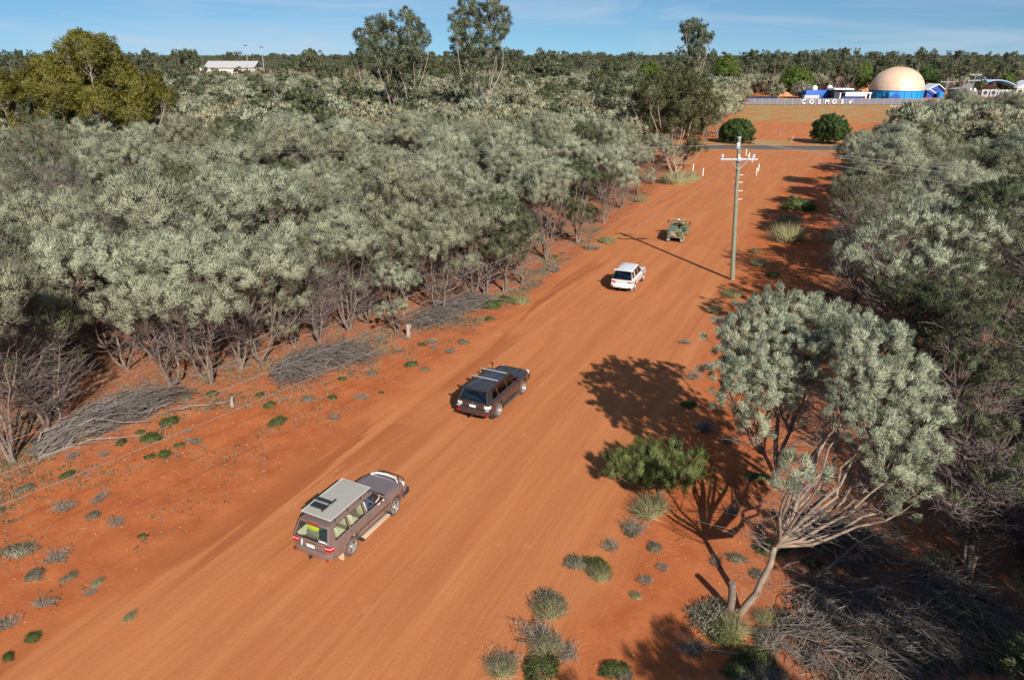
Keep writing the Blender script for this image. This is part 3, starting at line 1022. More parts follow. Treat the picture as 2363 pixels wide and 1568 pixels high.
def fill_patches(y0, y1, step, scale):
    for y in np.arange(y0, y1, step):
        for x in np.arange(-.86 * y - 60, .86 * y + 60, step):
            xx, yy = x + rs.normal() * step * .12, y + rs.normal() * step * .12
            g = step * .38
            if not wood_mask(np.array([xx - g, xx + g, xx, xx]), np.array([yy, yy, yy - g, yy + g])).all(): continue
            pts.append((xx, yy, -.2 + (yy - 400) * .0000, rs.integers(4) * PI / 2 + rs.normal() * .1, scale * (.92 + .16 * rs.random()), rs.integers(5)))
fill_patches(446, 1000, 38, 1.0)
fill_patches(1000, 1700, 44, 1.12)
fill_patches(1715, 3400, 62, 1.45)
fill_patches(3440, 6000, 105, 2.0)
gn_scatter('distant_woodland', pts, PSRC)

# ------------------------------------------------------------------ trees measured one by one
def lob_px(lst, t, dt, rng, rk=1.0):
    out = []
    for q in lst:
        px, py, rp = q[:3]
        tt_ = t + (q[3] if len(q) > 3 else (rng.random() - .5) * 2 * dt)
        p = at(px, py, tt_)
        out.append((p[0], p[1], p[2], rp * tt_ / FPX * rk))
    return out

def special(name, label, base, lobes, leafm, barkm, seed, group=None, twm=None, **kw):
    rng = np.random.default_rng(seed)
    L, W, T = build_tree(rng, np.array((base[0], base[1], 0.)), lobes, **kw)
    off = np.array((base[0], base[1], 0.))
    c = mesh_np('crown', L[0] - off, L[1], [leafm], True, normals=L[2])
    if T[0] is not None: T = (T[0] - off, T[1])
    w = wood_mesh('trunk', (W[0] - off, W[1]), T, barkm, twm or M['twig'])
    t = thing(name, label, 'tree', (base[0], base[1], gz(*base)), 0, group)
    link('trunk', w, t); link('crown', c, t)
    return t

rg = np.random.default_rng(5)
p = at(950, 232, 163); B1 = (p[0], 163 / 1.0)
def gum(label, trunk_px, t, lobes, seed, **kw):
    p = at(trunk_px, 232, t)
    kw = dict(dict(nstem=2, dens=8.5, per=34, ln=.55, wd=.17, spread=.62, trunk_r=.20, fork=.42, twigs=0, low=-.9, shell=(.45, 1.0), flat=1.0, up=-.15, jit=1.2, kink=.8), **kw)
    return special('gum_tree', label, (p[0], p[1]), lob_px(lobes, t, 2.5, rg), M['gum'], M['pale_bark'], seed, 'tall gum trees above the canopy', **kw)
gum('tall gum tree with a broad rounded crown, leftmost of the tall three behind the woodland', 912, 168,
    [(845, 85, 26), (868, 60, 24), (850, 115, 26), (880, 100, 24), (893, 45, 20), (905, 75, 22), (900, 130, 24), (870, 145, 20), (915, 105, 18), (895, 165, 24), (925, 150, 18), (918, 190, 16), (905, 205, 14), (880, 165, 18)], 21)
gum('gum tree with a slim pale trunk, right beside the broad leftmost gum', 940, 163,
    [(938, 40, 20), (955, 55, 18), (945, 82, 22), (968, 92, 18), (935, 115, 22), (960, 120, 20), (978, 70, 12), (925, 145, 18), (952, 148, 16), (985, 88, 10), (940, 175, 14), (958, 190, 14)], 22, nstem=1)
gum('tallest gum tree, its crown cut by the top of the picture, twin pale stems', 1100, 156,
    [(1058, 40, 22), (1080, 12, 24), (1105, 28, 22), (1135, 12, 24), (1158, 38, 22), (1052, 78, 22), (1085, 70, 26), (1120, 68, 24), (1152, 78, 20), (1168, 60, 14),
     (1062, 112, 22), (1098, 110, 24), (1130, 108, 20), (1060, 150, 20), (1078, 142, 20), (1065, 180, 18), (1090, 178, 16), (1120, 150, 14), (1145, 110, 12), (1068, 205, 16), (1090, 215, 14), (1118, 190, 12)], 23, nstem=3)
gum('lone slender gum tree with a small round crown behind the junction', 1596, 236,
    [(1585, 62, 14), (1603, 58, 15), (1620, 72, 14), (1590, 88, 15), (1612, 95, 14), (1634, 90, 11), (1600, 118, 13), (1618, 118, 9), (1592, 142, 10), (1606, 145, 8), (1643, 82, 6)], 24, nstem=1, dens=11, ln=.6, wd=.2, spread=.7, trunk_r=.19)

OL = [(178, 88, 20), (205, 98, 22), (240, 100, 20), (150, 112, 20), (262, 118, 14), (205, 125, 40), (165, 150, 40), (120, 165, 45), (250, 155, 46), (70, 205, 45), (130, 215, 55),
      (190, 200, 60), (260, 215, 60), (320, 205, 42), (355, 195, 25), (20, 235, 42), (60, 265, 42), (115, 265, 40), (180, 270, 46), (245, 275, 46), (310, 262, 44), (100, 300, 34), (200, 305, 34), (280, 300, 32), (340, 285, 30), (30, 300, 34), (360, 235, 38), (382, 225, 20), (280, 180, 35), (225, 240, 50), (-10, 205, 45), (-20, 260, 45)]
pb = at(230, 340, 98)
special('spreading_gum_tree', 'huge spreading tree with golden olive foliage rising above the left woodland', (pb[0], pb[1]),
        lob_px(OL, 98, 6, rg), M['olive'], M['pale_bark'], 31, nstem=5, dens=17, per=46, ln=.36, wd=.115, spread=.55, trunk_r=.28, twigs=0, low=-.7, shell=(.5, 1.0), flat=.85, up=.1, jit=1.0, fork=.28)
special('gum_tree', 'grey-leaved gum whose top shows just above the golden olive tree', (pb[0] - 2, pb[1] + 16),
        lob_px([(180, 82, 16), (165, 95, 14), (205, 88, 14), (250, 105, 15), (262, 118, 10), (225, 100, 14)], 118, 3, rg), M['gum'], M['pale_bark'], 32, 'tall gum trees above the canopy',
        nstem=2, dens=8, per=30, ln=.5, wd=.17, spread=.55, trunk_r=.22, twigs=0, low=-.9, up=0, jit=1.2)

DK = [(1500, 215, 32), (1555, 195, 38), (1612, 205, 34), (1470, 245, 28), (1525, 245, 38), (1580, 245, 40), (1635, 240, 34), (1555, 290, 26), (1602, 288, 24), (1500, 285, 20), (1595, 325, 18),
      (1618, 340, 13), (1580, 345, 13), (1450, 215, 18), (1640, 270, 18), (1605, 350, 10), (1520, 185, 24), (1590, 180, 24)]
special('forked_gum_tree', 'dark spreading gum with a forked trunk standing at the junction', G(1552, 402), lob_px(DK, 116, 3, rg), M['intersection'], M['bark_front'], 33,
        nstem=3, dens=15, per=40, ln=.36, wd=.11, spread=.5, trunk_r=.21, twigs=0, low=-.8, shell=(.4, 1.0), flat=.85, up=.0, jit=1.1, fork=.34, kink=.9)
special('acacia_tree', 'wide grey feathery acacia leaning right behind the forked gum', G(1655, 318), lob_px([(1660, 225, 24), (1690, 232, 22), (1675, 255, 24), (1640, 215, 22), (1702, 250, 14), (1650, 265, 20), (1625, 240, 20)], 165, 3, rg),
        M['mulga_far'], M['bark'], 34, nstem=4, dens=14, per=40, ln=.4, wd=.11, spread=.4, trunk_r=.14, twigs=60, low=-.5, twig_len=(1, 3))

def round_bush(label, px, py, rpx, hpx, seed, leafm, name='round_bush', cat='bush', group=None, dens=22, ln=.28, wd=.12):
    x, y = G(px, py); t = (CAM_H) / -ray(px, py)[2]
    Rr = rpx * t / FPX; H = hpx * t / FPX
    rng = np.random.default_rng(seed)
    lob = []
    for i in range(16):
        a = i * 2.4; rr = Rr * .68 * math.sqrt(i / 16)
        lob.append((x + rr * math.cos(a), y + rr * math.sin(a), H * (.75 - .42 * (rr / Rr) ** 2 - .25 * rng.random() * (rr / Rr)), Rr * .38))
        lob.append((x + rr * math.cos(a + 1), y + rr * math.sin(a + 1), H * .32, Rr * .38))
    L, W, T = build_tree(rng, np.array((x, y, 0.)), lob, nstem=5, dens=dens, per=44, ln=ln, wd=wd, spread=.3, trunk_r=.07, twigs=0, low=-.9, shell=(.6, 1.0), flat=.9, up=.2, jit=1.0)
    off = np.array((x, y, 0.))
    t_ = thing(name, label, cat, (x, y, gz(x, y)), 0, group)
    link('stem', wood_mesh('stem', (W[0] - off, W[1]), (None, None), M['bark'], M['twig']), t_)
    link('foliage', mesh_np('foliage', L[0] - off, L[1], [leafm], True, normals=L[2]), t_)
    return t_
round_bush('rounded deep green bush beyond the sealed road, just behind the near power pole', 1697, 329, 41, 54, 41, M['bush'], group='round bushes beyond the sealed road')
round_bush('rounded deep green bush beyond the sealed road, the one right of the power pole', 1911, 331, 43, 68, 42, M['bush'], group='round bushes beyond the sealed road')

def far_tree(label, px, ptop, pbot, wpx, t, leafm, seed, name='leafy_tree'):
    rng = np.random.default_rng(seed)
    lob = []
    hpx = pbot - ptop
    for i in range(11):
        a = i * 2.4; q = math.sqrt((i + .5) / 11)
        lob.append((px + wpx * .36 * q * math.cos(a), ptop + wpx * .22 + hpx * (.28 + .25 * math.sin(a) * q), wpx * .23, (rng.random() - .5) * wpx * t / FPX * .7))
    p = at(px, pbot, t)
    return special(name, label, (p[0], p[1]), lob_px(lob, t, 0, rng), leafm, M['bark'], seed, 'leafy green trees around the dome', nstem=3, dens=8, per=30, ln=.6, wd=.24, spread=.6, trunk_r=.16, twigs=0, low=-.9, flat=.95, up=.1, jit=1.0, limb_k=3)
far_tree('broad bright green tree behind the blue building left of the dome', 1838, 150, 222, 82, 345, M['bright'], 51)
far_tree('bright green tree touching the left side of the golden dome', 1990, 140, 222, 52, 352, M['bright'], 52)
far_tree('darker green tree behind the top of the golden dome', 2040, 132, 222, 56, 372, M['intersection'], 53)
far_tree('dense green tree directly right of the golden dome', 2142, 148, 215, 50, 352, M['bush'], 54)
far_tree('small bright green tree right of the blue curved roof', 2322, 168, 215, 44, 345, M['bright'], 55)
far_tree('pale grey-leaved tree in front of the bright green one', 1850, 186, 224, 44, 325, M['saltbush'], 56)
far_tree('grey-leaved tree left of the pale one by the grounds', 1790, 190, 222, 40, 330, M['mulga'], 57)
far_tree('small dark tree between the two roofs right of the dome', 2168, 196, 218, 22, 335, M['bush'], 58)
far_tree('olive tree standing before the curved blue roof', 2262, 182, 214, 26, 328, M['intersection'], 59)
far_tree('bright green tree beyond the junction behind the lone gum', 1675, 125, 200, 60, 330, M['bright'], 60)
far_tree('green tree left of the lone slender gum', 1500, 140, 210, 60, 300, M['bright'], 61)
far_tree('rounded dark tree between the tall gums and the horizon', 1000, 138, 200, 70, 330, M['intersection'], 62)
far_tree('grey gum showing above the woodland left of the tall gums', 712, 108, 190, 44, 420, M['gum'], 63, 'gum_tree')
far_tree('yellow-green tree in the woodland near the junction', 1380, 160, 215, 50, 260, M['intersection'], 64)
far_tree('dark gum breaking the skyline above the woodland right of the tallest gum', 1270, 118, 190, 90, 330, M['gum'], 65, 'gum_tree')
far_tree('dark gum breaking the skyline behind the golden dome grounds', 1895, 118, 190, 40, 420, M['gum'], 66, 'gum_tree')
# skyline gums, small and alike
sk = []
rgs = np.random.default_rng(77)
for i in range(420):
    px = -30 + 2430 * rgs.random(); t = 330 + 1500 * rgs.random() ** 1.6
    if 455 < px < 612 and t < 640: continue
    p = at(px, 132, t)
    sk.append((p[0], p[1], -.5, rgs.random() * 6.28, .75 + .55 * rgs.random() ** 2 + min(t, 1400) / 2000, rgs.integers(3)))
SKS = []
for i in range(3):
    rng = np.random.default_rng(500 + i)
    lob = [(rng.normal() * 2.4, rng.normal() * 2.4, 8 + 7.5 * rng.random(), 1.2 + .8 * rng.random()) for _ in range(9)]
    L, W, T = build_tree(rng, (0, 0, 0), lob, nstem=2, dens=6, per=30, ln=.5, wd=.22, spread=.55, trunk_r=.16, twigs=0, low=-.9, up=0, jit=1.2, clump_twigs=False, limb_k=3)
    SKS.append(merged('skyline_gum', mesh_np('c', L[0], L[1], [M['gum']], True, normals=L[2]), wood_mesh('t', W, (None, None), M['pale_bark'], M['twig'])))
gn_scatter('skyline_trees', sk, SKS)

for k, (px, t, s_, lab) in enumerate(((2118, 146, 1.02, 'acacia hiding the right end of the grey fence'), (2165, 142, 1.0, 'acacia standing below the gabled blue building'), (2215, 146, 1.1, 'acacia in front of the wave-roofed building, left one'),
        (2262, 140, 1.08, 'acacia in front of the wave-roofed building, middle one'), (2312, 146, 1.14, 'acacia in front of the wave-roofed building, right one'), (2362, 138, 1.1, 'acacia cut by the right picture edge below the white house'))):
    p = at(px, 260, t); tree('acacia_tree', lab, 'tree', p[0], p[1], ('mulga', k % 6), s_ * 1.12, k * 1.3, 'acacia trees along the right skyline')

# ------------------------------------------------------------------ the large pair of acacias in the right foreground
def lobs(lst, rng):
    return [(*at(px, py, t), rp * t / FPX * 1.12) for px, py, rp, t in lst]
FG = dict(dens=52, per=135, ln=.13, wd=.0205, spread=.17, low=-.55, shell=(.3, 1.0), flat=.85, up=.35, jit=.8)
# rear tree: rounded crown reaching left over the track
special('acacia_tree', 'large round silver acacia in the right foreground, its crown reaching left over the track', G(1795, 1112),
        lobs([(1700, 780, 62, 28.4), (1760, 735, 66, 29), (1830, 720, 66, 29.4), (1890, 745, 52, 29.4), (1680, 850, 56, 28), (1750, 840, 66, 27.4), (1830, 810, 66, 28), (1895, 810, 48, 28.4),
              (1700, 910, 52, 27.6), (1775, 910, 52, 27), (1735, 975, 42, 27), (1850, 870, 44, 28), (1925, 730, 38, 30), (1800, 880, 50, 27.4), (1725, 860, 50, 27.6), (1800, 775, 55, 28.4)], rg),
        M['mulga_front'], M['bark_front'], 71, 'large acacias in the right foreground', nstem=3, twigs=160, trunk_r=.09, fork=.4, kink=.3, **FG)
special('acacia_tree', 'large acacia with a broad leaning trunk, its heavy silver crown to the right', G(1706, 1412),
        lobs([(1960, 790, 62, 25.5), (2030, 800, 66, 25.8), (2090, 860, 62, 25.4), (1975, 870, 66, 24.6), (2050, 900, 70, 24.4), (2125, 930, 60, 24.4), (1960, 940, 50, 24), (2020, 980, 62, 23.6),
              (2100, 1000, 66, 23.6), (2140, 1030, 48, 23.4), (2050, 1070, 56, 23), (2105, 1105, 50, 23), (1985, 740, 40, 27), (1830, 1075, 36, 21.6), (1815, 1125, 26, 21.2), (1890, 1100, 26, 21.8), (2085, 1160, 30, 22.6)], rg),
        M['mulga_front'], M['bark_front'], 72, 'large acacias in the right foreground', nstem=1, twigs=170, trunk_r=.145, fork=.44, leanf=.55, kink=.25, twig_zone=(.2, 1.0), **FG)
FB = dict(dens=22, per=70, ln=.18, wd=.03, spread=.2, low=-.5, shell=(.3, 1.0), flat=.9, up=.35, jit=.9)
special('acacia_tree', 'tall half bare purple-grey acacia at the right edge of the picture', G(2235, 1330),
        lobs([(2230, 700, 60, 30), (2290, 760, 60, 29), (2215, 850, 55, 28.5), (2290, 880, 60, 28), (2340, 820, 60, 29), (2240, 980, 50, 27), (2310, 1010, 55, 27), (2200, 760, 45, 30), (2340, 680, 60, 31)], rg),
        M['mulga_dark'], M['bark'], 73, None, nstem=5, twigs=900, trunk_r=.075, fork=.3, twig_zone=(.15, 1.4), twig_len=(.5, 1.5), **FB)
special('acacia_tree', 'leaning dead-topped acacia low at the right edge beneath the half bare one', G(2375, 1300),
        lobs([(2330, 1120, 40, 25), (2280, 1110, 30, 25), (2370, 1080, 40, 25), (2200, 1150, 26, 25)], rg),
        M['mulga_dark'], M['bark'], 74, None, nstem=3, twigs=900, trunk_r=.07, fork=.35, twig_zone=(.1, 1.4), twig_len=(.5, 1.4), **FB)
special('acacia_tree', 'bushy silver acacia behind the large pair, filling the gap to the right edge', G(2120, 830),
        lobs([(2010, 560, 52, 40), (2080, 520, 60, 42), (2160, 520, 62, 42), (2240, 540, 60, 41), (2060, 620, 56, 38), (2140, 610, 60, 38), (2210, 630, 52, 38), (1960, 600, 40, 40), (2310, 560, 60, 41)], rg),
        M['mulga_front'], M['bark'], 75, None, nstem=4, dens=14, per=80, ln=.22, wd=.038, spread=.24, low=-.5, shell=(.3, 1), flat=.85, up=.35, twigs=200, trunk_r=.1)
special('acacia_tree', 'grey-green acacia with ragged twigs behind the crown of the leaning foreground acacia', G(2150, 1010),
        lobs([(2120, 700, 50, 34), (2180, 690, 55, 34), (2230, 640, 50, 35), (2090, 660, 44, 35), (2170, 770, 50, 33), (2040, 680, 36, 36)], rg),
        M['mulga_dark'], M['bark'], 76, None, nstem=4, twigs=700, trunk_r=.08, fork=.35, twig_zone=(.1, 1.3), **FB)

special('acacia_tree', 'large purple-grey leafless crown at the left picture edge before the golden olive tree', G(60, 560),
        lobs([(40, 330, 75, 50), (110, 310, 60, 51), (165, 360, 55, 50), (20, 400, 70, 49), (100, 400, 65, 49), (60, 270, 45, 52), (-40, 350, 60, 50)], rg),
        M['mulga_dark'], M['bark'], 78, None, nstem=5, dens=5, per=26, ln=.24, wd=.05, spread=.3, low=-.5, shell=(.3, 1), flat=.9, up=.35, twigs=1300, twig_zone=(.1, 1.5), twig_len=(.8, 2.4), trunk_r=.09)

# needle-leaved shrub at the edge of the track
def needle_shrub():
    rng = np.random.default_rng(81)
    x, y = G(1500, 1165)
    lob = [(*at(px, py, t), rp * t / FPX) for px, py, rp, t in
           [(1440, 1062, 40, 31.2), (1490, 1048, 44, 31.5), (1545, 1045, 44, 31.6), (1595, 1062, 36, 31.2), (1470, 1085, 40, 30.6), (1530, 1085, 44, 30.6), (1580, 1090, 34, 30.6), (1420, 1085, 26, 30.8), (1510, 1105, 34, 30), (1560, 1108, 30, 30), (1500, 1070, 50, 31), (1618, 1080, 22, 31)]]
    L, W, T = build_tree(rng, np.array((x, y, 0.)), lob, nstem=4, dens=70, per=90, ln=.26, wd=.016, spread=.16, trunk_r=.04, twigs=0, low=-.9, shell=(.2, 1.0), flat=.75, up=.7, jit=.55)
    off = np.array((x, y, 0.))
    t_ = thing('needle_shrub', 'dense green needle-leaved shrub at the track edge left of the large foreground acacias', 'shrub', (x, y, gz(x, y)))
    link('stem', wood_mesh('stem', (W[0] - off, W[1]), (None, None), M['bark'], M['twig']), t_)
    link('foliage', mesh_np('foliage', L[0] - off, L[1], [M['needle']], True, normals=L[2]), t_)
needle_shrub()

# sawn stub that leans on the big trunk
sx, sy = G(1697, 1405)
mb = MB(); mb.tube([(0, 0, -.1), (.02, 0, .6), (-.04, .02, 1.25)], [.15, .135, .125], 12)
o = mb.build('sawn_stump', M['bark'], loc=(sx - .22, sy - .05, gz(sx, sy)))
tag(o, 'short sawn stump beside the foot of the broad leaning trunk', 'stump')

# ------------------------------------------------------------------ shrubs, tussocks and ground plants
def small_plant(kind, seed):
    rng = np.random.default_rng(seed)
    V = []; F = []
    if kind == 'tussock':
        n = 1500
        a = rng.random(n) * 2 * PI; rr = .22 * np.sqrt(rng.random(n))
        C = np.stack([rr * np.cos(a), rr * np.sin(a), np.zeros(n)], 1)
        D = np.stack([np.cos(a) * (rr / .22) * .9, np.sin(a) * (rr / .22) * .9, .75 + .4 * rng.random(n)], 1)
        return [('blades', leaves_np(C, unit(D), 1, .02, .5, .011, rng, up=.15, jit=.6), M['grass'])]
    if kind == 'green':
        n = 70
        d = unit(rng.normal(size=(n, 3))); d[:, 2] = abs(d[:, 2])
        C = d * np.array((.42, .42, .34)) * (.5 + .5 * rng.random((n, 1)))
        return [('foliage', leaves_np(C, d, 55, .14, .085, .02, rng, up=.3), M['shrub_green']),
                ('stem', tubes_np([(curve((0, 0, -.02), c, 3, (0, 0, .05), rng), (.012, .008, .005)) for c in C[:30]], 3), M['twig'])]
    if kind == 'salt':
        n = 55
        d = unit(rng.normal(size=(n, 3))); d[:, 2] = abs(d[:, 2])
        C = d * np.array((.42, .42, .3)) * (.4 + .6 * rng.random((n, 1)))
        return [('foliage', leaves_np(C, d, 44, .16, .07, .018, rng, up=.3), M['saltbush']),
                ('stem', tubes_np([(curve((0, 0, -.02), c * 1.1, 3, (0, 0, .05), rng), (.012, .008, .005)) for c in C], 3), M['twig'])]
    if kind == 'dry':
        ps = []
        for i in range(75):
            a = rng.random() * 2 * PI; l = .25 + .4 * rng.random()
            e = np.array((math.cos(a) * l * .9, math.sin(a) * l * .9, l * (.3 + .7 * rng.random())))
            c = curve((0, 0, -.02), e, 4, (0, 0, .04), rng, wob=.3)
            ps.append((c, (.011, .008, .006, .004)))
            for w in range(3):
                k = rng.integers(1, 4); ps.append((np.array([c[k], c[k] + rng.normal(size=3) * .07, c[k] + rng.normal(size=3) * .12 + (0, 0, .06)]), (.006, .005, .003)))
        V, F = tubes_np(ps, 3)
        n = 14; d = unit(rng.normal(size=(n, 3))); d[:, 2] = abs(d[:, 2])
        return [('branches', (V, F), M['stick']), ('foliage', leaves_np(d * .32, d, 14, .12, .09, .025, rng), M['saltbush'])]
PL = {}
for kd in ('tussock', 'green', 'salt', 'dry'):
    for i in range(2):
        PL[(kd, i)] = [(nm, mesh_np(nm, vf[0], vf[1], [mt], len(vf) > 2, normals=vf[2] if len(vf) > 2 else None)) for nm, vf, mt in small_plant(kd, 900 + i * 7 + len(kd))]
NM = {'tussock': ('grass_tussock', 'grass tussock'), 'green': ('green_shrub', 'shrub'), 'salt': ('saltbush', 'shrub'), 'dry': ('dry_shrub', 'shrub')}
def plant(kd, x, y, s, label, group=None, sz=1.0):
    t = thing(NM[kd][0], label, NM[kd][1], (x, y, gz(x, y) - .01), rs.random() * 6.28, group)
    e_ = .75 + .5 * rs.random()
    t.scale = (s * e_, s / e_, s * sz * (1.0 if s > 2.2 else .62 if kd != 'tussock' else .85))
    for nm, me in PL[(kd, int(rs.integers(2)))]: link(nm, me, t)
    return t
# measured ones: survey x, y, kind, size (m factor), label
PLANTS = [
    (1845, 482, 'green', 4.2, 'dark green spreading shrub uppermost of the row on the right verge'),
    (1818, 556, 'tussock', 3.6, 'big pale yellow tussock lowest in the row of three on the right verge'),
    (1822, 518, 'salt', 3.4, 'grey-green shrub in the shade between the dark shrub and the yellow tussock'),
    (1752, 612, 'tussock', 1.7, 'pale grass tuft right of the foot of the power pole'),
    (1742, 583, 'tussock', 1.2, 'small faint grass tuft above right of the pole foot'),
    (1785, 636, 'green', 1.4, 'small green shrub in the shade right of the pole foot'),
    (1690, 684, 'tussock', 1.6, 'pale tussock below the foot of the power pole at the track edge'),
    (1560, 424, 'tussock', 4.0, 'wide clump of dry grass at the foot of the forked gum'),
    (1590, 418, 'tussock', 3.0, 'dry grass clump right of the forked trunk'),
    (1532, 420, 'salt', 3.0, 'grey-green low bush left of the forked trunk'),
    (1478, 466, 'tussock', 2.0, 'grass tuft at the left track edge between forked gum and rutted bend'),
    (1500, 1182, 'tussock', 1.7, 'pale grass under the needle-leaved shrub'),
    (1460, 1222, 'dry', 1.5, 'grey dry shrub directly below the needle-leaved shrub'),
    (1455, 1232, 'green', .55, 'small green tuft in front of the grey dry shrub'),
    (1410, 1262, 'dry', 1.0, 'faint reddish dry shrub between the two verge shrub groups'),
    (1510, 1265, 'salt', .8, 'small grey-green shrub right of the faint dry shrub'),
    (1330, 1300, 'salt', 1.1, 'pale grey clump left half of the double shrub on the right verge'),
    (1378, 1312, 'green', 1.25, 'olive green clump right half of the double shrub on the right verge'),
    (1380, 1330, 'tussock', .9, 'thin grass in front of the double shrub'),
    (1265, 1398, 'salt', 1.6, 'rounded grey-olive shrub on the verge left of centre bottom'),
    (1272, 1415, 'tussock', 1.1, 'grass tuft growing through the rounded grey-olive shrub'),
    (1250, 1475, 'dry', 1.9, 'tangled grey shrub below the rounded grey-olive one'),
    (1262, 1502, 'tussock', 1.1, 'straw coloured tussock in the middle of the bottom shrub cluster'),
    (1250, 1545, 'green', 1.3, 'yellow-green shrub at the bottom of the verge cluster'),
    (1165, 1535, 'dry', 1.4, 'brown dry shrub left in the bottom cluster at the picture edge'),
    (1160, 1550, 'tussock', 1.0, 'thin brown grass left in the bottom cluster'),
    (1310, 1510, 'dry', 1.2, 'purplish dry shrub right in the bottom cluster'),
    (1418, 1548, 'green', .9, 'small fresh green shrub alone near the bottom edge'),
    (1440, 1560, 'salt', .7, 'small grey shrub right beside the lone green one'),
    (1490, 1340, 'dry', .8, 'flat grey twiggy mat on the bare soil right of the double shrub'),
    (1530, 1310, 'dry', .7, 'thin twiggy mat left of the trunk shadow'),
    (1468, 1375, 'tussock', .45, 'tiny dry stalk alone on the open soil'),
    (1640, 1425, 'salt', 2.0, 'grey-olive shrub left of the foot of the leaning trunk, half shaded'),
    (1690, 1450, 'tussock', 1.2, 'sunlit straw grass right at the foot of the leaning trunk'),
    (1600, 1500, 'dry', 1.2, 'dark twiggy shrub in the shade below the shrub by the trunk'),
    (1600, 870, 'dry', 1.5, 'twiggy shrub in the tree shade left of the round foreground crown'),
    (1590, 935, 'green', 1.0, 'small green shrub in the shade left of the round foreground crown'),
    (1625, 990, 'dry', 1.6, 'dry shrub right above the needle-leaved shrub'),
    (1580, 790, 'dry', 1.1, 'twiggy shrub at the upper left of the foreground tree shade'),
    (1650, 720, 'tussock', 1.3, 'grass tuft at the upper edge of the foreground tree shade'),
    (1745, 1105, 'green', 1.0, 'yellowish shrub low between the stems of the round foreground acacia'),
    (640, 975, 'green', 1.05, 'bright green shrub lower of the pair below the dark brush pile'),
    (622, 934, 'green', .85, 'bright green shrub upper of the pair below the dark brush pile'),
    (600, 912, 'green', .6, 'small green tuft at the lower edge of the brush pile'),
    (768, 918, 'green', .62, 'small bright green tuft alone right of the brush pile'),
    (790, 874, 'green', .62, 'small green tuft at the right tip of the brush pile'),
    (390, 974, 'green', 1.1, 'bright green cushion at the end of the fallen branch heap'),
    (285, 914, 'green', .9, 'bright green cushion at the shade edge behind the fallen branch heap'),
    (350, 1012, 'green', 1.2, 'tall leafy green shrub below the fallen branch heap'),
    (346, 1054, 'green', .6, 'small green shrub left of the lower pair on the left verge'),
    (378, 1048, 'green', .75, 'small green shrub right in the lower pair on the left verge'),
    (415, 1028, 'green', .5, 'tiny green shrub right of the lower pair'),
    (280, 1022, 'green', .7, 'grey-green shrub left of the tall leafy one'),
    (490, 908, 'green', .8, 'low green patch below the straight pale trunk'),
    (430, 920, 'salt', .8, 'grey patch left of the low green patch'),
    (950, 842, 'green', .95, 'fresh green shrub midway between brush pile and black car'),
    (980, 852, 'salt', .7, 'grey shrub touching the fresh green one midway to the black car'),
    (1130, 706, 'green', 1.9, 'largest yellow-green shrub at the right end of the second brush pile'),
    (1130, 738, 'green', .8, 'small green shrub below the largest yellow-green one'),
    (1165, 692, 'green', 1.4, 'yellow-green shrub right of the largest one, against the dark trees'),
    (860, 862, 'salt', .9, 'grey-green shrub right of the brush pile tip'),
    (1070, 790, 'salt', 1.0, 'grey-green shrub above the black car on the verge'),
    (1040, 812, 'dry', 1.1, 'grey dry shrub above left of the black car'),
    (1000, 790, 'dry', 1.0, 'dry shrub right below the cut stump'),
    (835, 918, 'dry', 1.0, 'grey dry shrub on the verge left of the black car'),
    (770, 965, 'dry', .9, 'dry shrub lower left of the black car on the verge'),
    (450, 1020, 'dry', 1.0, 'grey twiggy shrub right of the tiny green one'),
    (710, 920, 'salt', 1.0, 'grey-green shrub just below the middle of the brush pile'),
    (55, 1130, 'salt', 1.2, 'grey-green shrub at the left edge beneath the overhead wires'),
    (155, 1095, 'green', .9, 'dull green shrub below the root end of the fallen branches'),
    (150, 1170, 'dry', 1.3, 'grey dry bush crossed by the wires at the left'),
    (45, 1270, 'salt', 1.7, 'broad grey saltbush at the left picture edge'),
    (230, 1150, 'dry', 1.0, 'brownish dry bush right of the wires at left'),
    (215, 1190, 'salt', 1.0, 'grey saltbush below the brownish dry bush'),
    (330, 1236, 'green', .55, 'tiny green shrub alone on the open red verge'),
    (80, 1330, 'salt', 1.2, 'grey saltbush lower of the left edge pair'),
    (130, 1290, 'dry', 1.2, 'grey dry bush between the two saltbushes at left'),
    (270, 1205, 'dry', 1.0, 'small grey bush on the open verge right of the saltbush row'),
    (105, 1395, 'dry', .9, 'olive dry bush on the left verge near the bottom corner'),
    (75, 1470, 'green', .8, 'grey-green plant nearest the bottom left corner'),
    (10, 1445, 'dry', 1.1, 'dry bush cut by the left picture edge near the bottom'),
    (20, 1515, 'green', .6, 'small green plant in the bottom left corner'),
    (210, 1370, 'dry', .6, 'small forked dry stick-like plant on the left verge'),
    (225, 1350, 'tussock', .6, 'small tussock above the forked dry plant'),
    (300, 1425, 'tussock', .6, 'small olive tuft at the edge of the damp patches'),
    (160, 1330, 'salt', .9, 'silver-grey bush right of the lower saltbush'),
    (1280, 625, 'dry', 2.0, 'grey dry shrub left of the white car at the track edge'),
    (1365, 575, 'dry', 2.4, 'dry shrubby growth above left of the white car'),
    (1400, 560, 'tussock', 1.8, 'thin tuft between the white car and the dark trees'),
    (1830, 455, 'salt', 1.5, 'small grey shrub half hidden above the dark verge shrub'),
    (1945, 440, 'dry', 4.0, 'large grey bare shrub at the right woodland edge near the junction'),
    (1200, 700, 'tussock', 1.5, 'dry grass patch at the shaded left track edge'),
    (880, 905, 'green', .35, 'very small green tuft nearest the black car on its left'),
    (1900, 1230, 'green', 1.6, 'sunlit green shrub under the branches right of the leaning trunk'),
    (1785, 1265, 'green', 1.3, 'green shrub against the dark ground right of the leaning trunk'),
    (2165, 1300, 'salt', 1.6, 'pale green sprig under the half bare tree'),
]
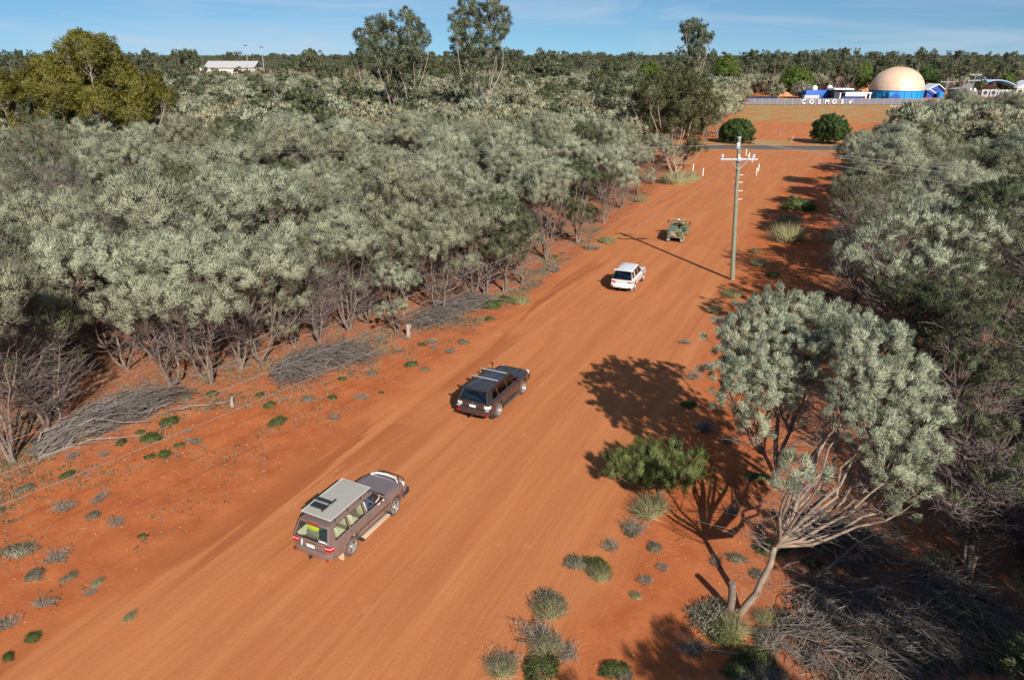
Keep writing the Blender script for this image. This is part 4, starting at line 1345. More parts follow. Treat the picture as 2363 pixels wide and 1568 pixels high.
for px, py, kd, s, lab in PLANTS:
    x, y = G(px, py)
    if px < 560 and py > 1090 or kd == 'dry': s *= .78
    plant(kd, x, y, s, lab, None, .8 if kd == 'green' and s > 3 else 1.0)
# many small ones on the verges, alike
LM = {'left': [(60, 1150, 'by the left picture edge'), (60, 1400, 'near the bottom left corner'), (250, 960, 'by the fallen branch heap'), (300, 1150, 'below the fallen branch heap'), (470, 920, 'by the forked fallen branch'),
               (720, 850, 'by the middle brush pile'), (700, 960, 'below the middle brush pile'), (940, 780, 'by the cut stump'), (1030, 720, 'by the second brush pile'), (900, 880, 'left of the charcoal wagon'),
               (1150, 700, 'by the yellow-green shrubs'), (1290, 620, 'left of the white car'), (1400, 540, 'left of the camouflaged vehicle'), (500, 800, 'under the front acacias')],
      'right': [(1690, 650, 'by the power pole'), (1600, 800, 'by the upper foreground shade'), (1620, 950, 'behind the needle-leaved shrub'), (1480, 1220, 'below the needle-leaved shrub'), (1370, 1310, 'by the double shrub'),
                (1260, 1450, 'in the bottom cluster'), (1500, 1400, 'on the open soil by the trunk shadow'), (1830, 520, 'by the row of large shrubs'), (1700, 1300, 'by the leaning trunk')]}
n_ = 0
while n_ < 150:
    side = rs.random() < .62
    y = 9 + 66 * rs.random() ** 1.15
    if side:
        x = np.interp(y, [q[1] for q in LEFT_EDGE], [q[0] for q in LEFT_EDGE]) + rs.random() ** 1.4 * 10 - 2.5
    else:
        x = np.interp(y, [q[1] for q in RIGHT_EDGE], [q[0] for q in RIGHT_EDGE]) - 4 + rs.random() * 6
    if float(track_mask(np.array([x]), np.array([y]))[0]) > .02: continue
    f = in_view(x, y, 0)
    if f is None or not (-20 < f[0] < 2380 and f[1] < 1590): continue
    q = rs.random(); kd = 'dry' if q < .4 else 'salt' if q < .72 else 'green' if q < .84 else 'tussock'
    where = 'left' if side else 'right'
    near_ = min(LM[where], key=lambda q_: (q_[0] - f[0]) ** 2 + 2 * (q_[1] - f[1]) ** 2)[2]
    plant(kd, x, y, .3 + .55 * rs.random() ** 1.6, 'small ' + {'dry': 'dry twiggy bush', 'salt': 'grey saltbush', 'green': 'green shrub', 'tussock': 'grass tussock'}[kd] + ' on the ' + where + ' verge ' + near_,
          'small ' + {'dry': 'dry', 'salt': 'grey', 'green': 'green', 'tussock': 'grass'}[kd] + ' plants on the ' + where + ' verge ' + near_)
    n_ += 1
# shaded undergrowth bottom right
for i in range(44):
    px, py = 1620 + 820 * rs.random(), 1400 + 170 * rs.random()
    if px < 1700 and py > 1500 and rs.random() < .7: continue
    x, y = G(px, py); q = rs.random(); kd = 'salt' if q < .45 else 'green' if q < .7 else 'tussock' if q < .85 else 'dry'
    plant(kd, x, y, .7 + .8 * rs.random(), {'dry': 'dry twiggy bush', 'salt': 'grey-green low shrub', 'green': 'dull green low shrub', 'tussock': 'grass tussock'}[kd] + ' in the deep shade at the bottom right corner', 'undergrowth in the bottom right shade: ' + kd)

# twigs, bark strips and leaf litter lying on the ground
def litter_mesh(n, seed, test, ln=(.1, .5), area=None):
    rng = np.random.default_rng(seed); P = []
    while sum(map(len, P)) < n:
        x = area[0] + (area[1] - area[0]) * rng.random(4000); y = area[2] + (area[3] - area[2]) * rng.random(4000)
        m = test(x, y, rng); P.append(np.stack([x[m], y[m]], 1))
    P = np.concatenate(P)[:n]
    z = hgt(P[:, 0], P[:, 1])
    a = rng.random(n) * 2 * PI; l = ln[0] + (ln[1] - ln[0]) * rng.random(n) ** 2.2
    d = np.stack([np.cos(a) * l, np.sin(a) * l, (rng.random(n) * .35) * l], 1)
    sd = np.stack([-np.sin(a), np.cos(a), np.zeros(n)], 1) * (.009 + .012 * rng.random((n, 1)))
    p0 = np.stack([P[:, 0], P[:, 1], z + .005], 1)
    up = np.array((0, 0, .022))
    V = np.stack([p0 - sd, p0 + sd, p0 + d, p0 + up + d * .4], 1).reshape(-1, 3)
    k = np.arange(n)[:, None] * 4
    F = np.concatenate([k + np.array([0, 1, 3]), k + np.array([1, 2, 3]), k + np.array([2, 0, 3])])
    return mesh_np('litter', V, F, [M['stick']])
def t_verge(x, y, rng):
    l = poly_side(x, y, LEFT_EDGE); r = poly_side(x, y, RIGHT_EDGE)
    dn = np.where(x < HX / HY * y * .6 + 0, np.exp(-np.clip(l + 2, 0, 99) / 3.5), np.exp(-np.clip(-r + 1.5, 0, 99) / 1.6))
    dn = dn * np.clip(1.4 * vnoise(x * .9, y * .9, 88) - .1, 0, 1)
    return (rng.random(x.shape) < dn) & (track_mask(x, y) < .05)
o = link('leaf_litter', litter_mesh(46000, 61, t_verge, (.08, .55), (-48, 44, 8, 78))); o['kind'] = 'stuff'
def t_clod(x, y, rng):
    return (track_mask(x, y) < .1) & (rng.random(x.shape) < .9)
def clods(n, seed):
    rng = np.random.default_rng(seed)
    x = -35 + 70 * rng.random(n * 4); y = 9 + 50 * rng.random(n * 4)
    m = (track_mask(x, y) < .5); x = x[m][:n]; y = y[m][:n]; n = len(x)
    r = .012 + .035 * rng.random(n) ** 3
    z = hgt(x, y)
    c = np.stack([x, y, z], 1)
    octv = np.array([(1, 0, 0), (0, 1, 0), (-1, 0, 0), (0, -1, 0), (0, 0, .8)], float)
    V = c[:, None, :] + octv[None] * r[:, None, None] * (1.0 + .5 * rng.random((n, 5, 1)))
    k = np.arange(n)[:, None] * 5
    F = np.concatenate([k + np.array(q) for q in ((0, 1, 4), (1, 2, 4), (2, 3, 4), (3, 0, 4))])
    return mesh_np('clods', V.reshape(-1, 3), F, [mat('soil_clod', (.36, .11, .042), .95, noise=(3, 1, (.50, .21, .10)))])
o = link('soil_clods', clods(12000, 62)); o['kind'] = 'stuff'
def cover(n, seed, test, area, mt, ln=.10, m=9):
    rng = np.random.default_rng(seed); P = []
    while sum(map(len, P)) < n:
        x = area[0] + (area[1] - area[0]) * rng.random(4000); y = area[2] + (area[3] - area[2]) * rng.random(4000)
        q = test(x, y, rng); P.append(np.stack([x[q], y[q]], 1))
    P = np.concatenate(P)[:n]
    C = np.stack([P[:, 0], P[:, 1], hgt(P[:, 0], P[:, 1])], 1)
    V, F, N_ = leaves_np(C, np.tile((0., 0, 1), (n, 1)), m, .11, ln, .024, rng, up=.2, jit=1.4, flat=.25)
    return mesh_np('cover', V, F, [mt], True, normals=N_)
def t_cover(x, y, rng):
    l = poly_side(x, y, LEFT_EDGE)
    dn = np.exp(-np.abs(l - 1.0) / 3.6) * np.clip(2.6 * vnoise(x * .55, y * .55, 71) - 1.0, 0, 1)
    return (rng.random(x.shape) < dn) & (track_mask(x, y) < .05)
o = link('ground_cover', cover(15000, 63, t_cover, (-45, 25, 14, 100), M['saltbush'])); o['kind'] = 'stuff'
o = link('green_ground_cover', cover(5000, 64, t_cover, (-45, 25, 14, 100), M['shrub_green'])); o['kind'] = 'stuff'

# ------------------------------------------------------------------ brush piles, fallen branches
def brush(name, label, pts, n, seed, width, height, ln=(1.0, 2.6), thick=(.016, .006), dirn=None, spread_=.62, mt='twig_dark', group=None):
    rng = np.random.default_rng(seed)
    P = np.array([G(*p_) for p_ in pts]); ps = []; spread_ = spread_ * 1.35
    c = P.mean(0)
    for i in range(n):
        f = rng.random() * (len(P) - 1); k = int(f); f -= k
        b_ = P[k] * (1 - f) + P[min(k + 1, len(P) - 1)] * f
        ax = P[-1] - P[0]; ax = ax / np.linalg.norm(ax); nr = np.array((-ax[1], ax[0]))
        w = rng.normal() * width * .42
        prof = max(0, 1 - (w / width) ** 2) * math.sin(PI * min(max((k + f) / (len(P) - 1) * .9 + .08, 0), 1))
        b_ = b_ + nr * w
        z = gz(*b_) + rng.random() * height * prof + .02
        d0 = ax if dirn is None else np.array(dirn)
        a = math.atan2(d0[1], d0[0]) + rng.normal() * spread_
        l = ln[0] + (ln[1] - ln[0]) * rng.random()
        e = (b_[0] + math.cos(a) * l, b_[1] + math.sin(a) * l, max(.02, z + rng.normal() * .15 - .1))
        s0 = (b_[0] - math.cos(a) * l * .3, b_[1] - math.sin(a) * l * .3, z)
        cu = curve(s0, e, 5, (rng.normal() * .3, rng.normal() * .3, (.3 + .5 * rng.random())), rng, wob=.22)
        big_ = rng.random() < .16
        ps.append((cu, np.linspace(thick[0], thick[1], 5) * ((1.5 + 1.0 * rng.random()) if big_ else (.5 + .8 * rng.random()))))
        for w_ in range(2):
            q = rng.integers(1, 4); a2 = a + rng.normal() * .6
            ps.append((np.array([cu[q], cu[q] + np.array((math.cos(a2), math.sin(a2), .15)) * l * .18, cu[q] + np.array((math.cos(a2 + .2), math.sin(a2 + .2), .12)) * l * .36]), (.008, .007, .005)))
    off = np.array((c[0], c[1], 0))
    V, F = tubes_np(ps, 4)
    o = link(name, mesh_np(name, V - off, F, [M[mt]], True), loc=tuple(off))
    tag(o, label, 'brush pile', group)
    return o
brush('brush_pile', 'dark heap of dead branches in the middle of the left verge', [(640, 878), (700, 850), (760, 838), (815, 822)], 620, 1, 1.25, 1.05, group='brush piles along the left verge')
brush('brush_pile', 'long grey brush pile below the stump, running to the yellow-green shrubs', [(955, 758), (1010, 738), (1060, 716), (1105, 696)], 560, 2, 1.1, .9, group='brush piles along the left verge')
brush('brush_pile', 'fallen branch heap at left, fanning out from its root end', [(110, 1030), (170, 1005), (230, 975), (290, 950), (350, 942)], 420, 3, 1.0, .75, ln=(1.2, 3.4), thick=(.03, .01), spread_=.22, group='brush piles along the left verge')
brush('brush_pile', 'shaded heap of grey branches right of the leaning trunk at bottom right', [(1850, 1390), (1950, 1400), (2050, 1440), (2150, 1480)], 300, 4, 1.6, .5, spread_=.55, group='fallen wood in the right shade')
brush('brush_pile', 'sun-flecked sticks at the bottom right corner', [(1800, 1440), (1900, 1480), (2020, 1540), (2100, 1560)], 200, 5, 1.3, .3, spread_=.6, group='fallen wood in the right shade')
brush('brush_pile', 'tangle of dry branches below the half bare tree at the right edge', [(2100, 1350), (2200, 1400), (2300, 1440)], 240, 6, 1.5, .5, spread_=.7, group='fallen wood in the right shade')
brush('brush_pile', 'grey branches heaped in the shade between the two large foreground acacias', [(1850, 1230), (1930, 1250), (2010, 1290)], 260, 7, 1.4, .9, spread_=.7, group='fallen wood in the right shade')
def fallen(label, pts, r, seed, m='stick', twig=8):
    rng = np.random.default_rng(seed)
    P = [np.array((*G(a, b_), 0.)) + np.array((0, 0, gz(*G(a, b_)) + z)) for a, b_, z in pts]
    P = np.array(P); ps = [(P, np.linspace(r, r * .35, len(P)))]
    for i in range(twig):
        k = rng.integers(1, len(P)); a = rng.random() * 6.28; l = .4 + .8 * rng.random()
        e = P[k] + np.array((math.cos(a) * l, math.sin(a) * l, .12 + .25 * rng.random()))
        ps.append((curve(P[k], e, 4, (0, 0, .05), rng), np.linspace(r * .35, .006, 4)))
    off = P[0] * np.array((1, 1, 0))
    V, F = tubes_np(ps, 6)
    o = link('fallen_branch', mesh_np('fallen_branch', V - off, F, [M[m]], True), loc=tuple(off))
    tag(o, label, 'branch')
fallen('pale forked fallen branch stretching right from the branch heap', [(400, 950, .05), (440, 940, .12), (480, 936, .1), (530, 928, .1), (548, 915, .3)], .055, 1)
fallen('long pale curved branch along the lower side of the branch heap', [(90, 1060, .1), (150, 1040, .15), (210, 1018, .12), (290, 1010, .1), (370, 1000, .05)], .06, 2)
fallen('thick branch arching from the root end over the branch heap', [(90, 1055, .1), (140, 1010, .45), (190, 970, .6), (250, 945, .4), (300, 940, .1)], .07, 3)
fallen('leaning dead stem right of the large leaning trunk', [(1870, 1345, .1), (1925, 1320, .5), (1970, 1300, 1.0), (2010, 1300, 1.5)], .09, 4, 'bark')
fallen('thin pale stick across the shade at the foot of the trunk', [(1640, 1500, .05), (1700, 1512, .1), (1760, 1496, .12), (1800, 1480, .1)], .03, 5)
fallen('pale sunlit log end in the shade right of the trunk', [(1840, 1410, .1), (1880, 1418, .15), (1920, 1440, .1)], .09, 6, 'pale_bark', 3)

# cut stump on the left verge
x, y = G(942, 778)
mb = MB(); mb.tube([(0, 0, -.1), (.02, .01, .45), (.0, .03, .95)], [.17, .14, .13], 12)
mb.tube([(.02, 0, .5), (.16, .05, .75), (.2, .06, .98)], [.07, .06, .05], 8)
tag(mb.build('cut_stump', M['pale_bark'], loc=(x, y, gz(x, y))), 'short pale cut stump standing left of the second brush pile', 'stump')
x, y = G(536, 935)
mb = MB(); mb.tube([(0, 0, -.1), (.0, .01, .3), (.06, .02, .6)], [.12, .09, .04], 9)
tag(mb.build('broken_stump', M['pale_bark'], loc=(x, y, gz(x, y))), 'small broken stump at the right end of the forked fallen branch', 'stump')

# ------------------------------------------------------------------ power pole and lines
green_pole = mat('treated_pole', (.16, .20, .12), .85, noise=(5, .9, (.27, .24, .18)), bump=.5)
galv = mat('galvanised_steel', (.55, .57, .60), .45, .6, noise=(6, .5, (.40, .42, .45)))
porc = mat('porcelain', (.62, .60, .60), .25)
blk = mat('black_rubber', (.02, .02, .02), .6)
alum = mat('aluminium_wire', (.28, .25, .23), .6, .3)
PX_, PY_ = G(1690, 645)
PH = 12.0
pole = thing('power_pole', 'tall green treated timber power pole with two crossarm levels at the right track edge', 'power pole', (PX_, PY_, gz(PX_, PY_)))
LN10, LN11 = -.94, -1.02
mb = MB()
prof = [(0, 0, -.3), (.0, 0, 2), (.03, 0, 4), (.07, 0, 6.0), (.09, 0, 8), (.14, 0, 9), (.16, 0, PH)]
mb.tube(prof, [.20, .19, .18, .17, .16, .155, .145], 14)
mb.build('post', green_pole, pole)
LX = .14
mb = MB(); mb.lathe([(.0, PH + .06), (.16, PH + .05), (.17, PH - .02), (.165, PH - .1)], 14, Matrix.Translation((.16, 0, 0))); mb.build('cap', galv, pole)
arm = MB().box((LX, -.2, 10.28), (3.05, .12, .14), bev=.01).build('crossarm', galv, pole)
for s in (-1, 1):
    MB().tube([(LX + s * .72, -.22, 10.22), (LX, -.18, 9.45)], .028, 6).build('brace', galv, pole)
for x_ in (-1.35, .78, 1.2, -.02):
    ins = MB().lathe([(.03, 0), (.03, .06), (.10, .08), (.11, .14), (.07, .17), (.10, .20), (.10, .26), (.06, .32), (0, .34)], 12, Matrix.Translation((LX + x_, -.2, 10.36)))
    ins.build('insulator', porc, pole)
MB().box((LX, -.3, 10.28), (.32, .10, .3), bev=.02).build('bracket', galv, pole)
for z in (9.0, 8.4, 7.7, 7.0):
    for s in (-1, 1):
        MB().tube([(.12 + s * .14, 0, z), (.12 + s * .46, 0, z + (.02))], .014, 5).build('step_bolt', galv, pole)
MB().box((.02, -.2, 11.35), (.26, .22, .5), bev=.05).build('switch_box', galv, pole)
for s, yy in ((-1, .02), (-1, .35), (1, .02), (1, -.35)):
    q = MB(); q.tube([(LX + s * .15, yy * .4, 11.65), (LX + s * .55, yy, 11.6)], .03, 6)
    for k in range(4): q.lathe([(.03, 0), (.085, .02), (.03, .05)], 10, Matrix.Translation((LX + s * (.6 + .09 * k), yy, 11.59)) @ Matrix.Rotation(PI / 2, 4, 'Y'))
    q.tube([(LX + s * .55, yy, 11.6), (LX + s * 1.2, yy * 1.2, 11.52)], .022, 6)
    q.build('strain_insulator', blk, pole)
for c_ in pole.children:
    me_ = c_.data
    if c_.name.startswith('post'):
        for v_ in me_.vertices: v_.co.x -= .088 * v_.co.z
    else:
        c_.location.x = -.088 * sum(v_.co.z for v_ in me_.vertices) / len(me_.vertices)
def wire(name_label, p0, p1, sag, r=.014, grp='overhead wires'):
    n = 40; P = []
    for i in range(n + 1):
        f = i / n
        P.append(tuple(p0[k] * (1 - f) + p1[k] * f for k in range(3)))
        P[-1] = (P[-1][0], P[-1][1], P[-1][2] - sag * 4 * f * (1 - f))
    off = P[0]
    V, F = tubes_np([(np.array(P) - np.array(off), r)], 5)
    o = link('overhead_wire', mesh_np('overhead_wire', V, F, [alum], True), loc=off)
    tag(o, name_label, 'wire', grp)
zt_ = gz(PX_, PY_)
wdir = np.array((-46.3, -64.8)); 
for k, (ox, sg, lab) in enumerate(((-1.35, 1.9, 'leftmost of three overhead wires running from the crossarm to the lower left corner'),
                                  (-.02, 2.1, 'middle of three overhead wires running from the crossarm to the lower left corner'),
                                  (1.2, 2.3, 'rightmost of three overhead wires running from the crossarm to the lower left corner'))):
    nx_, ny_ = .81, -.58
    e = (PX_ + wdir[0] + nx_ * ox, PY_ + wdir[1] + ny_ * ox, 10.6)
    wire(lab, (PX_ + LX + ox + LN10, PY_ - .2, zt_ + 10.7), e, sg, .008)
for yy, sg, lab in ((.02, 1.3, 'upper wire running left from the pole top across the woodland'), (.42, 1.7, 'lower wire running left from the pole top across the woodland')):
    wire(lab, (PX_ + LX - 1.2 + LN11, PY_ + yy, 11.4), (PX_ - 84, PY_ + 8 + yy * 2, 12.6), sg, .009)
for yy, sg, lab in ((.02, 2.0, 'upper wire running right from the pole top'), (-.42, 2.4, 'lower wire running right from the pole top')):
    wire(lab, (PX_ + LX + 1.2 + LN11, PY_ + yy, 11.58), (PX_ + 62, PY_ - 26 + yy * 3, 12.0), sg, .017)
wire('third wire running right from the pole top, sagging lowest', (PX_ + LX + .2 + LN11, PY_ - .1, 11.2), (PX_ + 62, PY_ - 30, 11.2), 2.6, .016)
def simple_pole(label, x, y, h, arms, z0=0.0, boxes=0, m=None, aw=3.0):
    t = thing('power_pole', label, 'power pole', (x, y, z0), 0, 'power poles')
    MB().tube([(0, 0, -.3), (0, 0, h)], [.19, .14], 10).build('post', m or green_pole, t)
    for z in arms:
        MB().box((0, -.18, z), (aw, .14, .16)).build('crossarm', galv, t)
        for s in (-1, 1):
            MB().tube([(s * aw * .27, -.18, z - .05), (0, -.16, z - .85)], .04, 5).build('brace', galv, t)
            MB().lathe([(.05, 0), (.11, .1), (.06, .3), (0, .32)], 8, Matrix.Translation((s * aw * .42, -.18, z + .08))).build('insulator', porc, t)
    for k in range(boxes):
        MB().box(((k * 2 - 1) * .9, -.2, h * .45), (.8, .7, 1.3), bev=.06).build('transformer', mat('transformer_grey', (.6, .6, .58), .5), t)
    return t
simple_pole('pole behind the camera that carries the three lower wires', PX_ + wdir[0], PY_ + wdir[1], 11.5, (10.3,))
simple_pole('power pole off to the left that ends the two upper wires', PX_ - 84, PY_ + 8, 13, (12.4,))
simple_pole('power pole off to the right that ends the right-hand wires', PX_ + 62, PY_ - 27, 12.6, (11.8,))
p = at(2073, 240, 205); simple_pole('power pole with one pale crossarm rising from the right trees before the dome', p[0], p[1], p[2], (p[2] - .6,), aw=5.2)
p = at(2188, 184, 300); simple_pole('green power pole in front of the grey roof right of the dome', p[0], p[1], p[2], (p[2] - .9,), aw=6.4)
p = at(2252, 171, 290); simple_pole('tall power pole with two crossarms and twin transformers before the blue roof', p[0], p[1], p[2], (p[2] - .3, p[2] - 2.6), boxes=2, aw=5.6)

# ------------------------------------------------------------------ posts, sign, markers at the junction
white = mat('white_paint', (.80, .79, .76), .5, noise=(8, .4, (.62, .55, .48)))
red = mat('sign_red', (.55, .03, .04), .4)
def bollard(label, px, py, tilt=(0, 0)):
    x, y = G(px, py)
    mb = MB(); mb.box((0, 0, .58), (.15, .15, 1.2), bev=.02); mb.lathe([(.075, 1.18), (.06, 1.23), (0, 1.25)], 8)
    o = mb.build('guide_post', white, loc=(x, y, gz(x, y)), rot=(tilt[0], tilt[1], .3))
    tag(o, label, 'post', 'white posts at the junction')
bollard('white post left of the pair beside the forked gum', 1598.6, 395)
bollard('white post right of the pair beside the forked gum, nearer the track', 1621.3, 405.7)
bollard('white post topmost of the slanting row right of the power pole', 1721, 358.5)
bollard('white post second from the top in the row right of the power pole', 1728, 366.7)
bollard('white post third from the top in the row right of the power pole', 1735, 374)
bollard('white post right of the lowest pair under the crossarm end', 1749.5, 395)
bollard('white post lowest and left in the pair under the crossarm end', 1744.6, 404.4)
x, y = G(1800, 312)
mb = MB().tube([(0, 0, -.1), (0, 0, 1.3)], .07, 8)
tag(mb.build('marker_post', mat('violet_paint', (.30, .28, .62), .5), loc=(x, y, gz(x, y))), 'slim violet-blue marker post on the clearing beyond the road', 'post')
x, y = G(1827, 326)
mb = MB().box((0, 0, .6), (.22, .16, 1.35), rx=.0, ry=.35, bev=.02)
tag(mb.build('leaning_post', M['pale_bark'], loc=(x, y, gz(x, y))), 'short leaning timber post left of the right round bush', 'post')

def text_mesh(s, size, depth, mt, bold=0.0, spacing=1.0):
    cu = bpy.data.curves.new('text', 'FONT'); cu.body = s; cu.size = size; cu.extrude = depth; cu.offset = bold
    cu.align_x = 'CENTER'; cu.align_y = 'CENTER'; cu.space_character = spacing
    o = bpy.data.objects.new('text', cu); COL.objects.link(o)
    bpy.context.view_layer.update()
    me = bpy.data.meshes.new_from_object(o.evaluated_get(bpy.context.evaluated_depsgraph_get()))
    bpy.data.objects.remove(o)
    me.materials.clear(); me.materials.append(mt)
    return me
x, y = G(1563, 386)
st = thing('stop_sign', 'red octagonal stop sign on a thin post behind the forked gum', 'road sign', (x, y, gz(x, y)), .1)
sh = (386 - 320) * (CAM_H / -ray(1563, 386)[2]) / FPX * 1.03
MB().tube([(0, 0, -.1), (0, 0, sh)], .04, 8).build('post', galv, st)
octo = [(math.cos(PI / 8 + k * PI / 4) * .46, math.sin(PI / 8 + k * PI / 4) * .46) for k in range(8)]
fm = Matrix.Translation((0, -.05, sh)) @ Matrix.Rotation(PI / 2, 4, 'X')
MB().prism([(a * 1.07, b_ * 1.07) for a, b_ in octo], .012, fm).build('sign_border', white, st, smooth=False)
MB().prism(octo, .012, Matrix.Translation((0, -.0635, sh)) @ Matrix.Rotation(PI / 2, 4, 'X')).build('sign_plate', red, st, smooth=False)
link('lettering', text_mesh('STOP', .34, .004, white, .012), st, (0, -.082, sh), (PI / 2, 0, 0))

# ------------------------------------------------------------------ the observatory grounds
FZ = 281.0
def gxy(px, t): 
    p = at(px, 235, t); return p[0], p[1]
fy = G(1720, 242)[1]
fx0 = (1722 - CX) / FPX * (CAM_H / -ray(1722, 242)[2]); 
t_f = CAM_H / -ray(1720, 242)[2]
fx0 = (1722 - CX) / FPX * t_f
fence = thing('panel_fence', 'long grey panel fence in front of the golden dome', 'fence', (fx0, fy, 0))
fpan = mat('grey_sheet', (.17, .165, .18), .55, noise=(.6, .5, (.13, .125, .14)))
fpost = mat('fence_post_grey', (.40, .385, .39), .5)
PW = (1780.5 - 1762.9) / FPX * t_f * .87
PW = 30.5 / 90 * 90 * .3385 / 1.7333 / FPX * t_f * 3.0
PW = 17.6 / FPX * t_f
npan = 34
pm = MB(); nn = 9
rows = []
for z in (0.12, 2.35):
    rows.append([((i / (nn * 4)) * (PW - .1) + .05, (.03 if (i % 4) in (1, 2) else 0), z) for i in range(nn * 4 + 1)])
pm.grid(rows); pme = pm.mesh('panel', fpan, False)
qme = MB().box((0, 0, 1.25), (.14, .14, 2.5), bev=.01).mesh('post', fpost)
rme = MB().box((PW / 2, -.045, 2.38), (PW - .14, .05, .06)).mesh('rail', fpost)
for i in range(npan):
    link('panel', pme, fence, (i * PW, .02, 0)); link('rail', rme, fence, (i * PW, 0, 0)); 
    link('post', qme, fence, (i * PW, -.02, 0))
link('post', qme, fence, (npan * PW, -.02, 0))
sgn = thing('fence_lettering', 'white COSMOS letters with a comet emblem mounted along the grey fence', 'sign', (fx0, fy - .2, 0))
def cpx(c): return (2900 + c * .3385) / 1.7333
for ch, c in (('C', 922), ('O', 1015), ('S', 1106), ('M', 1196), ('O', 1283), ('S', 1377)):
    xx = (cpx(c) - CX) / FPX * t_f - fx0
    o = link('letter', text_mesh(ch, 2.35, .03, white, .06), sgn, (xx, -.02, 1.18), (PI / 2, 0, 0))
    o['label'] = 'white letter ' + ch
xx = (cpx(1468) - CX) / FPX * t_f - fx0
mb = MB()
ring = [(.52, -.03), (.52, .03), (.26, .03), (.26, -.03)]
mb.lathe(ring, 20, Matrix.Translation((xx, -.05, 1.0)) @ Matrix.Rotation(PI / 2, 4, 'X'), closed=True)
mb.prism([(.25, .40), (.40, .22), (1.35, 1.05), (1.15, .85), (1.05, 1.1)], .05, Matrix.Translation((xx, -.03, 1.0)) @ Matrix.Rotation(PI / 2, 4, 'X'))
mb.build('comet_emblem', white, sgn)

# golden dome
tD = 325.0; pc = at(2065, 222, tD); sD = tD / FPX
rD = 57.5 * sD
zB = at(2065, 207.5, tD)[2]; zT = at(2065, 154, tD - 2)[2]
dome = thing('dome_building', 'large golden dome on a round bright blue base behind the grey fence', 'building', (pc[0], pc[1], 0))
gold = mat('gold_dome_skin', (.80, .55, .36), .36, .25, noise=(.35, .6, (.88, .64, .48)))
bm = bmesh.new(); bmesh.ops.create_icosphere(bm, subdivisions=5, radius=1)
for v in list(bm.verts):
    if v.co.z < -.12: bm.verts.remove(v)
for v in bm.verts: v.co = Vector((v.co.x * rD, v.co.y * rD, zB + max(v.co.z, 0) * (zT - zB)))
me = bpy.data.meshes.new('dome_shell'); bm.to_mesh(me); bm.free(); me.materials.append(gold); link('dome_shell', me, dome)
blue = mat('bright_blue_wall', (.008, .25, .58), .5, noise=(.4, .5, (.006, .20, .50)))
dblue = mat('deep_blue_wall_and_shadow', (.015, .06, .30), .5)  # real blue walls, and the stair shadow painted on the dome base
MB().lathe([(rD * .99, -.2), (rD * .99, zB - .05), (rD * 1.012, zB - .05), (rD * 1.012, zB + .12), (rD * .98, zB + .12)], 48).build('base_wall', blue, dome, angle=20)
for k in range(12):
    a = -PI / 2 + (k - 5.5) * .26
    MB().box((math.cos(a) * rD * 1.0, math.sin(a) * rD * 1.0, zB * .5 - .1), (.14, .3, zB - .2), rz=a).build('wall_rib', blue, dome)
MB().box((-rD * .62, -rD * .95, zB * .42), (5.2, 2.6, zB * .84), rz=.25, bev=.05).build('annex', blue, dome)
MB().prism([(-3.6, 0), (3.2, 0), (3.2, .35), (1.2, 2.9), (.6, 2.9)], .3, Matrix.Translation((-rD * .62, -rD * 1.12, .1)) @ Matrix.Rotation(PI / 2, 4, 'X')).build('stair_shadow', dblue, dome)  # dark blue slab standing for the shadow a stair casts on the drum
# faceted panel ribs across the dome
mb = MB()
for k in range(16):
    a = k * PI / 8
    mb.tube([(math.cos(a) * rD * 1.004 * math.cos(e), math.sin(a) * rD * 1.004 * math.cos(e), zB + (zT - zB) * 1.004 * math.sin(e)) for e in np.linspace(.02, 1.5, 14)], .035, 4, False)
mb.build('dome_seam', mat('dome_seam', (.55, .34, .22), .5), dome)

roofw = mat('white_roof', (.72, .73, .76), .4)
greyr = mat('grey_roof', (.36, .34, .33), .55)
dark = mat('shaded_opening', (.03, .03, .04), .6)
slab = mat('concrete_paving', (.38, .34, .30), .8)
def bxy(px, t): p = at(px, 222, t); return p[0], p[1]
# low blue observatory building
x, y = bxy(1899, 318); s_ = 318 / FPX
ob = thing('observatory_building', 'low blue building with two small white domes left of the golden dome', 'building', (x, y, 0))
MB().box((-2.5, 3, 1.9), (62 * s_, 6, 3.8), rz=.12, bev=.04).build('wall', mat('mid_blue_wall', (.02, .11, .42), .5), ob)
MB().box((-6, -1.0, .9), (36 * s_, 2.0, 1.8), rz=.12, bev=.04).build('terrace_wall', mat('terrace_grey', (.42, .42, .45), .6), ob)
for px, py in ((1888, 201), (1923, 200)):
    q = at(px, py + 3, 318); r_ = 6.4 * s_
    dm = MB(); dm.lathe([(r_, -.6), (r_, .1)] + [(r_ * math.cos(e), .1 + r_ * math.sin(e)) for e in np.linspace(.1, PI / 2, 8)], 20, Matrix.Translation((q[0] - x, q[1] - y + 4, q[2] - .2)))
    dm.build('small_dome', white, ob)
x2, y2 = bxy(1962, 312); s2 = 312 / FPX
vb = thing('visitor_building', 'white flat-roofed building with deep dark openings between blue building and dome', 'building', (x2, y2, 0))
MB().box((-1, 5, 2.0), (60 * s2, 8, 4.0)).build('wall', dark, vb)
MB().box((-3.2, 4, 4.6), (44 * s2, 9, .5), rz=-.06, bev=.05).build('roof', roofw, vb)
MB().box((2.5, 0, 3.1), (58 * s2, 6, .45), rz=-.05, bev=.05).build('canopy', roofw, vb)
MB().box((1.0, -3.0, 2.3), (48 * s2, .25, 1.2), bev=.03).build('fascia', roofw, vb)
MB().box((0, -2.2, .9), (46 * s2, .2, 1.8)).build('lower_wall', dblue, vb)
for xx in (-6.0, 5.6, 7.4): MB().box((xx * 1.0, -3.1, 1.6), (.45, .45, 3.2)).build('column', white, vb)
sp_ = thing('solar_array', 'row of dark solar panels on low frames left of the observatory grounds', 'solar panels', (*bxy(1757, 312), 0))
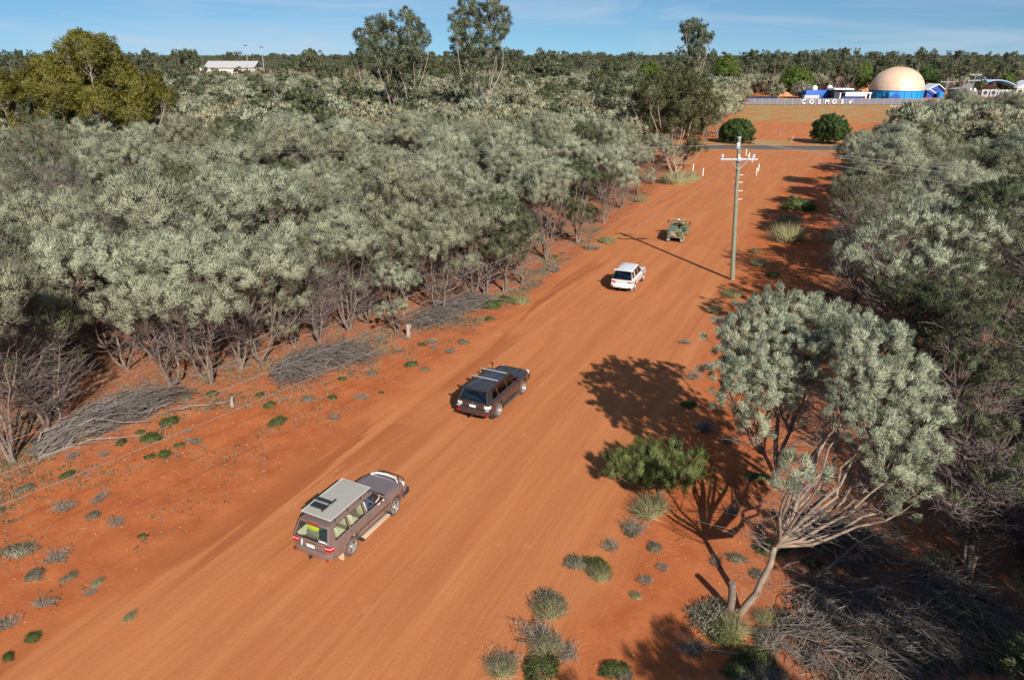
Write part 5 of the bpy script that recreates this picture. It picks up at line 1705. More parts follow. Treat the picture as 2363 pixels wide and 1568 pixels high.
for k in range(7):
    MB().box(((k - 3) * 2.15, 0, 1.0), (2.05, 2.4, .06), rx=.42).build('panel', mat('solar_glass', (.02, .03, .07), .15), sp_, smooth=False) if k == 0 else None
base_ = [c for c in sp_.children][0]
for k in range(1, 7):
    c = base_.copy(); COL.objects.link(c); c.parent = sp_; c.location = (k * 2.15, 0, 0)
for k in (-6, 0, 6): MB().box((k, .2, .45), (.1, .1, .9)).build('leg', galv, sp_)
# blue gabled house right of dome
x, y = bxy(2146, 335); s3 = 335 / FPX
gh = thing('gabled_building', 'blue building with a white gabled roof close right of the dome', 'building', (x, y, 0))
W_, E_ = 36 * s3, 3.4
MB().box((0, 0, E_ / 2), (W_, 7, E_)).build('wall', dblue, gh)
MB().prism([(-W_ / 2, 0), (W_ / 2, 0), (W_ * .1, 2.4)], 7, Matrix.Translation((0, 3.5, E_)) @ Matrix.Rotation(PI / 2, 4, 'X')).build('gable', dblue, gh, smooth=False)
MB().prism([(-W_ / 2 - .7, -.25), (-W_ / 2 - .7, .1), (W_ * .1, 2.75), (W_ / 2 + .7, .1), (W_ / 2 + .7, -.25), (W_ * .1, 2.4)], 9, Matrix.Translation((0, 4.5, E_ + .05)) @ Matrix.Rotation(PI / 2, 4, 'X')).build('roof', roofw, gh, smooth=False)
MB().lathe([(1.5, 0), (1.5, 2.4), (.1, 2.8)], 16, Matrix.Translation((1.5, -5.5, 0))).build('water_tank', blue, gh)
MB().box((-1.5, -5, 2.7), (5, .2, .3), ry=.5).build('ramp_beam', white, gh)
# wide building with a wave roof
x, y = bxy(2264, 340); s4 = 340 / FPX
wb_ = thing('wave_roof_building', 'wide building with a grey and pale blue curved roof at the right', 'building', (x, y, 0))
L_ = 116 * s4
MB().box((0, 3, 1.6), (L_, 9, 3.2)).build('wall', mat('pale_wall', (.30, .30, .32), .6), wb_)
rows = []
for yy in (-3.5, 9):
    rows.append([(-L_ / 2 + L_ * .58 * f, yy, 3.3 + 4.6 * f ** 1.7) for f in np.linspace(0, 1, 10)])
q = MB(); q.grid(rows, True); rows2 = [[(p_[0], p_[1], p_[2] - .3) for p_ in r_] for r_ in rows]; q.grid(rows2)
q.grid([rows[0], rows2[0]]); q.build('grey_roof', greyr, wb_)
rows = []
for yy in (-4.5, 8):
    rows.append([(-L_ * .06 + L_ * .58 * f, yy, 5.0 + 3.4 * math.sin(PI * (.22 + .62 * f)) - 1.2 * f) for f in np.linspace(0, 1, 14)])
q = MB(); q.grid(rows, True); rows2 = [[(p_[0], p_[1], p_[2] - .4) for p_ in r_] for r_ in rows]; q.grid(rows2); q.grid([rows[0], rows2[0]])
q.build('blue_roof', mat('pale_blue_roof', (.30, .48, .78), .35), wb_)
for k in range(4):
    MB().prism([(-.8, 0), (.8, 0), (.5, 1.6), (0, 2.0), (-.5, 1.6)], .1, Matrix.Translation((-L_ * .34 + k * 3.6, -1.54, .3)) @ Matrix.Rotation(PI / 2, 4, 'X')).build('window', dark, wb_, smooth=False)
for cx_, w_ in ((-L_ * .02, 3.6), (L_ * .14, 3.2)):
    MB().box((cx_, -3.2, 1.7), (w_, .4, 3.4), bev=.1).build('portal', mat('portal_paint', (.36, .35, .35), .6), wb_)
    MB().lathe([(.0, -.03), (.95, -.03), (.95, .03), (0, .03)], 20, Matrix.Translation((cx_, -3.43, 1.9)) @ Matrix.Rotation(PI / 2, 4, 'X')).build('round_opening', dark, wb_)
for k in range(3): MB().box((L_ * (.3 + .08 * k), -3.6, 1.7), (.4, .4, 3.4)).build('column', white, wb_)
x, y = bxy(2350, 345)
wh = thing('white_house', 'small white house cut by the right picture edge beyond the green tree', 'building', (x, y, 0))
MB().box((2, 0, 2), (12, 7, 4)).build('wall', mat('cream_wall', (.45, .43, .40), .6), wh)
MB().prism([(-4.6, 0), (8.6, 0), (2, 3.4)], 8, Matrix.Translation((0, 4, 4)) @ Matrix.Rotation(PI / 2, 4, 'X')).build('roof', roofw, wh, smooth=False)
MB().box((-2.2, -3.55, 2.2), (2, .1, 1.6)).build('window', dark, wh)
# paving, mounds
def sheet(name, pts, z, m):
    o = MB().add([(a, b_, z) for a, b_ in pts], [tuple(range(len(pts)))]).build(name, m, smooth=False); o['kind'] = 'structure'; return o
sheet('car_park_paving', [bxy(1960, 294), bxy(2420, 294), bxy(2420, 309), bxy(1960, 309)], .06, slab)
def mound(label, px, t, w, h, seed):
    x, y = bxy(px, t); rng = np.random.default_rng(seed); rows = []
    for i in range(13):
        rows.append([(w * (i / 12 - .5), w * .5 * (j / 8 - .5), -.05 + h * math.sin(PI * i / 12) ** .8 * math.sin(PI * j / 8) * (.8 + .4 * rng.random())) for j in range(9)])
    o = MB().grid(rows, True).build('earth_mound', mat('orange_earth', (.40, .17, .075), .95, noise=(1, 1, (.5, .25, .12))), loc=(x, y, 0)); tag(o, label, 'mound')
mound('orange earth mound behind the white roofed building', 2000, 352, 14, 4.6, 1)
mound('orange earth mound left of the pale grey-leaved tree', 1806, 345, 10, 2.6, 2)

# far shed with floodlight towers
tS = 560.0
p = at(530, 158, tS); sS = tS / FPX
shed = thing('long_shed', 'long pale shed roof standing out of the woodland on the left skyline', 'building', (p[0], p[1], 0))
zr, ze = at(530, 141, tS)[2], at(530, 155.5, tS)[2]
Ls = 118 * sS
MB().box((0, 10, ze / 2), (Ls - 1, 20, ze)).build('wall', mat('cream_sheet', (.50, .47, .42), .6), shed)
mb = MB(); mb.prism([(-1, ze - .4), (-1, ze), (10, zr), (21, ze), (21, ze - .4), (10, zr - .4)], Ls, Matrix.Translation((-Ls / 2, 0, 0)) @ Matrix(((0, 0, 1, 0), (1, 0, 0, 0), (0, 1, 0, 0), (0, 0, 0, 1))))
mb.build('roof', mat('pale_roof_sheet', (.42, .40, .40), .5), shed, smooth=False)
MB().box((-Ls / 2 - 1.5, -1, ze - 1.6), (3, 1, 2.6)).build('end_sign', white, shed)
for k, (px, pt, t_, lab) in enumerate(((566, 106, 520, 'left floodlight mast above the long shed'), (603, 109.5, 530, 'right floodlight mast above the long shed'))):
    p = at(px, pt, t_)
    lt = thing('floodlight_mast', lab, 'light mast', (p[0], p[1], 0), 0, 'floodlight masts by the shed')
    MB().tube([(0, 0, -.3), (0, 0, p[2])], [.34, .2], 8).build('post', mat('mast_grey', (.35, .35, .38), .5), lt)
    MB().box((0, 0, p[2] + .2), (2.7, .8, .7), bev=.1).build('lamp_head', mat('lamp_head', (.08, .09, .10), .5), lt)
# works yard glimpsed between the trees
p = at(842, 190, 455); 
yd = thing('yard_shed', 'small open white-posted shed on the red yard seen between trees', 'building', (p[0], p[1], 0))
MB().box((0, 0, 4.2), (13, 7, .3), rx=.1).build('roof', mat('brown_roof', (.18, .10, .09), .6), yd)
for k in range(4): MB().box((-6 + 4 * k, -3.3, 2), (.5, .5, 4.1)).build('post', white, yd)
MB().box((0, 3, 1.6), (12.6, .2, 3.0)).build('back_wall', mat('rust_wall', (.38, .16, .09), .7), yd)
p = at(835, 176, 500)
tk = thing('water_tank', 'row of pale tanks at the back of the red yard', 'tank', (p[0], p[1], 0))
for k in range(3): MB().lathe([(1.6, 0), (1.6, 3.2), (.2, 4.0)], 14, Matrix.Translation((k * 5 - 3, 0, 0))).build('tank', mat('straw_tank', (.55, .42, .20), .6), tk)

# ------------------------------------------------------------------ vehicles
tyre_m = mat('dusty_tyre', (.05, .045, .042), .9, noise=(9, .8, (.20, .135, .10)))
rim_m = mat('alloy_rim', (.72, .70, .68), .28, .75)
dkrim = mat('wheel_dark', (.04, .035, .03), .7)
trim_m = mat('black_trim', (.025, .025, .027), .55)
under_m = mat('underbody', (.03, .025, .022), .9)
chrome = mat('chrome', (.8, .8, .82), .12, 1.0)
plate_m = mat('number_plate', (.85, .85, .83), .35)
lamp_red = mat('lamp_red', (.42, .004, .010), .25, coat=.2)
lamp_clear = mat('lamp_clear', (.75, .72, .70), .1, coat=.8, noise=(14, .7, (.45, .42, .42)))
skin_m = mat('skin', (.55, .30, .20), .55)

def wheel_meshes(r, w, spokes, rimr=.66, style=0):
    MY = Matrix.Rotation(PI / 2, 4, 'X')
    t = MB()
    pr = [(r * rimr, -w / 2 + .015), (r * .80, -w / 2), (r * .93, -w / 2 + .01), (r * .985, -w / 2 + .04), (r, -w / 4), (r, w / 4), (r * .985, w / 2 - .04), (r * .93, w / 2 - .01), (r * .80, w / 2), (r * rimr, w / 2 - .015)]
    t.lathe(pr, 36, MY, closed=True)
    for k in range(36):
        a = k * PI / 18
        for s in (-1, 1):
            t.box((math.cos(a) * r * .995, s * w * .27 , math.sin(a) * r * .995), (.02, w * .30, r * .10), ry=-a)
    rm = MB()
    rm.lathe([(r * rimr * 1.03, .0), (r * rimr * 1.03, .025), (r * rimr * .93, .02), (r * rimr * .90, -.05), (r * rimr * .92, -w * .7), (r * rimr * 1.02, -w * .75)], 36, Matrix.Translation((0, w / 2 - .012, 0)) @ Matrix.Rotation(-PI / 2, 4, 'X'), cap=False)
    for k in range(spokes):
        a = 2 * PI * k / spokes
        Mx = Matrix.Translation((0, w / 2 - .03, 0)) @ Matrix.Rotation(a, 4, 'Y') @ Matrix.Rotation(PI / 2, 4, 'X')
        R0, R1 = r * .10, r * rimr * .96
        wd = r * (.11 if spokes <= 6 else .085)
        rm.prism([(R0, -wd * .75), (R1, -wd * (.9 if style else .6)), (R1, wd * (.9 if style else .6)), (R0, wd * .75)], .035, Mx)
    rm.lathe([(0, .03), (r * .13, .03), (r * .17, 0), (r * .17, -.03)], 16, Matrix.Translation((0, w / 2 - .015, 0)) @ Matrix.Rotation(-PI / 2, 4, 'X'))
    dk = MB(); dk.lathe([(0, 0), (r * rimr * .97, 0)], 28, Matrix.Translation((0, w / 2 - .10, 0)) @ Matrix.Rotation(-PI / 2, 4, 'X'))
    dk.lathe([(0, .02), (r * .36, .02), (r * .36, 0)], 24, Matrix.Translation((0, w / 2 - .09, 0)) @ Matrix.Rotation(-PI / 2, 4, 'X'))
    return t.mesh('tyre', tyre_m), rm.mesh('rim', rim_m), dk.mesh('brake_disc', dkrim)

def add_wheels(root, wb, track, r, w, spokes, style=0, steer=0.0, rims=None):
    tm_, rm_, dm_ = wheel_meshes(r, w, spokes, style=style)
    for fx in (-1, 1):
        for sy_ in (-1, 1):
            e = bpy.data.objects.new('wheel', tm_); COL.objects.link(e); e.parent = root
            e.location = (fx * wb / 2, sy_ * track / 2, r - .012)
            e.rotation_euler = (0, rs.random() * 6, (0 if sy_ > 0 else PI) + (steer if fx > 0 else 0))
            link('rim', rims or rm_, e); link('brake_disc', dm_, e)

def lerp(a, b_, f): return a + (b_ - a) * f

def suv(name, label, loc, rz, p):
    W, L, wb, r = p['W'], p['L'], p['wb'], p['r']
    H, belt, hood0, hood1, sill = p['H'], p['belt'], p['hood0'], p['hood1'], p['sill']
    xr = -wb / 2 - p['ro']; xf = xr + L
    xc = p['xc']; xh = p['xh']; xrf = p['xroof']; xb = xr + p.get('tail', .10)
    hw = W / 2; paint = p['paint']; glass = p['glass']
    root = thing(name, label, 'car', loc, rz)
    def halfw(x):
        q = hw
        if x < xr + .45: q -= .10 * ((xr + .45 - x) / .45) ** 2.5
        if x > xf - .75: q -= .16 * ((x - xf + .75) / .75) ** 2.2
        return q
    def top(x):
        if x <= xc: return belt + .035 * math.sin(PI * min(max((x - xr) / (xc - xr), 0), 1)) * 0
        f = (x - xc) / (xf - xc)
        return lerp(hood0, hood1, f ** 1.5) - .10 * max(0, (f - .86) / .14) ** 2
    ra = r * 1.20; az = r + .01
    X = set(np.round(np.linspace(xr + .06, xf - .03, 26), 3))
    for ax in (-wb / 2, wb / 2):
        X = {x for x in X if abs(x - ax) > ra}
        X |= set(np.round(ax + ra * np.sin(np.linspace(-PI / 2, PI / 2, 15)), 3))
    X |= {round(xc, 3)}
    X = sorted(X)
    def low(x):
        z = sill
        if x < -wb / 2 - ra: z = sill + .04 + .10 * ((-wb / 2 - ra - x) / p['ro'])
        if x > wb / 2 + ra: z = sill + .02
        for ax in (-wb / 2, wb / 2):
            if abs(x - ax) <= ra + 1e-6:
                z = max(z, az + math.sqrt(max(ra * ra - (x - ax) ** 2, 0)))
        return z
    def side(x):
        h = halfw(x); zl = low(x); zt = top(x)
        zc = lerp(sill, belt, .52); 
        zs = [zl, max(zl + .02, lerp(zl, zc, .45)), max(zl + .04, zc), max(zl + .07, lerp(zc, zt, .6)), zt - .035, zt]
        ys = [h - .055, h - .012, h, h - .012, h - .045, h - .085]
        return [(x, ys[i], zs[i]) for i in range(6)]
    body = MB()
    S_ = [side(x) for x in X]
    body.grid(S_)
    body.grid([[(a, -b_, c) for a, b_, c in row] for row in S_], True)
    # inner lips of the wheel arches
    for s in (1, -1):
        for ax in (-wb / 2, wb / 2):
            th = np.linspace(0, PI, 15)
            rows = [[(ax + ra * math.cos(t), s * y_, az + ra * math.sin(t)) for t in th] for y_ in (hw - .055, hw - .42)]
            body.grid(rows, s < 0)
    # bonnet
    rows = []
    hx = [x for x in X if x >= xc - 1e-3]
    for x in hx:
        h = halfw(x) - .085; zt = top(x); row = []
        for f in (1, .88, .72, .66, .4, 0, -.4, -.66, -.72, -.88, -1):
            cz = .055 * (1 - abs(f) ** 2.5) + (.018 if abs(f) in (.72,) else 0)
            row.append((x, h * f, zt + cz * min(1, (xf - x) / .4 + .2)))
        rows.append(row)
    body.grid(rows)
    # nose
    e = S_[-1]; rows = []
    for (a, b_, c) in e: rows.append([(a + .05 * (1 - f * f), b_ * f, c) for f in np.linspace(1, -1, 9)])
    rows[-1] = [(e[-1][0], e[-1][1] * f, c_) for f, c_ in zip(np.linspace(1, -1, 9), [q[2] for q in (lambda R_: [R_[0], R_[1], R_[3], R_[4], R_[5], R_[6], R_[7], R_[9], R_[10]])([(0, 0, z_[2]) for z_ in [(x_, y_, z_) for x_, y_, z_ in body.v[-11:]]])])]
    body.grid(rows)
    # tail below the belt
    e = S_[0]; rows = []
    for k, (a, b_, c) in enumerate(e):
        bl = .05 + (.05 if k <= 1 else 0)
        rows.append([(a - bl * (1 - abs(f) ** 4), b_ * f, c) for f in np.linspace(1, -1, 13)])
    body.grid(rows, True)
    body.build('body', paint, root, angle=32)
    # cabin: roof, pillars, windows
    tumble = p.get('tumble', .17)
    yb = hw - .085; yt = hw - .085 - tumble
    def P(x, f, s=1):
        """f: 0 at the belt, 1 at the roof edge; the ends lean"""
        return (x, s * lerp(yb, yt, f ** 1.15), lerp(belt, H - .07, f))
    def xrear(f): return lerp(xb, xrf, f ** 1.1)
    def xfrn(f): return lerp(xc, xh, f)
    wins = p['wins']     # list of (xrear_bottom, xfront_bottom, xrear_top, xfront_top)
    f0, f1 = .07, .86
    fr = MB()
    cols = []
    cols.append((xrear(0), xrear(1), False))
    bounds = []
    for w_ in wins: bounds += [(w_[0], w_[2]), (w_[1], w_[3])]
    allc = [(xrear(0), xrear(1))] + bounds + [(xc, xh)]
    def xat(c, f): return lerp(c[0], c[1], f)
    seal = []
    for s in (1, -1):
        for i in range(len(allc) - 1):
            c0, c1 = allc[i], allc[i + 1]
            isw = i % 2 == 1
            fs = [0, f0, .35, .6, f1, 1]
            for k in range(5):
                g = isw and 1 <= k <= 3
                if g: continue
                q = [P(xat(c0, fs[k]), fs[k], s), P(xat(c1, fs[k]), fs[k], s), P(xat(c1, fs[k + 1]), fs[k + 1], s), P(xat(c0, fs[k + 1]), fs[k + 1], s)]
                fr.add(q if s < 0 else q[::-1], [(0, 1, 2, 3)])
    nr = 9
    xs_ = np.linspace(0, 1, nr); rows = []
    for f in xs_:
        x = lerp(xrf, xh, f); row = []
        cr = .045 * math.sin(PI * (f * .8 + .1)); ed = H - .07
        for g in (1, .955, .88, .62, .3, 0, -.3, -.62, -.88, -.955, -1):
            zz = ed + (H - ed) * (1 - abs(g) ** 5) ** .8 * (.55 + .45 * math.sin(PI * (f * .9 + .06))) + cr * (1 - g * g) * .3
            row.append((x + (.03 * (1 - g * g) if f > .99 else 0) - (.05 * (1 - g * g) if f < .01 else 0), yt * g, zz))
        rows.append(row)
    fr.grid(rows)
    roof_row0, roof_row1 = rows[0], rows[-1]
    fr.build('cabin_frame', paint, root, angle=32)
    # glass panes
    def pane(nm, q, tint=None, inset=.0, seal_r=.012, parent=root, label_=None):
        n = Vector(q[1]) - Vector(q[0]); m2 = Vector(q[3]) - Vector(q[0]); nn2 = n.cross(m2).normalized()
        V = [Vector(a) for a in q]
        mb = MB(); mb.add(V, [(0, 1, 2, 3)])
        o = mb.build(nm, tint or glass, parent, smooth=False)
        lp = V + [V[0]]
        sb = MB(); sb.tube(lp, seal_r, 5, False); sb.build('window_seal', trim_m, o)
        return o
    for s in (1, -1):
        for i, w_ in enumerate(wins):
            c0, c1 = (w_[0], w_[2]), (w_[1], w_[3])
            if p.get('open_front') and i == len(wins) - 1 and s < 0:
                lp = [P(xat(c0, f0), f0, s), P(xat(c1, f0), f0, s), P(xat(c1, f1), f1, s), P(xat(c0, f1), f1, s)]
                sb = MB(); sb.tube(lp + [lp[0]], .014, 5, False); sb.build('window_seal', trim_m, root); continue
            pane('window', [P(xat(c0, f0), f0, s), P(xat(c1, f0), f0, s), P(xat(c1, f1), f1, s), P(xat(c0, f1), f1, s)], p['glass_side'][i] if 'glass_side' in p else None)
    # windscreen
    pane('windscreen', [(xc - .02, yb - .06, hood0 + .05), (xc - .02, -yb + .06, hood0 + .05), (xh + .01, -yt + .04, H - .075), (xh + .01, yt - .04, H - .075)])
    # rear screen and tailgate frame
    g0, g1 = p.get('rg', (.08, .90)); yi0, yi1 = p.get('rgy', (.88, .86))
    tg = MB()
    def RP(f, g, out=0.0):
        bl = .05 * (1 - abs(g) ** 4)
        return (xrear(f) - bl - out, lerp(yb, yt, f ** 1.15) * g, lerp(belt, H - .07 + (.05 * (1 - g ** 4) if f > .99 else 0), f))
    gs = [1, .94, yi0, .5, 0, -.5, -yi0, -.94, -1]
    fs = [0, g0, .4, .7, g1, 1]
    for k in range(5):
        for j in range(8):
            if 1 <= k <= 3 and 2 <= j <= 5: continue
            tg.add([RP(fs[k], gs[j]), RP(fs[k + 1], gs[j]), RP(fs[k + 1], gs[j + 1]), RP(fs[k], gs[j + 1])], [(0, 1, 2, 3)])
    tg.build('tailgate_frame', p.get('tg_m', paint), root, angle=32)
    gg = np.linspace(yi0, -yi0, 9)
    mb = MB(); mb.grid([[RP(f, g, -.004) for g in gg] for f in (g0, .4, .7, g1)])
    o = mb.build('rear_window', p.get('glass_rear', glass), root)
    lp = [RP(g0, g, .004) for g in gg] + [RP(g1, g, .004) for g in gg[::-1]]
    sb = MB(); sb.tube(lp + [lp[0]], .018, 6, False); sb.build('window_seal', trim_m, o)
    if p.get('wiper', True):
        sb = MB(); a = RP(g0 + .02, -.05 if not p.get('wl') else .25, .03); b2 = RP(g0 + .12, .45 if not p.get('wl') else -.2, .03); sb.tube([a, b2], .012, 5); sb.build('rear_wiper', trim_m, root)
    # underbody and interior
    ub = MB(); ub.box(((xr + xf) / 2, 0, sill + .06), (L - .30, W - .5, .22)); ub.box((0, 0, sill + .02), (wb - 2 * ra - .02, W - .22, .14))
    ub.tube([(-wb / 2, -hw + .3, r), (-wb / 2, hw - .3, r)], .06, 8); ub.tube([(wb / 2, -hw + .3, r), (wb / 2, hw - .3, r)], .05, 8)
    ub.build('underbody', under_m, root)
    im = p['interior']
    it = MB(); it.box(((xb + xc) / 2, 0, lerp(sill, belt, .45)), (xc - xb - .25, W - .35, .06))
    dt = MB()
    for s in (-1, 1): dt.box(((xb + xc) / 2, s * (hw - .14), lerp(sill, belt, .66)), (xc - xb - .3, .04, belt - sill - .25))
    dt.build('door_trim', im, root)
    it.build('cabin_floor', p.get('floor_m', under_m), root)
    def seat(x, y, w_, hgt_=.62):
        z0 = sill + .38
        q = MB(); q.box((x + .05, y, z0), (.50, w_, .18), bev=.05); q.box((x - .24, y, z0 + hgt_ / 2 + .02), (.14, w_, hgt_), ry=-.22, bev=.05)
        q.build('seat', im, root)
        n = 2 if w_ > .8 else 1
        for k in range(n):
            yy = y + (0 if n == 1 else (k - .5) * w_ * .55)
            q = MB(); q.box((x - .36, yy, z0 + hgt_ + .12), (.10, .26, .19), ry=-.2, bev=.04); q.build('headrest', im, root)
    xfs = lerp(xh, xc, .0) - .08
    for s in (-1, 1): seat(xfs, s * .40, .52, .68)
    seat(xfs - .85, 0, 1.36, .62)
    if p.get('third'): seat(xfs - 1.65, 0, 1.2, .5)
    dsh = MB(); dsh.box((xc - .28, 0, belt - .08), (.34, W - .4, .26), bev=.06); dsh.build('dashboard', p.get('dash_m', trim_m), root)
    sw = MB(); sw.lathe([(.19, -.015), (.205, 0), (.19, .015), (.175, 0)], 20, Matrix.Translation((xc - .52, -.40, belt + .02)) @ Matrix.Rotation(-1.1, 4, 'Y'), closed=True); sw.build('steering_wheel', trim_m, root)
    # rear bumper
    bm_ = MB(); zb0 = p['bump'][0]; zb1 = p['bump'][1]
    prof = [(.00, zb0), (.09, zb0 + .02), (.12, lerp(zb0, zb1, .5)), (.10, zb1 - .03), (.03, zb1), (-.06, zb1)]
    rows = []
    for g in np.linspace(1, -1, 17):
        ca = abs(g) ** 6
        row = []
        for (o_, z) in prof:
            row.append((xr + .06 - o_ * (1 - .5 * ca) - .05 * (1 - abs(g) ** 3) + .10 * ca, (hw - .03 + .01 * (o_ > .05)) * g, z))
        rows.append(row)
    bm_.grid(rows, True)
    for s in (1, -1):
        rows = []
        for x in np.linspace(xr + .16, -wb / 2 - ra - .01, 5):
            rows.append([(x, s * (halfw(x) - .05), zb0), (x, s * (halfw(x) + .012), zb0 + .03), (x, s * (halfw(x) + .018), lerp(zb0, zb1, .5)), (x, s * (halfw(x) + .01), zb1 - .03), (x, s * (halfw(x) - .03), zb1)])
        bm_.grid(rows, s < 0)
    bm_.build('rear_bumper', p.get('bump_m', paint), root)
    # seams of the doors, drawn as thin recessed lines
    sm = MB()
    for s in (-1, 1):
        for dx in p['doors']:
            pts_ = []
            for q in range(8):
                f = q / 7; z = lerp(sill + .08, belt, f)
                yy = np.interp(z, [sill, lerp(sill, belt, .25), lerp(sill, belt, .5), belt - .1, belt - .03, belt], [hw - .05, hw - .01, hw, hw - .012, hw - .045, hw - .085])
                pts_.append((dx, s * (yy + .0005), z))
            sm.tube(pts_, .006, 4)
        sm.tube([(p['doors'][0], s * (hw - .01), sill + .10), (p['doors'][-1], s * (hw - .01), sill + .10)], .006, 4)
    sm.tube([(xr - .0, hw * .72, zb1 + .02), (xr - .0, -hw * .72, zb1 + .02)], .007, 4)
    sm.build('door_gap', trim_m, root)
    # handles, mirrors, mouldings
    for s in (-1, 1):
        for dx in p['handles']:
            q = MB(); q.box((dx, s * (hw + .012), belt - .16), (.20, .035, .035), bev=.012); q.build('door_handle', p.get('handle_m', chrome), root)
        q = MB(); q.box((xc - .30, s * (hw + .13), belt + .08), (.16, .24, .17), rz=-s * .12, bev=.05); q.tube([(xc - .25, s * (hw - .08), belt - .0), (xc - .29, s * (hw + .05), belt + .04)], .025, 6)
        mi_ = q.build('wing_mirror', p.get('mirror_m', paint), root)
        q = MB(); q.box((xc - .385, s * (hw + .13), belt + .08), (.01, .19, .13)); q.build('mirror_glass', chrome, mi_)
    # lamps
    for s in (-1, 1):
        for (z0, z1, y0, y1, wrap, mt_) in p['lamps']:
            q = MB(); rows = []
            for z in np.linspace(z0, z1, 4):
                row = []
                for k in range(9):
                    f = k / 8
                    if f < .55:
                        g = f / .55; y_ = lerp(y0, hw - .10, g) if y1 is None else lerp(y0, y1, g); x_ = xr + .06 - .062 * (1 - (y_ / hw) ** 4) - .022
                        row.append((x_ + (.02 if k == 0 else 0), s * y_, z))
                    else:
                        g = (f - .55) / .45; yy0 = hw - .10 if y1 is None else y1
                        x_ = xr - .02 + wrap * g; y_ = min(halfw(x_) + .016, lerp(yy0, hw + .02, min(1, g * 1.8)))
                        row.append((x_, s * y_, z))
                rows.append(row)
            q.grid(rows, s > 0); q.build('tail_lamp', mt_, root)
        for (y_, z, w_, h_) in p['reflectors']:
            q = MB(); q.box((xr - .095 + .06 * (y_ / hw) ** 6, s * y_, z), (.03, w_, h_), rz=s * .12, bev=.008); q.build('reflector', lamp_red, root)
    q = MB(); q.box((xr - .045, p.get('plate_y', 0), p['plate_z']), (.02, .372, .134), ry=p.get('plate_t', -.05), bev=.005); q.build('number_plate', plate_m, root, smooth=False)
    # nose parts
    for s in (-1, 1):
        q = MB(); q.box((xf - .06, s * (hw - .30), hood1 - .14), (.12, .38, .20), rz=-s * .25, bev=.04); q.build('headlamp', lamp_clear, root)
    q = MB(); q.box((xf - .0, 0, hood1 - .16), (.05, .95, .2), bev=.02); q.build('grille', chrome, root)
    q = MB(); q.box((xf + .02, 0, sill + .24), (.26, W - .16, .32), bev=.08); q.build('front_bumper', p.get('fb_m', paint), root)
    # tow bar
    q = MB(); q.tube([(xr + .2, .45, sill + .05), (xr + .2, -.45, sill + .05)], .04, 6); q.box((xr - .0, 0, sill + .03), (.34, .07, .07)); q.tube([(xr - .16, 0, sill + .04), (xr - .16, 0, sill + .15)], .02, 6)
    q.lathe([(0, -.03), (.024, -.015), (.03, 0), (.024, .02), (0, .03)], 10, Matrix.Translation((xr - .16, 0, sill + .17))); q.build('tow_bar', galv if p.get('tow_g') else trim_m, root)
    # mud flaps
    for s in (-1, 1):
        q = MB(); q.box((-wb / 2 - ra - .02, s * (hw - .17), r * .62), (.02, .26, r * .75), ry=.12); q.build('mud_flap', p.get('flap_m', trim_m), root)
    add_wheels(root, wb, W - .29, r, p['tw'], p['spokes'], p.get('rimstyle', 0))
    root_parts = dict(root=root, xr=xr, xf=xf, hw=hw, yt=yt, yb=yb, P=P, RP=RP, halfw=halfw, ra=ra, top=top)
    return root_parts

# car positions: right rear wheel contact point measured on the ground, heading of the track
def place(px, py, wb, W, head):
    x, y = G(px, py)
    h = R(head); fx, fy_ = math.sin(h), math.cos(h)
    lx, ly = -fy_, fx
    tr = (W - .29) / 2 + .12
    rx_, ry_ = x + fx * wb / 2 + lx * tr, y + fy_ * wb / 2 + ly * tr
    return (rx_, ry_, gz(x, y)), PI / 2 - h

paint1 = mat('champagne_bronze_paint', (.27, .20, .185), .25, .45, coat=.8, dust=.42)
gl_clear = glass_mat('clear_window', (.84, .88, .82), .0)
gl_dark = glass_mat('tinted_window', (.035, .035, .035), .15)
gl_mid = glass_mat('half_tinted_window', (.30, .32, .30), .12)
beige = mat('beige_leather', (.62, .60, .46), .6)
black_in = mat('black_interior', (.03, .03, .032), .6)
cream_step = mat('dusty_step', (.52, .40, .27), .8)
loc, rz = place(815, 1278, 2.85, 1.94, 26.3)
c1 = suv('large_wagon', 'bronze four-wheel drive wagon with a silver roof rack, nearest of the four vehicles', loc, rz,
    dict(W=1.94, L=4.92, wb=2.85, r=.40, ro=1.17, H=1.87, belt=1.17, hood0=1.20, hood1=1.12, sill=.44, xc=.98, xh=.22, xroof=-2.28, tail=.05,
         paint=paint1, glass=gl_clear, interior=beige, floor_m=mat('cabin_carpet', (.16, .14, .11), .9), third=True, tumble=.17,
         wins=[(-2.22, -1.42, -2.10, -1.42), (-1.34, -.42, -1.34, -.46), (-.32, .84, -.36, .22)], open_front=True,
         doors=[-1.38, -.37, .92], handles=[-1.2, -.2], bump=(.50, .80), bump_m=paint1,
         lamps=[(.90, 1.02, .62, None, .20, lamp_red), (1.02, 1.06, .63, None, .18, lamp_clear), (1.06, 1.14, .64, None, .17, lamp_red)],
         reflectors=[(.78, .55, .16, .06)], plate_z=.95, tw=.275, spokes=5, flap_m=cream_step, tail_=0, rg=(.06, .86), rgy=(.86, .84), handle_m=paint1))
r1 = c1['root']; xr, hw = c1['xr'], c1['hw']
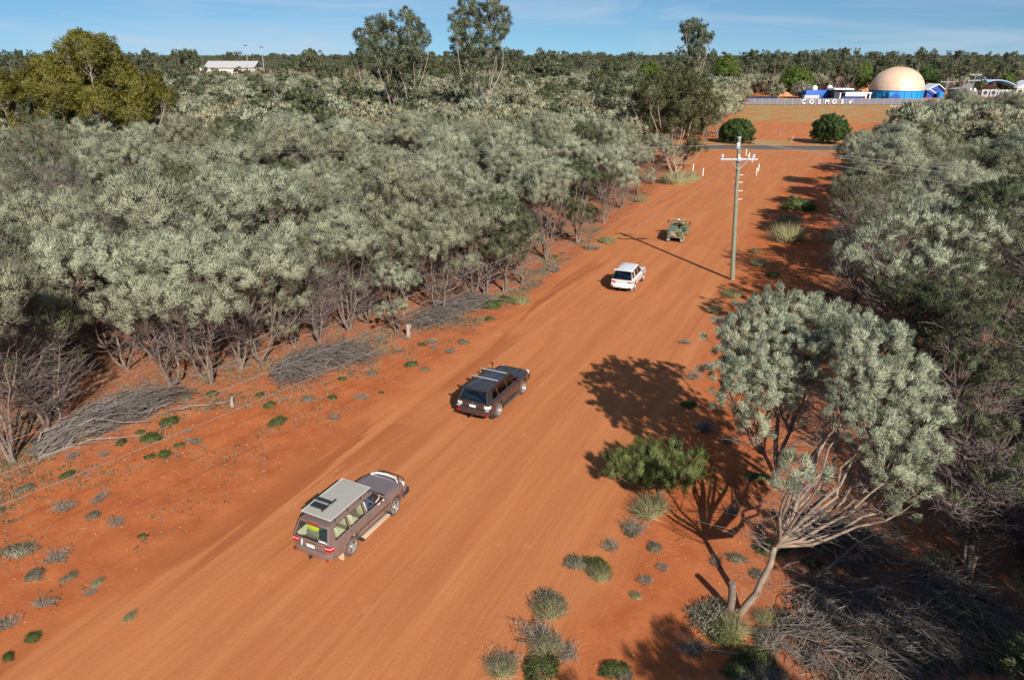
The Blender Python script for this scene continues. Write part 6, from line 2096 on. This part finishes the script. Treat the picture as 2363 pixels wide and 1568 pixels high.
# roof rack: tread-plate deck
mesh_deck = mat('mesh_deck', (.46, .44, .40), .5, .3, noise=(60, .6, (.30, .28, .25)))
mb = MB(); mb.box((-.98, 0, 2.00), (2.35, 1.36, .03), bev=.01)
for k in range(34): mb.box((-2.12 + .069 * k, 0, 2.022), (.022, 1.32, .014), rz=.0)
for k in range(20): mb.box((-.98, -.64 + .0674 * k, 2.02), (2.3, .018, .016))
rack = mb.build('roof_rack', mesh_deck, r1)
mb = MB(); lp = [(-2.18, -.70, 2.02), (.22, -.70, 2.02), (.22, .70, 2.02), (-2.18, .70, 2.02), (-2.18, -.70, 2.02)]; mb.tube(lp, .028, 8); mb.build('rack_rail', mat('rack_silver', (.74, .72, .66), .35, .5), rack)
for x_ in (-1.95, -1.2, -.4, .1):
    for s in (-1, 1): MB().tube([(x_, s * .68, 2.0), (x_, s * .72, 1.83)], .022, 6).build('rack_foot', trim_m, rack)
rec = thing('recovery_board', 'black recovery equipment strapped on the silver roof rack of the bronze wagon', 'recovery gear', tuple(Matrix.Translation(loc) @ Matrix.Rotation(rz, 4, 'Z') @ Vector((-1.55, .28, 2.045))), rz)
mb = MB(); mb.box((-.10, 0, .03), (.34, .62, .05), bev=.01); mb.box((.22, .05, .03), (.16, .62, .05), bev=.01); mb.build('plate', blk, rec)
for y_ in (-.36, .42): MB().box((.04, y_, .05), (.85, .05, .06), bev=.015).build('bar', blk, rec)
MB().box((.05, .0, .05), (.09, .8, .04), bev=.01).build('slide', galv, rec)
# rear spoiler lip, brake light, window contents
MB().box((-2.335, 0, 1.815), (.06, 1.2, .05), bev=.02).build('roof_lip', paint1, r1)
MB().box((-2.385, .0, 1.80), (.03, .62, .045), ry=.3, bev=.01).build('brake_lamp', lamp_red, r1)
MB().box((xr - .035, .42, .99), (.015, .06, .30), rx=.25).build('reflective_strip', white, r1)
MB().box((xr - .025, 0, 1.035), (.03, .60, .04), bev=.012).build('plate_garnish', paint1, r1)
link('lettering', text_mesh('LightPro', .12, .001, white, .004), r1, (-2.575, -.58, 1.27), (PI / 2 - .33, 0, -PI / 2)) 
cg = [('yellow_bag', (.60, .62, .03), (-2.10, .22, 1.42), (.30, .52, .26), 'bright yellow high-visibility bundle seen through the rear window of the bronze wagon'),
      ('green_bag', (.02, .22, .13), (-2.05, -.16, 1.46), (.26, .24, .24), 'green bag beside the yellow bundle inside the bronze wagon'),
      ('black_case', (.025, .027, .03), (-2.17, -.42, 1.28), (.34, .50, .36), 'black case low at the right of the rear window inside the bronze wagon'),
      ('grey_case', (.20, .22, .20), (-2.15, .15, 1.20), (.36, .6, .20), 'grey case under the yellow bundle inside the bronze wagon')]
TM = Matrix.Translation(loc) @ Matrix.Rotation(rz, 4, 'Z')
for nm, c_, pos_, sz_, lab in cg:
    q = MB(); q.box((0, 0, 0), sz_, ry=.1, bev=.07)
    if nm == 'yellow_bag': q.box((.02, .18, .10), (.2, .22, .14), rx=.5, bev=.06); q.box((0, -.2, .06), (.22, .2, .16), rx=-.4, bev=.06)
    q.box((0, 0, sz_[2] / 2 + .01), (.05, .18, .03), bev=.01)
    tag(q.build(nm, mat(nm + '_cloth', c_, .75, noise=(9, .6, tuple(k * .6 for k in c_))), loc=tuple(TM @ Vector(pos_)), rot=(0, 0, rz)), lab, 'bag' if 'bag' in nm else 'case')
# side steps, flares, bull bar, bonnet guard, aerial
for s in (-1, 1):
    MB().box((-.02, s * (hw + .06), .42), (1.75, .20, .06), bev=.02).build('side_step', cream_step, r1)
    MB().box((-.92, s * (hw + .05), .40), (.12, .22, .10), bev=.02).build('step_end', trim_m, r1)
    MB().box((.90, s * (hw + .05), .40), (.12, .22, .10), bev=.02).build('step_end', trim_m, r1)
    MB().box((-.0, s * (hw + .006), .80), (2.2, .02, .07), bev=.008).build('side_moulding', mat('moulding_brown', (.08, .06, .055), .5), r1)
    for ax in (-1.425, 1.425):
        th = np.linspace(.25, PI - .25, 12)
        MB().tube([(ax + (c1['ra'] + .03) * math.cos(t), s * (hw - .005), .41 + (c1['ra'] + .03) * math.sin(t)) for t in th], .026, 6).build('arch_flare', mat('arch_flare_paint', (.12, .085, .075), .6, dust=.6), r1)
xf = c1['xf']
mb = MB(); mb.box((xf + .10, 0, .62), (.18, 1.9, .26), bev=.04)
for s in (-1, 1): mb.tube([(xf + .05, s * .92, .58), (xf - .22, s * .97, .60), (xf - .32, s * .95, .52)], .06, 8); mb.tube([(xf + .16, s * .38, .5), (xf + .2, s * .38, 1.12)], .03, 8)
mb.tube([(xf + .16, .72, .75), (xf + .2, .66, 1.06), (xf + .2, .38, 1.14), (xf + .2, -.38, 1.14), (xf + .2, -.66, 1.06), (xf + .16, -.72, .75)], .032, 8)
mb.build('bull_bar', trim_m, r1)
MB().tube([(xf - .30, .70, 1.19), (xf - .12, .5, 1.21), (xf - .06, 0, 1.22), (xf - .12, -.5, 1.21), (xf - .30, -.70, 1.19)], [.03, .045, .05, .045, .03], 8).build('bonnet_guard', mat('bonnet_guard_clear', (.62, .64, .68), .15), r1)

paint2 = mat('charcoal_paint', (.045, .041, .045), .22, .35, coat=1.0, dust=.24)
loc, rz = place(1152, 960, 3.075, 2.0, 26.3)
c2 = suv('charcoal_wagon', 'charcoal four-wheel drive wagon with two silver roof bars', loc, rz,
    dict(W=2.0, L=5.14, wb=3.075, r=.405, ro=1.13, H=1.90, belt=1.20, hood0=1.22, hood1=1.14, sill=.43, xc=1.02, xh=.22, xroof=-2.30, tail=.02,
         paint=paint2, glass=gl_mid, glass_side=[gl_dark, gl_dark, gl_dark], glass_rear=gl_dark, interior=mat('dark_leather', (.05, .045, .04), .6), third=True, tumble=.20,
         wins=[(-2.12, -1.52, -1.95, -1.52), (-1.42, -.48, -1.42, -.52), (-.38, .86, -.42, .22)],
         doors=[-1.47, -.43, .92], handles=[-1.25, -.22], bump=(.48, .84),
         lamps=[(.92, 1.10, .66, None, .22, lamp_clear)], reflectors=[(.82, .60, .26, .08)], plate_z=.97, tw=.275, spokes=6, rimstyle=1,
         rg=(.05, .88), rgy=(.90, .88), wiper=True))
r2 = c2['root']; xr2 = c2['xr']
r2['label'] = 'charcoal four-wheel drive wagon with two silver roof bars, between bronze wagon and white car'
silver = mat('silver_bar', (.72, .72, .74), .3, .6)
for x_ in (-1.35, -.30):
    b_ = MB().box((x_, 0, 2.03), (.085, 1.62, .035), bev=.012).build('roof_bar', silver, r2)
    for s in (-1, 1): MB().box((x_, s * .70, 1.94), (.13, .08, .15), bev=.02).build('bar_foot', trim_m, b_)
rows = [[(-2.28 + (.0 if k else .0) - .16 * k, g * .86 * (1 - .03 * k), 1.865 - .02 * k - .012 * g * g) for g in np.linspace(-1, 1, 9)] for k in (0, 1)]
mb = MB(); mb.grid(rows, True); mb.grid([[(a, b_, c - .035) for a, b_, c in r_] for r_ in rows]); mb.grid([rows[1], [(a, b_, c - .035) for a, b_, c in rows[1]]])
mb.build('rear_spoiler', paint2, r2)
MB().box((xr2 - .035, 0, 1.10), (.03, .74, .045), bev=.015).build('plate_garnish', mat('dark_chrome', (.35, .33, .34), .2, .8), r2)
MB().lathe([(0, .01), (.05, .008), (.055, 0)], 14, Matrix.Translation((xr2 - .015, 0, 1.155)) @ Matrix.Rotation(-PI / 2, 4, 'Y')).build('badge', chrome, r2)
for s in (-1, 1):
    MB().box((-.1, s * (1.0 + .05), .40), (1.8, .16, .05), bev=.02).build('side_step', mat('step_dusty_black', (.12, .08, .06), .8), r2)
    MB().box((xr2 - .02, s * .86, .86), (.12, .20, .05), bev=.02).build('bumper_corner', silver, r2)
mb = MB(); mb.tube([(1.10, .78, 1.22), (1.06, .80, 1.72)], .02, 6); mb.box((1.05, .80, 1.76), (.12, .12, .12), bev=.03); mb.build('snorkel', trim_m, r2)

paint3 = mat('white_car_paint', (.72, .72, .72), .22, coat=.8, dust=.16)
loc, rz = place(1465, 669, 2.845, 1.86, 24.0)
c3 = suv('white_wagon', 'white compact four-wheel drive wagon with dark rear glass, third vehicle up the track', loc, rz,
    dict(W=1.86, L=4.82, wb=2.845, r=.385, ro=1.10, H=1.86, belt=1.14, hood0=1.16, hood1=1.06, sill=.42, xc=.95, xh=.15, xroof=-1.98, tail=.02,
         paint=paint3, glass=gl_mid, glass_side=[gl_dark, gl_dark, gl_dark], mirror_m=trim_m, glass_rear=gl_dark, interior=black_in, third=False, tumble=.20,
         wins=[(-2.18, -1.62, -1.94, -1.40), (-1.32, -.46, -1.20, -.50), (-.38, .78, -.42, .15)],
         doors=[-1.4, -.42, .88], handles=[-1.15, -.2], bump=(.44, .74), bump_m=paint3,
         lamps=[(.89, .99, .50, None, .28, lamp_red), (.99, 1.05, .54, None, .24, lamp_clear)], reflectors=[(.74, .52, .20, .05)], plate_z=.86, tw=.26, spokes=6, rimstyle=1,
         tg_m=gl_dark, rg=(.04, .92), rgy=(.93, .92), tow_g=True, flap_m=mat('grey_flap', (.22, .20, .19), .7)))
r3 = c3['root']; xr3 = c3['xr']
MB().box((xr3 - .02, 0, .98), (.03, .90, .05), bev=.015).build('tailgate_garnish', silver, r3)
MB().box((xr3 - .055, 0, .585), (.05, 1.15, .12), bev=.02).build('bumper_insert', mat('bumper_grey', (.28, .27, .27), .5), r3)
for s in (-1, 1): MB().tube([(-1.7, s * .56, 1.875), (-1.0, s * .57, 1.905), (-.2, s * .57, 1.90), (.0, s * .56, 1.86)], .02, 6).build('roof_rail', silver, r3)
rows = [[(-1.98 - .17 * k, g * .80 * (1 - .02 * k), 1.835 - .03 * k - .012 * g * g) for g in np.linspace(-1, 1, 9)] for k in (0, 1)]
mb = MB(); mb.grid(rows, True); mb.grid([[(a, b_, c - .035) for a, b_, c in r_] for r_ in rows]); mb.grid([rows[1], [(a, b_, c - .035) for a, b_, c in rows[1]]])
mb.build('rear_spoiler', paint3, r3)
MB().box((-1.55, 0, 1.93), (.16, .04, .07), bev=.02).build('aerial_fin', paint3, r3)
MB().box((xr3 - .03, .56, .86), (.012, .20, .035)).build('badge', mat('badge_red_grey', (.35, .12, .12), .3), r3)

# ------------------------------------------------------------------ people
def skin_person(name, label, chain, faces_mat, parent_m, clothes=None, group=None):
    """chain: list of (verts, edges, radii, material, part name); each part one skinned mesh; first is the body"""
    return None
def person(label, M_, shirt, trousers, hat=None, arm_out=False, hair=(.10, .06, .04)):
    """seated figure, hips at the local origin, facing +X"""
    root = thing('person', label, 'person', tuple(M_.translation), 0)
    root.matrix_world = M_
    J = dict(pel=(0, 0, .0), bel=(.02, 0, .18), che=(.0, 0, .38), nek=(.01, 0, .53), hb=(.03, 0, .60), ht=(.04, 0, .74),
             hl=(.02, .10, 0), hr=(.02, -.10, 0), kl=(.44, .14, .06), kr=(.44, -.14, .06), al=(.52, .14, -.36), ar=(.52, -.14, -.36), tl=(.70, .14, -.40), tr=(.70, -.14, -.40),
             sl=(.0, .19, .46), sr=(.0, -.19, .46), el=(.20, .25, .26), er=(.20, -.25, .26), wl=(.44, .16, .36), wr=(.44, -.14, .36), ml=(.50, .14, .38), mr=(.50, -.12, .38))
    if arm_out: J['er'] = (.06, -.40, .34); J['wr'] = (.26, -.46, .46); J['mr'] = (.34, -.45, .53)
    E = [('pel', 'bel'), ('bel', 'che'), ('che', 'nek'), ('nek', 'hb'), ('hb', 'ht'), ('pel', 'hl'), ('pel', 'hr'), ('hl', 'kl'), ('hr', 'kr'), ('kl', 'al'), ('kr', 'ar'), ('al', 'tl'), ('ar', 'tr'),
         ('che', 'sl'), ('che', 'sr'), ('sl', 'el'), ('sr', 'er'), ('el', 'wl'), ('er', 'wr'), ('wl', 'ml'), ('wr', 'mr')]
    Rd = dict(pel=.15, bel=.135, che=.15, nek=.06, hb=.085, ht=.10, hl=.09, hr=.09, kl=.065, kr=.065, al=.045, ar=.045, tl=.04, tr=.04, sl=.065, sr=.065, el=.045, er=.045, wl=.032, wr=.032, ml=.035, mr=.035)
    ks = list(J); me = bpy.data.meshes.new('body')
    me.from_pydata([J[k] for k in ks], [(ks.index(a), ks.index(b_)) for a, b_ in E], [])
    me.materials.append(skin_m); me.materials.append(shirt); me.materials.append(trousers)
    o = link('body', me, root)
    o.modifiers.new('skin', 'SKIN'); sv = me.skin_vertices[0].data
    for i, k in enumerate(ks): sv[i].radius = (Rd[k], Rd[k] * (1.25 if k in ('bel', 'che', 'pel') else 1)); sv[i].use_root = k == 'pel'
    o.modifiers.new('sub', 'SUBSURF').levels = 1
    bpy.context.view_layer.update()
    me2 = bpy.data.meshes.new_from_object(o.evaluated_get(bpy.context.evaluated_depsgraph_get()))
    o.modifiers.clear(); o.data = me2
    me2.materials.clear()
    for m_ in (skin_m, shirt, trousers): me2.materials.append(m_)
    for pl in me2.polygons:
        c = pl.center; pl.use_smooth = True
        if c.z < .08 or (c.x > .3 and c.z < .2): pl.material_index = 2
        elif c.z < .53 and not (abs(c.y) > .12 and (Vector(c) - Vector(J['wl'])).length < .17) and not ((Vector(c) - Vector(J['wr'])).length < .17 ): pl.material_index = 1
        else: pl.material_index = 0
    # hands with fingers, nose, ears
    fg = MB()
    for w_, m_ in (('wl', 'ml'), ('wr', 'mr')):
        a = Vector(J[m_]); d = (a - Vector(J[w_])).normalized(); sd = d.cross(Vector((0, 0, 1))).normalized()
        for k in range(4):
            b0 = a + sd * (k - 1.5) * .019 + d * .02; l = (.06, .072, .068, .052)[k]
            fg.tube([b0, b0 + d * l * .5, b0 + d * l * .75 - Vector((0, 0, .02)), b0 + d * l * .7 - Vector((0, 0, .045))], [.009, .0085, .008, .007], 6)
        b0 = a - sd * .035; fg.tube([b0, b0 - sd * .02 + d * .03, b0 + d * .05 - Vector((0, 0, .02))], [.010, .009, .008], 6)
    fg.build('hand', skin_m, root)
    fc = MB(); fc.tube([(.125, 0, .70), (.15, 0, .665), (.13, 0, .655)], [.012, .018, .01], 6)
    for s in (-1, 1): fc.box((.03, s * .098, .675), (.03, .015, .05), bev=.006); fc.tube([(.128, s * .035, .70), (.133, s * .035, .70)], .010, 6)
    fc.build('face', skin_m, root)
    hm = MB(); hm.lathe([(.108, 0), (.112, .04), (.09, .09), (.05, .115), (0, .12)], 14, Matrix.Translation((.02, 0, .70))); hm.build('hair', mat('hair', hair, .8), root)
    if hat:
        q = MB(); q.lathe([(.19, .0), (.185, .01), (.10, .02), (.10, .08), (.08, .115), (0, .12)], 18, Matrix.Translation((.03, 0, .755))); q.build('hat', hat, root)
    return root
TM1 = Matrix.Translation(r1.location) @ Matrix.Rotation(r1.rotation_euler.z, 4, 'Z')
shirt_dark = mat('navy_shirt', (.04, .05, .09), .8); trous = mat('dark_trousers', (.05, .05, .06), .8)
person('driver of the bronze wagon with a bare arm resting out of the open window', TM1 @ Matrix.Translation((.20, -.42, .92)), shirt_dark, trous, arm_out=True)

# ------------------------------------------------------------------ open camouflaged army vehicle
camo = bpy.data.materials.new('camouflage_paint'); camo.use_nodes = True
nt = camo.node_tree; nd = nt.nodes; lk = nt.links; b = nd['Principled BSDF']; b.inputs['Roughness'].default_value = .75
tcx = nd.new('ShaderNodeTexCoord').outputs['Object']
ca = _range(_noise(tcx, 1.5, 2, .4, .6), .50, .53); cb = _range(_noise(tcx, 1.9, 2, .4, 1.2), .60, .62)
cc_ = _mix(ca, (.25, .18, .11), (.09, .105, .045)); cc_ = _mix(cb, cc_, (.035, .035, .028)); lk.new(cc_, b.inputs['Base Color'])
tan = mat('tan_canvas', (.27, .22, .13), .85, noise=(5, .7, (.15, .15, .07)), bump=.3)
grn = mat('army_green', (.10, .14, .06), .8, noise=(4, .7, (.17, .19, .10)))
teal = mat('weathered_green_canvas', (.06, .12, .08), .85, noise=(6, .7, (.07, .12, .11)))
loc, rz = place(1579, 557, 2.95, 1.85, 19.0)
av = thing('army_vehicle', 'open-topped camouflaged army four-wheel drive with roll cage, farthest vehicle near the pole shadow', 'army vehicle', loc, rz)
WB, AW = 2.95, 1.82
h_ = AW / 2
mb = MB()   # tub with side walls and wheel boxes
sill_ = .55
pts_side = [(-2.25, .62), (-2.25, 1.22), (-.25, 1.22), (-.10, 1.18), (.62, 1.18), (.66, 1.25), (.78, 1.25), (.78, .62)]
arch = [(-WB / 2 + .50 * math.cos(t), .52 + .48 * math.sin(t)) for t in np.linspace(.2, PI - .2, 9)]
poly = pts_side + arch
for s in (-1, 1):
    mb.prism(poly, .05, Matrix.Translation((0, s * (h_ - .025) + .025, 0)) @ Matrix.Rotation(PI / 2, 4, 'X'))
mb.box((-.75, 0, .66), (3.0, AW - .1, .06))
mb.box((-.18, 0, 1.0), (.06, AW - .1, .5))
mb.build('tub', camo, av, smooth=False)
mb = MB(); mb.box((-2.27, 0, .92), (.06, AW - .02, .62), bev=.015); mb.box((-2.30, 0, .62), (.10, AW, .16), bev=.02); mb.build('tailboard', camo, av)
mb = MB()   # bonnet, guards, scuttle
mb.box((1.32, 0, 1.18), (1.15, 1.15, .12), bev=.04); mb.box((1.32, 0, .92), (1.12, 1.10, .45), bev=.03)
mb.box((.70, 0, 1.18), (.16, AW - .06, .16), bev=.03); mb.box((.66, 0, .9), (.06, AW - .08, .5)); mb.box((1.92, 0, .95), (.08, 1.2, .5), bev=.02)
mb.build('bonnet', camo, av)
for s in (-1, 1):
    q = MB(); ar = [(WB / 2 + .52 * math.cos(t), .50 + .46 * math.sin(t)) for t in np.linspace(0, PI, 11)]
    q.prism([(2.05, .62), (2.05, 1.02), (1.98, 1.12), (.78, 1.14), (.78, .56)] + [(x_, z_) for x_, z_ in ar[::-1]][::1], .36, Matrix.Translation((0, s * (h_ - .18) + .18, 0)) @ Matrix.Rotation(PI / 2, 4, 'X'))
    q.build('front_guard', camo, av, smooth=False)
mb = MB(); mb.box((2.12, 0, .62), (.14, AW, .16), bev=.02)
for s in (-1, 1): mb.tube([(2.16, s * .45, .6), (2.2, s * .45, 1.2)], .035, 8)
mb.tube([(2.2, -.6, 1.18), (2.2, .6, 1.18)], .035, 8); mb.build('bull_bar', camo, av)
# windscreen frame with rolled canvas along the top
mb = MB(); mb.tube([(.72, -.80, 1.25), (.60, -.78, 1.78), (.60, .78, 1.78), (.72, .80, 1.25)], .03, 8); mb.tube([(.66, 0, 1.25), (.60, 0, 1.78)], .025, 6); mb.build('windscreen_frame', camo, av)
q = MB(); q.add([(.70, -.76, 1.28), (.70, .76, 1.28), (.61, .75, 1.75), (.61, -.75, 1.75)], [(0, 1, 2, 3)]); q.build('windscreen', gl_clear, av, smooth=False)
mb = MB()
for s in (-1, 1): mb.tube([(.60, s * .10, 1.86), (.58, s * .45, 1.88), (.55, s * .84, 1.84)], [.09, .13, .10], 10)
mb.build('rolled_canvas', tan, av)
mb = MB(); mb.box((.45, 0, 1.92), (.75, .5, .05), bev=.02); mb.build('camouflage_sheet', tan, av)
# roll cage
mb = MB(); 
for s in (-1, 1):
    mb.tube([(-.35, s * .80, 1.2), (-.35, s * .76, 1.72), (-.30, s * .12, 1.98)], .035, 8)
    mb.tube([(-.32, s * .12, 1.98), (.50, s * .2, 1.88)], .03, 8)
    mb.tube([(-.34, s * .42, 1.85), (-1.25, s * .80, 1.24)], .03, 8)
mb.tube([(-.30, -.16, 1.98), (-.30, .16, 1.98)], .035, 8); mb.build('roll_cage', tan, av)
MB().lathe([(0, .05), (.14, .04), (.16, .0), (.14, -.03)], 16, Matrix.Translation((-.34, 0, 2.06))).build('antenna_dish', white, av)
MB().tube([(-.34, 0, 1.97), (-.34, 0, 2.06)], .03, 6).build('dish_stem', tan, av)
for s in (-1, 1):
    q = MB(); q.box((.10, s * .42, .98), (.5, .5, .16), bev=.04); q.box((-.14, s * .42, 1.28), (.14, .5, .58), ry=-.15, bev=.04); q.build('seat', blk, av)
sw = MB(); sw.lathe([(.19, -.015), (.205, 0), (.19, .015), (.175, 0)], 18, Matrix.Translation((.46, -.42, 1.28)) @ Matrix.Rotation(-1.1, 4, 'Y'), closed=True); sw.build('steering_wheel', blk, av)
q = MB(); q.box((-2.33, .26, .96), (.05, .5, .46), bev=.02); q.build('rear_panel', mat('pink_camo_patch', (.36, .22, .15), .8), av)
q = MB(); q.box((-2.40, .67, 1.0), (.20, .34, .46), bev=.10); q.tube([(-2.40, .55, 1.26), (-2.40, .60, 1.31), (-2.40, .74, 1.31), (-2.40, .79, 1.26)], .02, 6); q.build('water_can', teal, av)
q = MB(); q.box((-2.38, -.58, 1.0), (.18, .44, .50), bev=.04); q.box((-2.48, -.58, 1.0), (.03, .05, .46)); q.box((-2.40, -.32, 1.0), (.12, .05, .5)); q.build('rear_locker', grn, av)
q = MB(); q.box((-2.36, -.14, 1.12), (.10, .36, .18), bev=.03); q.build('green_pouch', mat('vivid_green_cloth', (.05, .18, .04), .8), av)
for s in (-1, 1):
    q = MB(); q.box((-2.37, s * .78, .66), (.05, .16, .10), bev=.01); q.build('tail_lamp', lamp_red, av)
    q = MB(); q.box((-2.37, s * .64, .66), (.05, .10, .10), bev=.01); q.build('reversing_lamp', lamp_clear, av)
    q = MB(); q.box((-2.18, s * .70, .38), (.03, .34, .42), ry=.08); q.build('mud_flap', mat('flap_grey', (.25, .27, .28), .6), av)
    q = MB(); q.tube([(.70, s * .86, 1.3), (.72, s * 1.12, 1.52)], .02, 6); q.box((.70, s * 1.14, 1.58), (.04, .16, .26), bev=.02); q.build('wing_mirror', trim_m, av)
    q = MB(); q.box((.69, s * 1.14, 1.58), (.012, .13, .22)); q.build('mirror_glass', chrome, av)
# long tubes strapped on the right side
q = MB(); q.tube([(-1.95, -1.02, 1.02), (-.2, -1.02, 1.10), (.5, -1.0, 1.18)], [.09, .085, .08], 12); q.build('side_tube', tan, av)
q = MB(); q.tube([(-1.30, -1.04, .90), (.9, -1.0, 1.30)], .05, 8); q.box((.2, -1.05, .95), (.6, .16, .30), bev=.04); q.box((.95, -1.06, 1.12), (.3, .16, .34), bev=.04); q.build('side_equipment', camo, av)
q = MB(); q.box((-.2, -.97, .62), (1.6, .1, .12), bev=.02); q.box((-.2, .97, .62), (1.6, .1, .12), bev=.02); q.build('side_rail', camo, av)
mb = MB(); mb.box((0, 0, .52), (3.6, .9, .16)); mb.tube([(-WB / 2, -.8, .4), (-WB / 2, .8, .4)], .06, 8); mb.tube([(WB / 2, -.8, .4), (WB / 2, .8, .4)], .06, 8); mb.build('chassis', under_m, av)
add_wheels(av, WB, AW - .26, .40, .24, 8, rims=wheel_meshes(.40, .24, 8)[1])
TMA = Matrix.Translation(av.location) @ Matrix.Rotation(av.rotation_euler.z, 4, 'Z')
def cargo(nm, lab, cat, c_, sz_, m_, rz_=0, bv=.06):
    tag(MB().box((0, 0, 0), sz_, bev=bv).build(nm, m_, loc=tuple(TMA @ Vector(c_)), rot=(0, 0, av.rotation_euler.z + rz_)), lab, cat)
cargo('canvas_bag', 'green canvas bag at the front left of the army vehicle tray', 'bag', (-.75, .48, 1.15), (.75, .6, .62), teal)
cargo('folded_tarp', 'blue-green folded tarp behind the canvas bag in the army vehicle', 'tarp', (-1.55, .48, 1.02), (.75, .62, .45), mat('blue_green_tarp', (.08, .14, .15), .8, noise=(7, .7, (.13, .17, .14))), .2)
cargo('stowage_box', 'flat pale green box lid across the rear of the army vehicle tray', 'box', (-1.55, -.22, 1.06), (.9, .72, .42), mat('pale_olive_box', (.19, .20, .12), .7), 0, .03)
cargo('kit_bag', 'small black kit bag by the right wall of the army vehicle tray', 'bag', (-1.05, -.62, 1.12), (.5, .3, .42), blk)
cargo('grey_pack', 'small grey-green pack behind the driver of the army vehicle', 'bag', (-.62, -.45, 1.16), (.4, .4, .5), teal, .3)
person('army vehicle driver in camouflage with a wide-brimmed hat', TMA @ Matrix.Translation((.12, -.42, 1.12)), mat('camo_shirt', (.22, .20, .12), .85, noise=(7, .9, (.10, .13, .06))), trous, hat=tan)

# ------------------------------------------------------------------ labels that tell neighbours apart
same = {}
for o in S.objects:
    if o.parent is None and o.get('label') and o.get('category'): same.setdefault(o['label'], []).append(o)
for lab, os_ in same.items():
    n = len(os_)
    if n < 2 or n > 12: continue
    def pxof(o):
        f = in_view(o.location.x, o.location.y, o.location.z)
        return f[0] if f else 1e9
    os_.sort(key=pxof)
    ON = ['first', 'second', 'third', 'fourth', 'fifth', 'sixth', 'seventh', 'eighth', 'ninth', 'tenth', 'eleventh', 'twelfth']
    CN_ = ['', 'one', 'two', 'three', 'four', 'five', 'six', 'seven', 'eight', 'nine', 'ten', 'eleven', 'twelve']
    wd_ = ['leftmost of %s: ' % CN_[n]] + ['%s of %s from left: ' % (ON[k], CN_[n]) for k in range(1, n - 1)] + ['rightmost of %s: ' % CN_[n]]
    for w_, o in zip(wd_, os_):
        t_ = w_ + lab
        if len(t_.split()) <= 16: o['label'] = t_
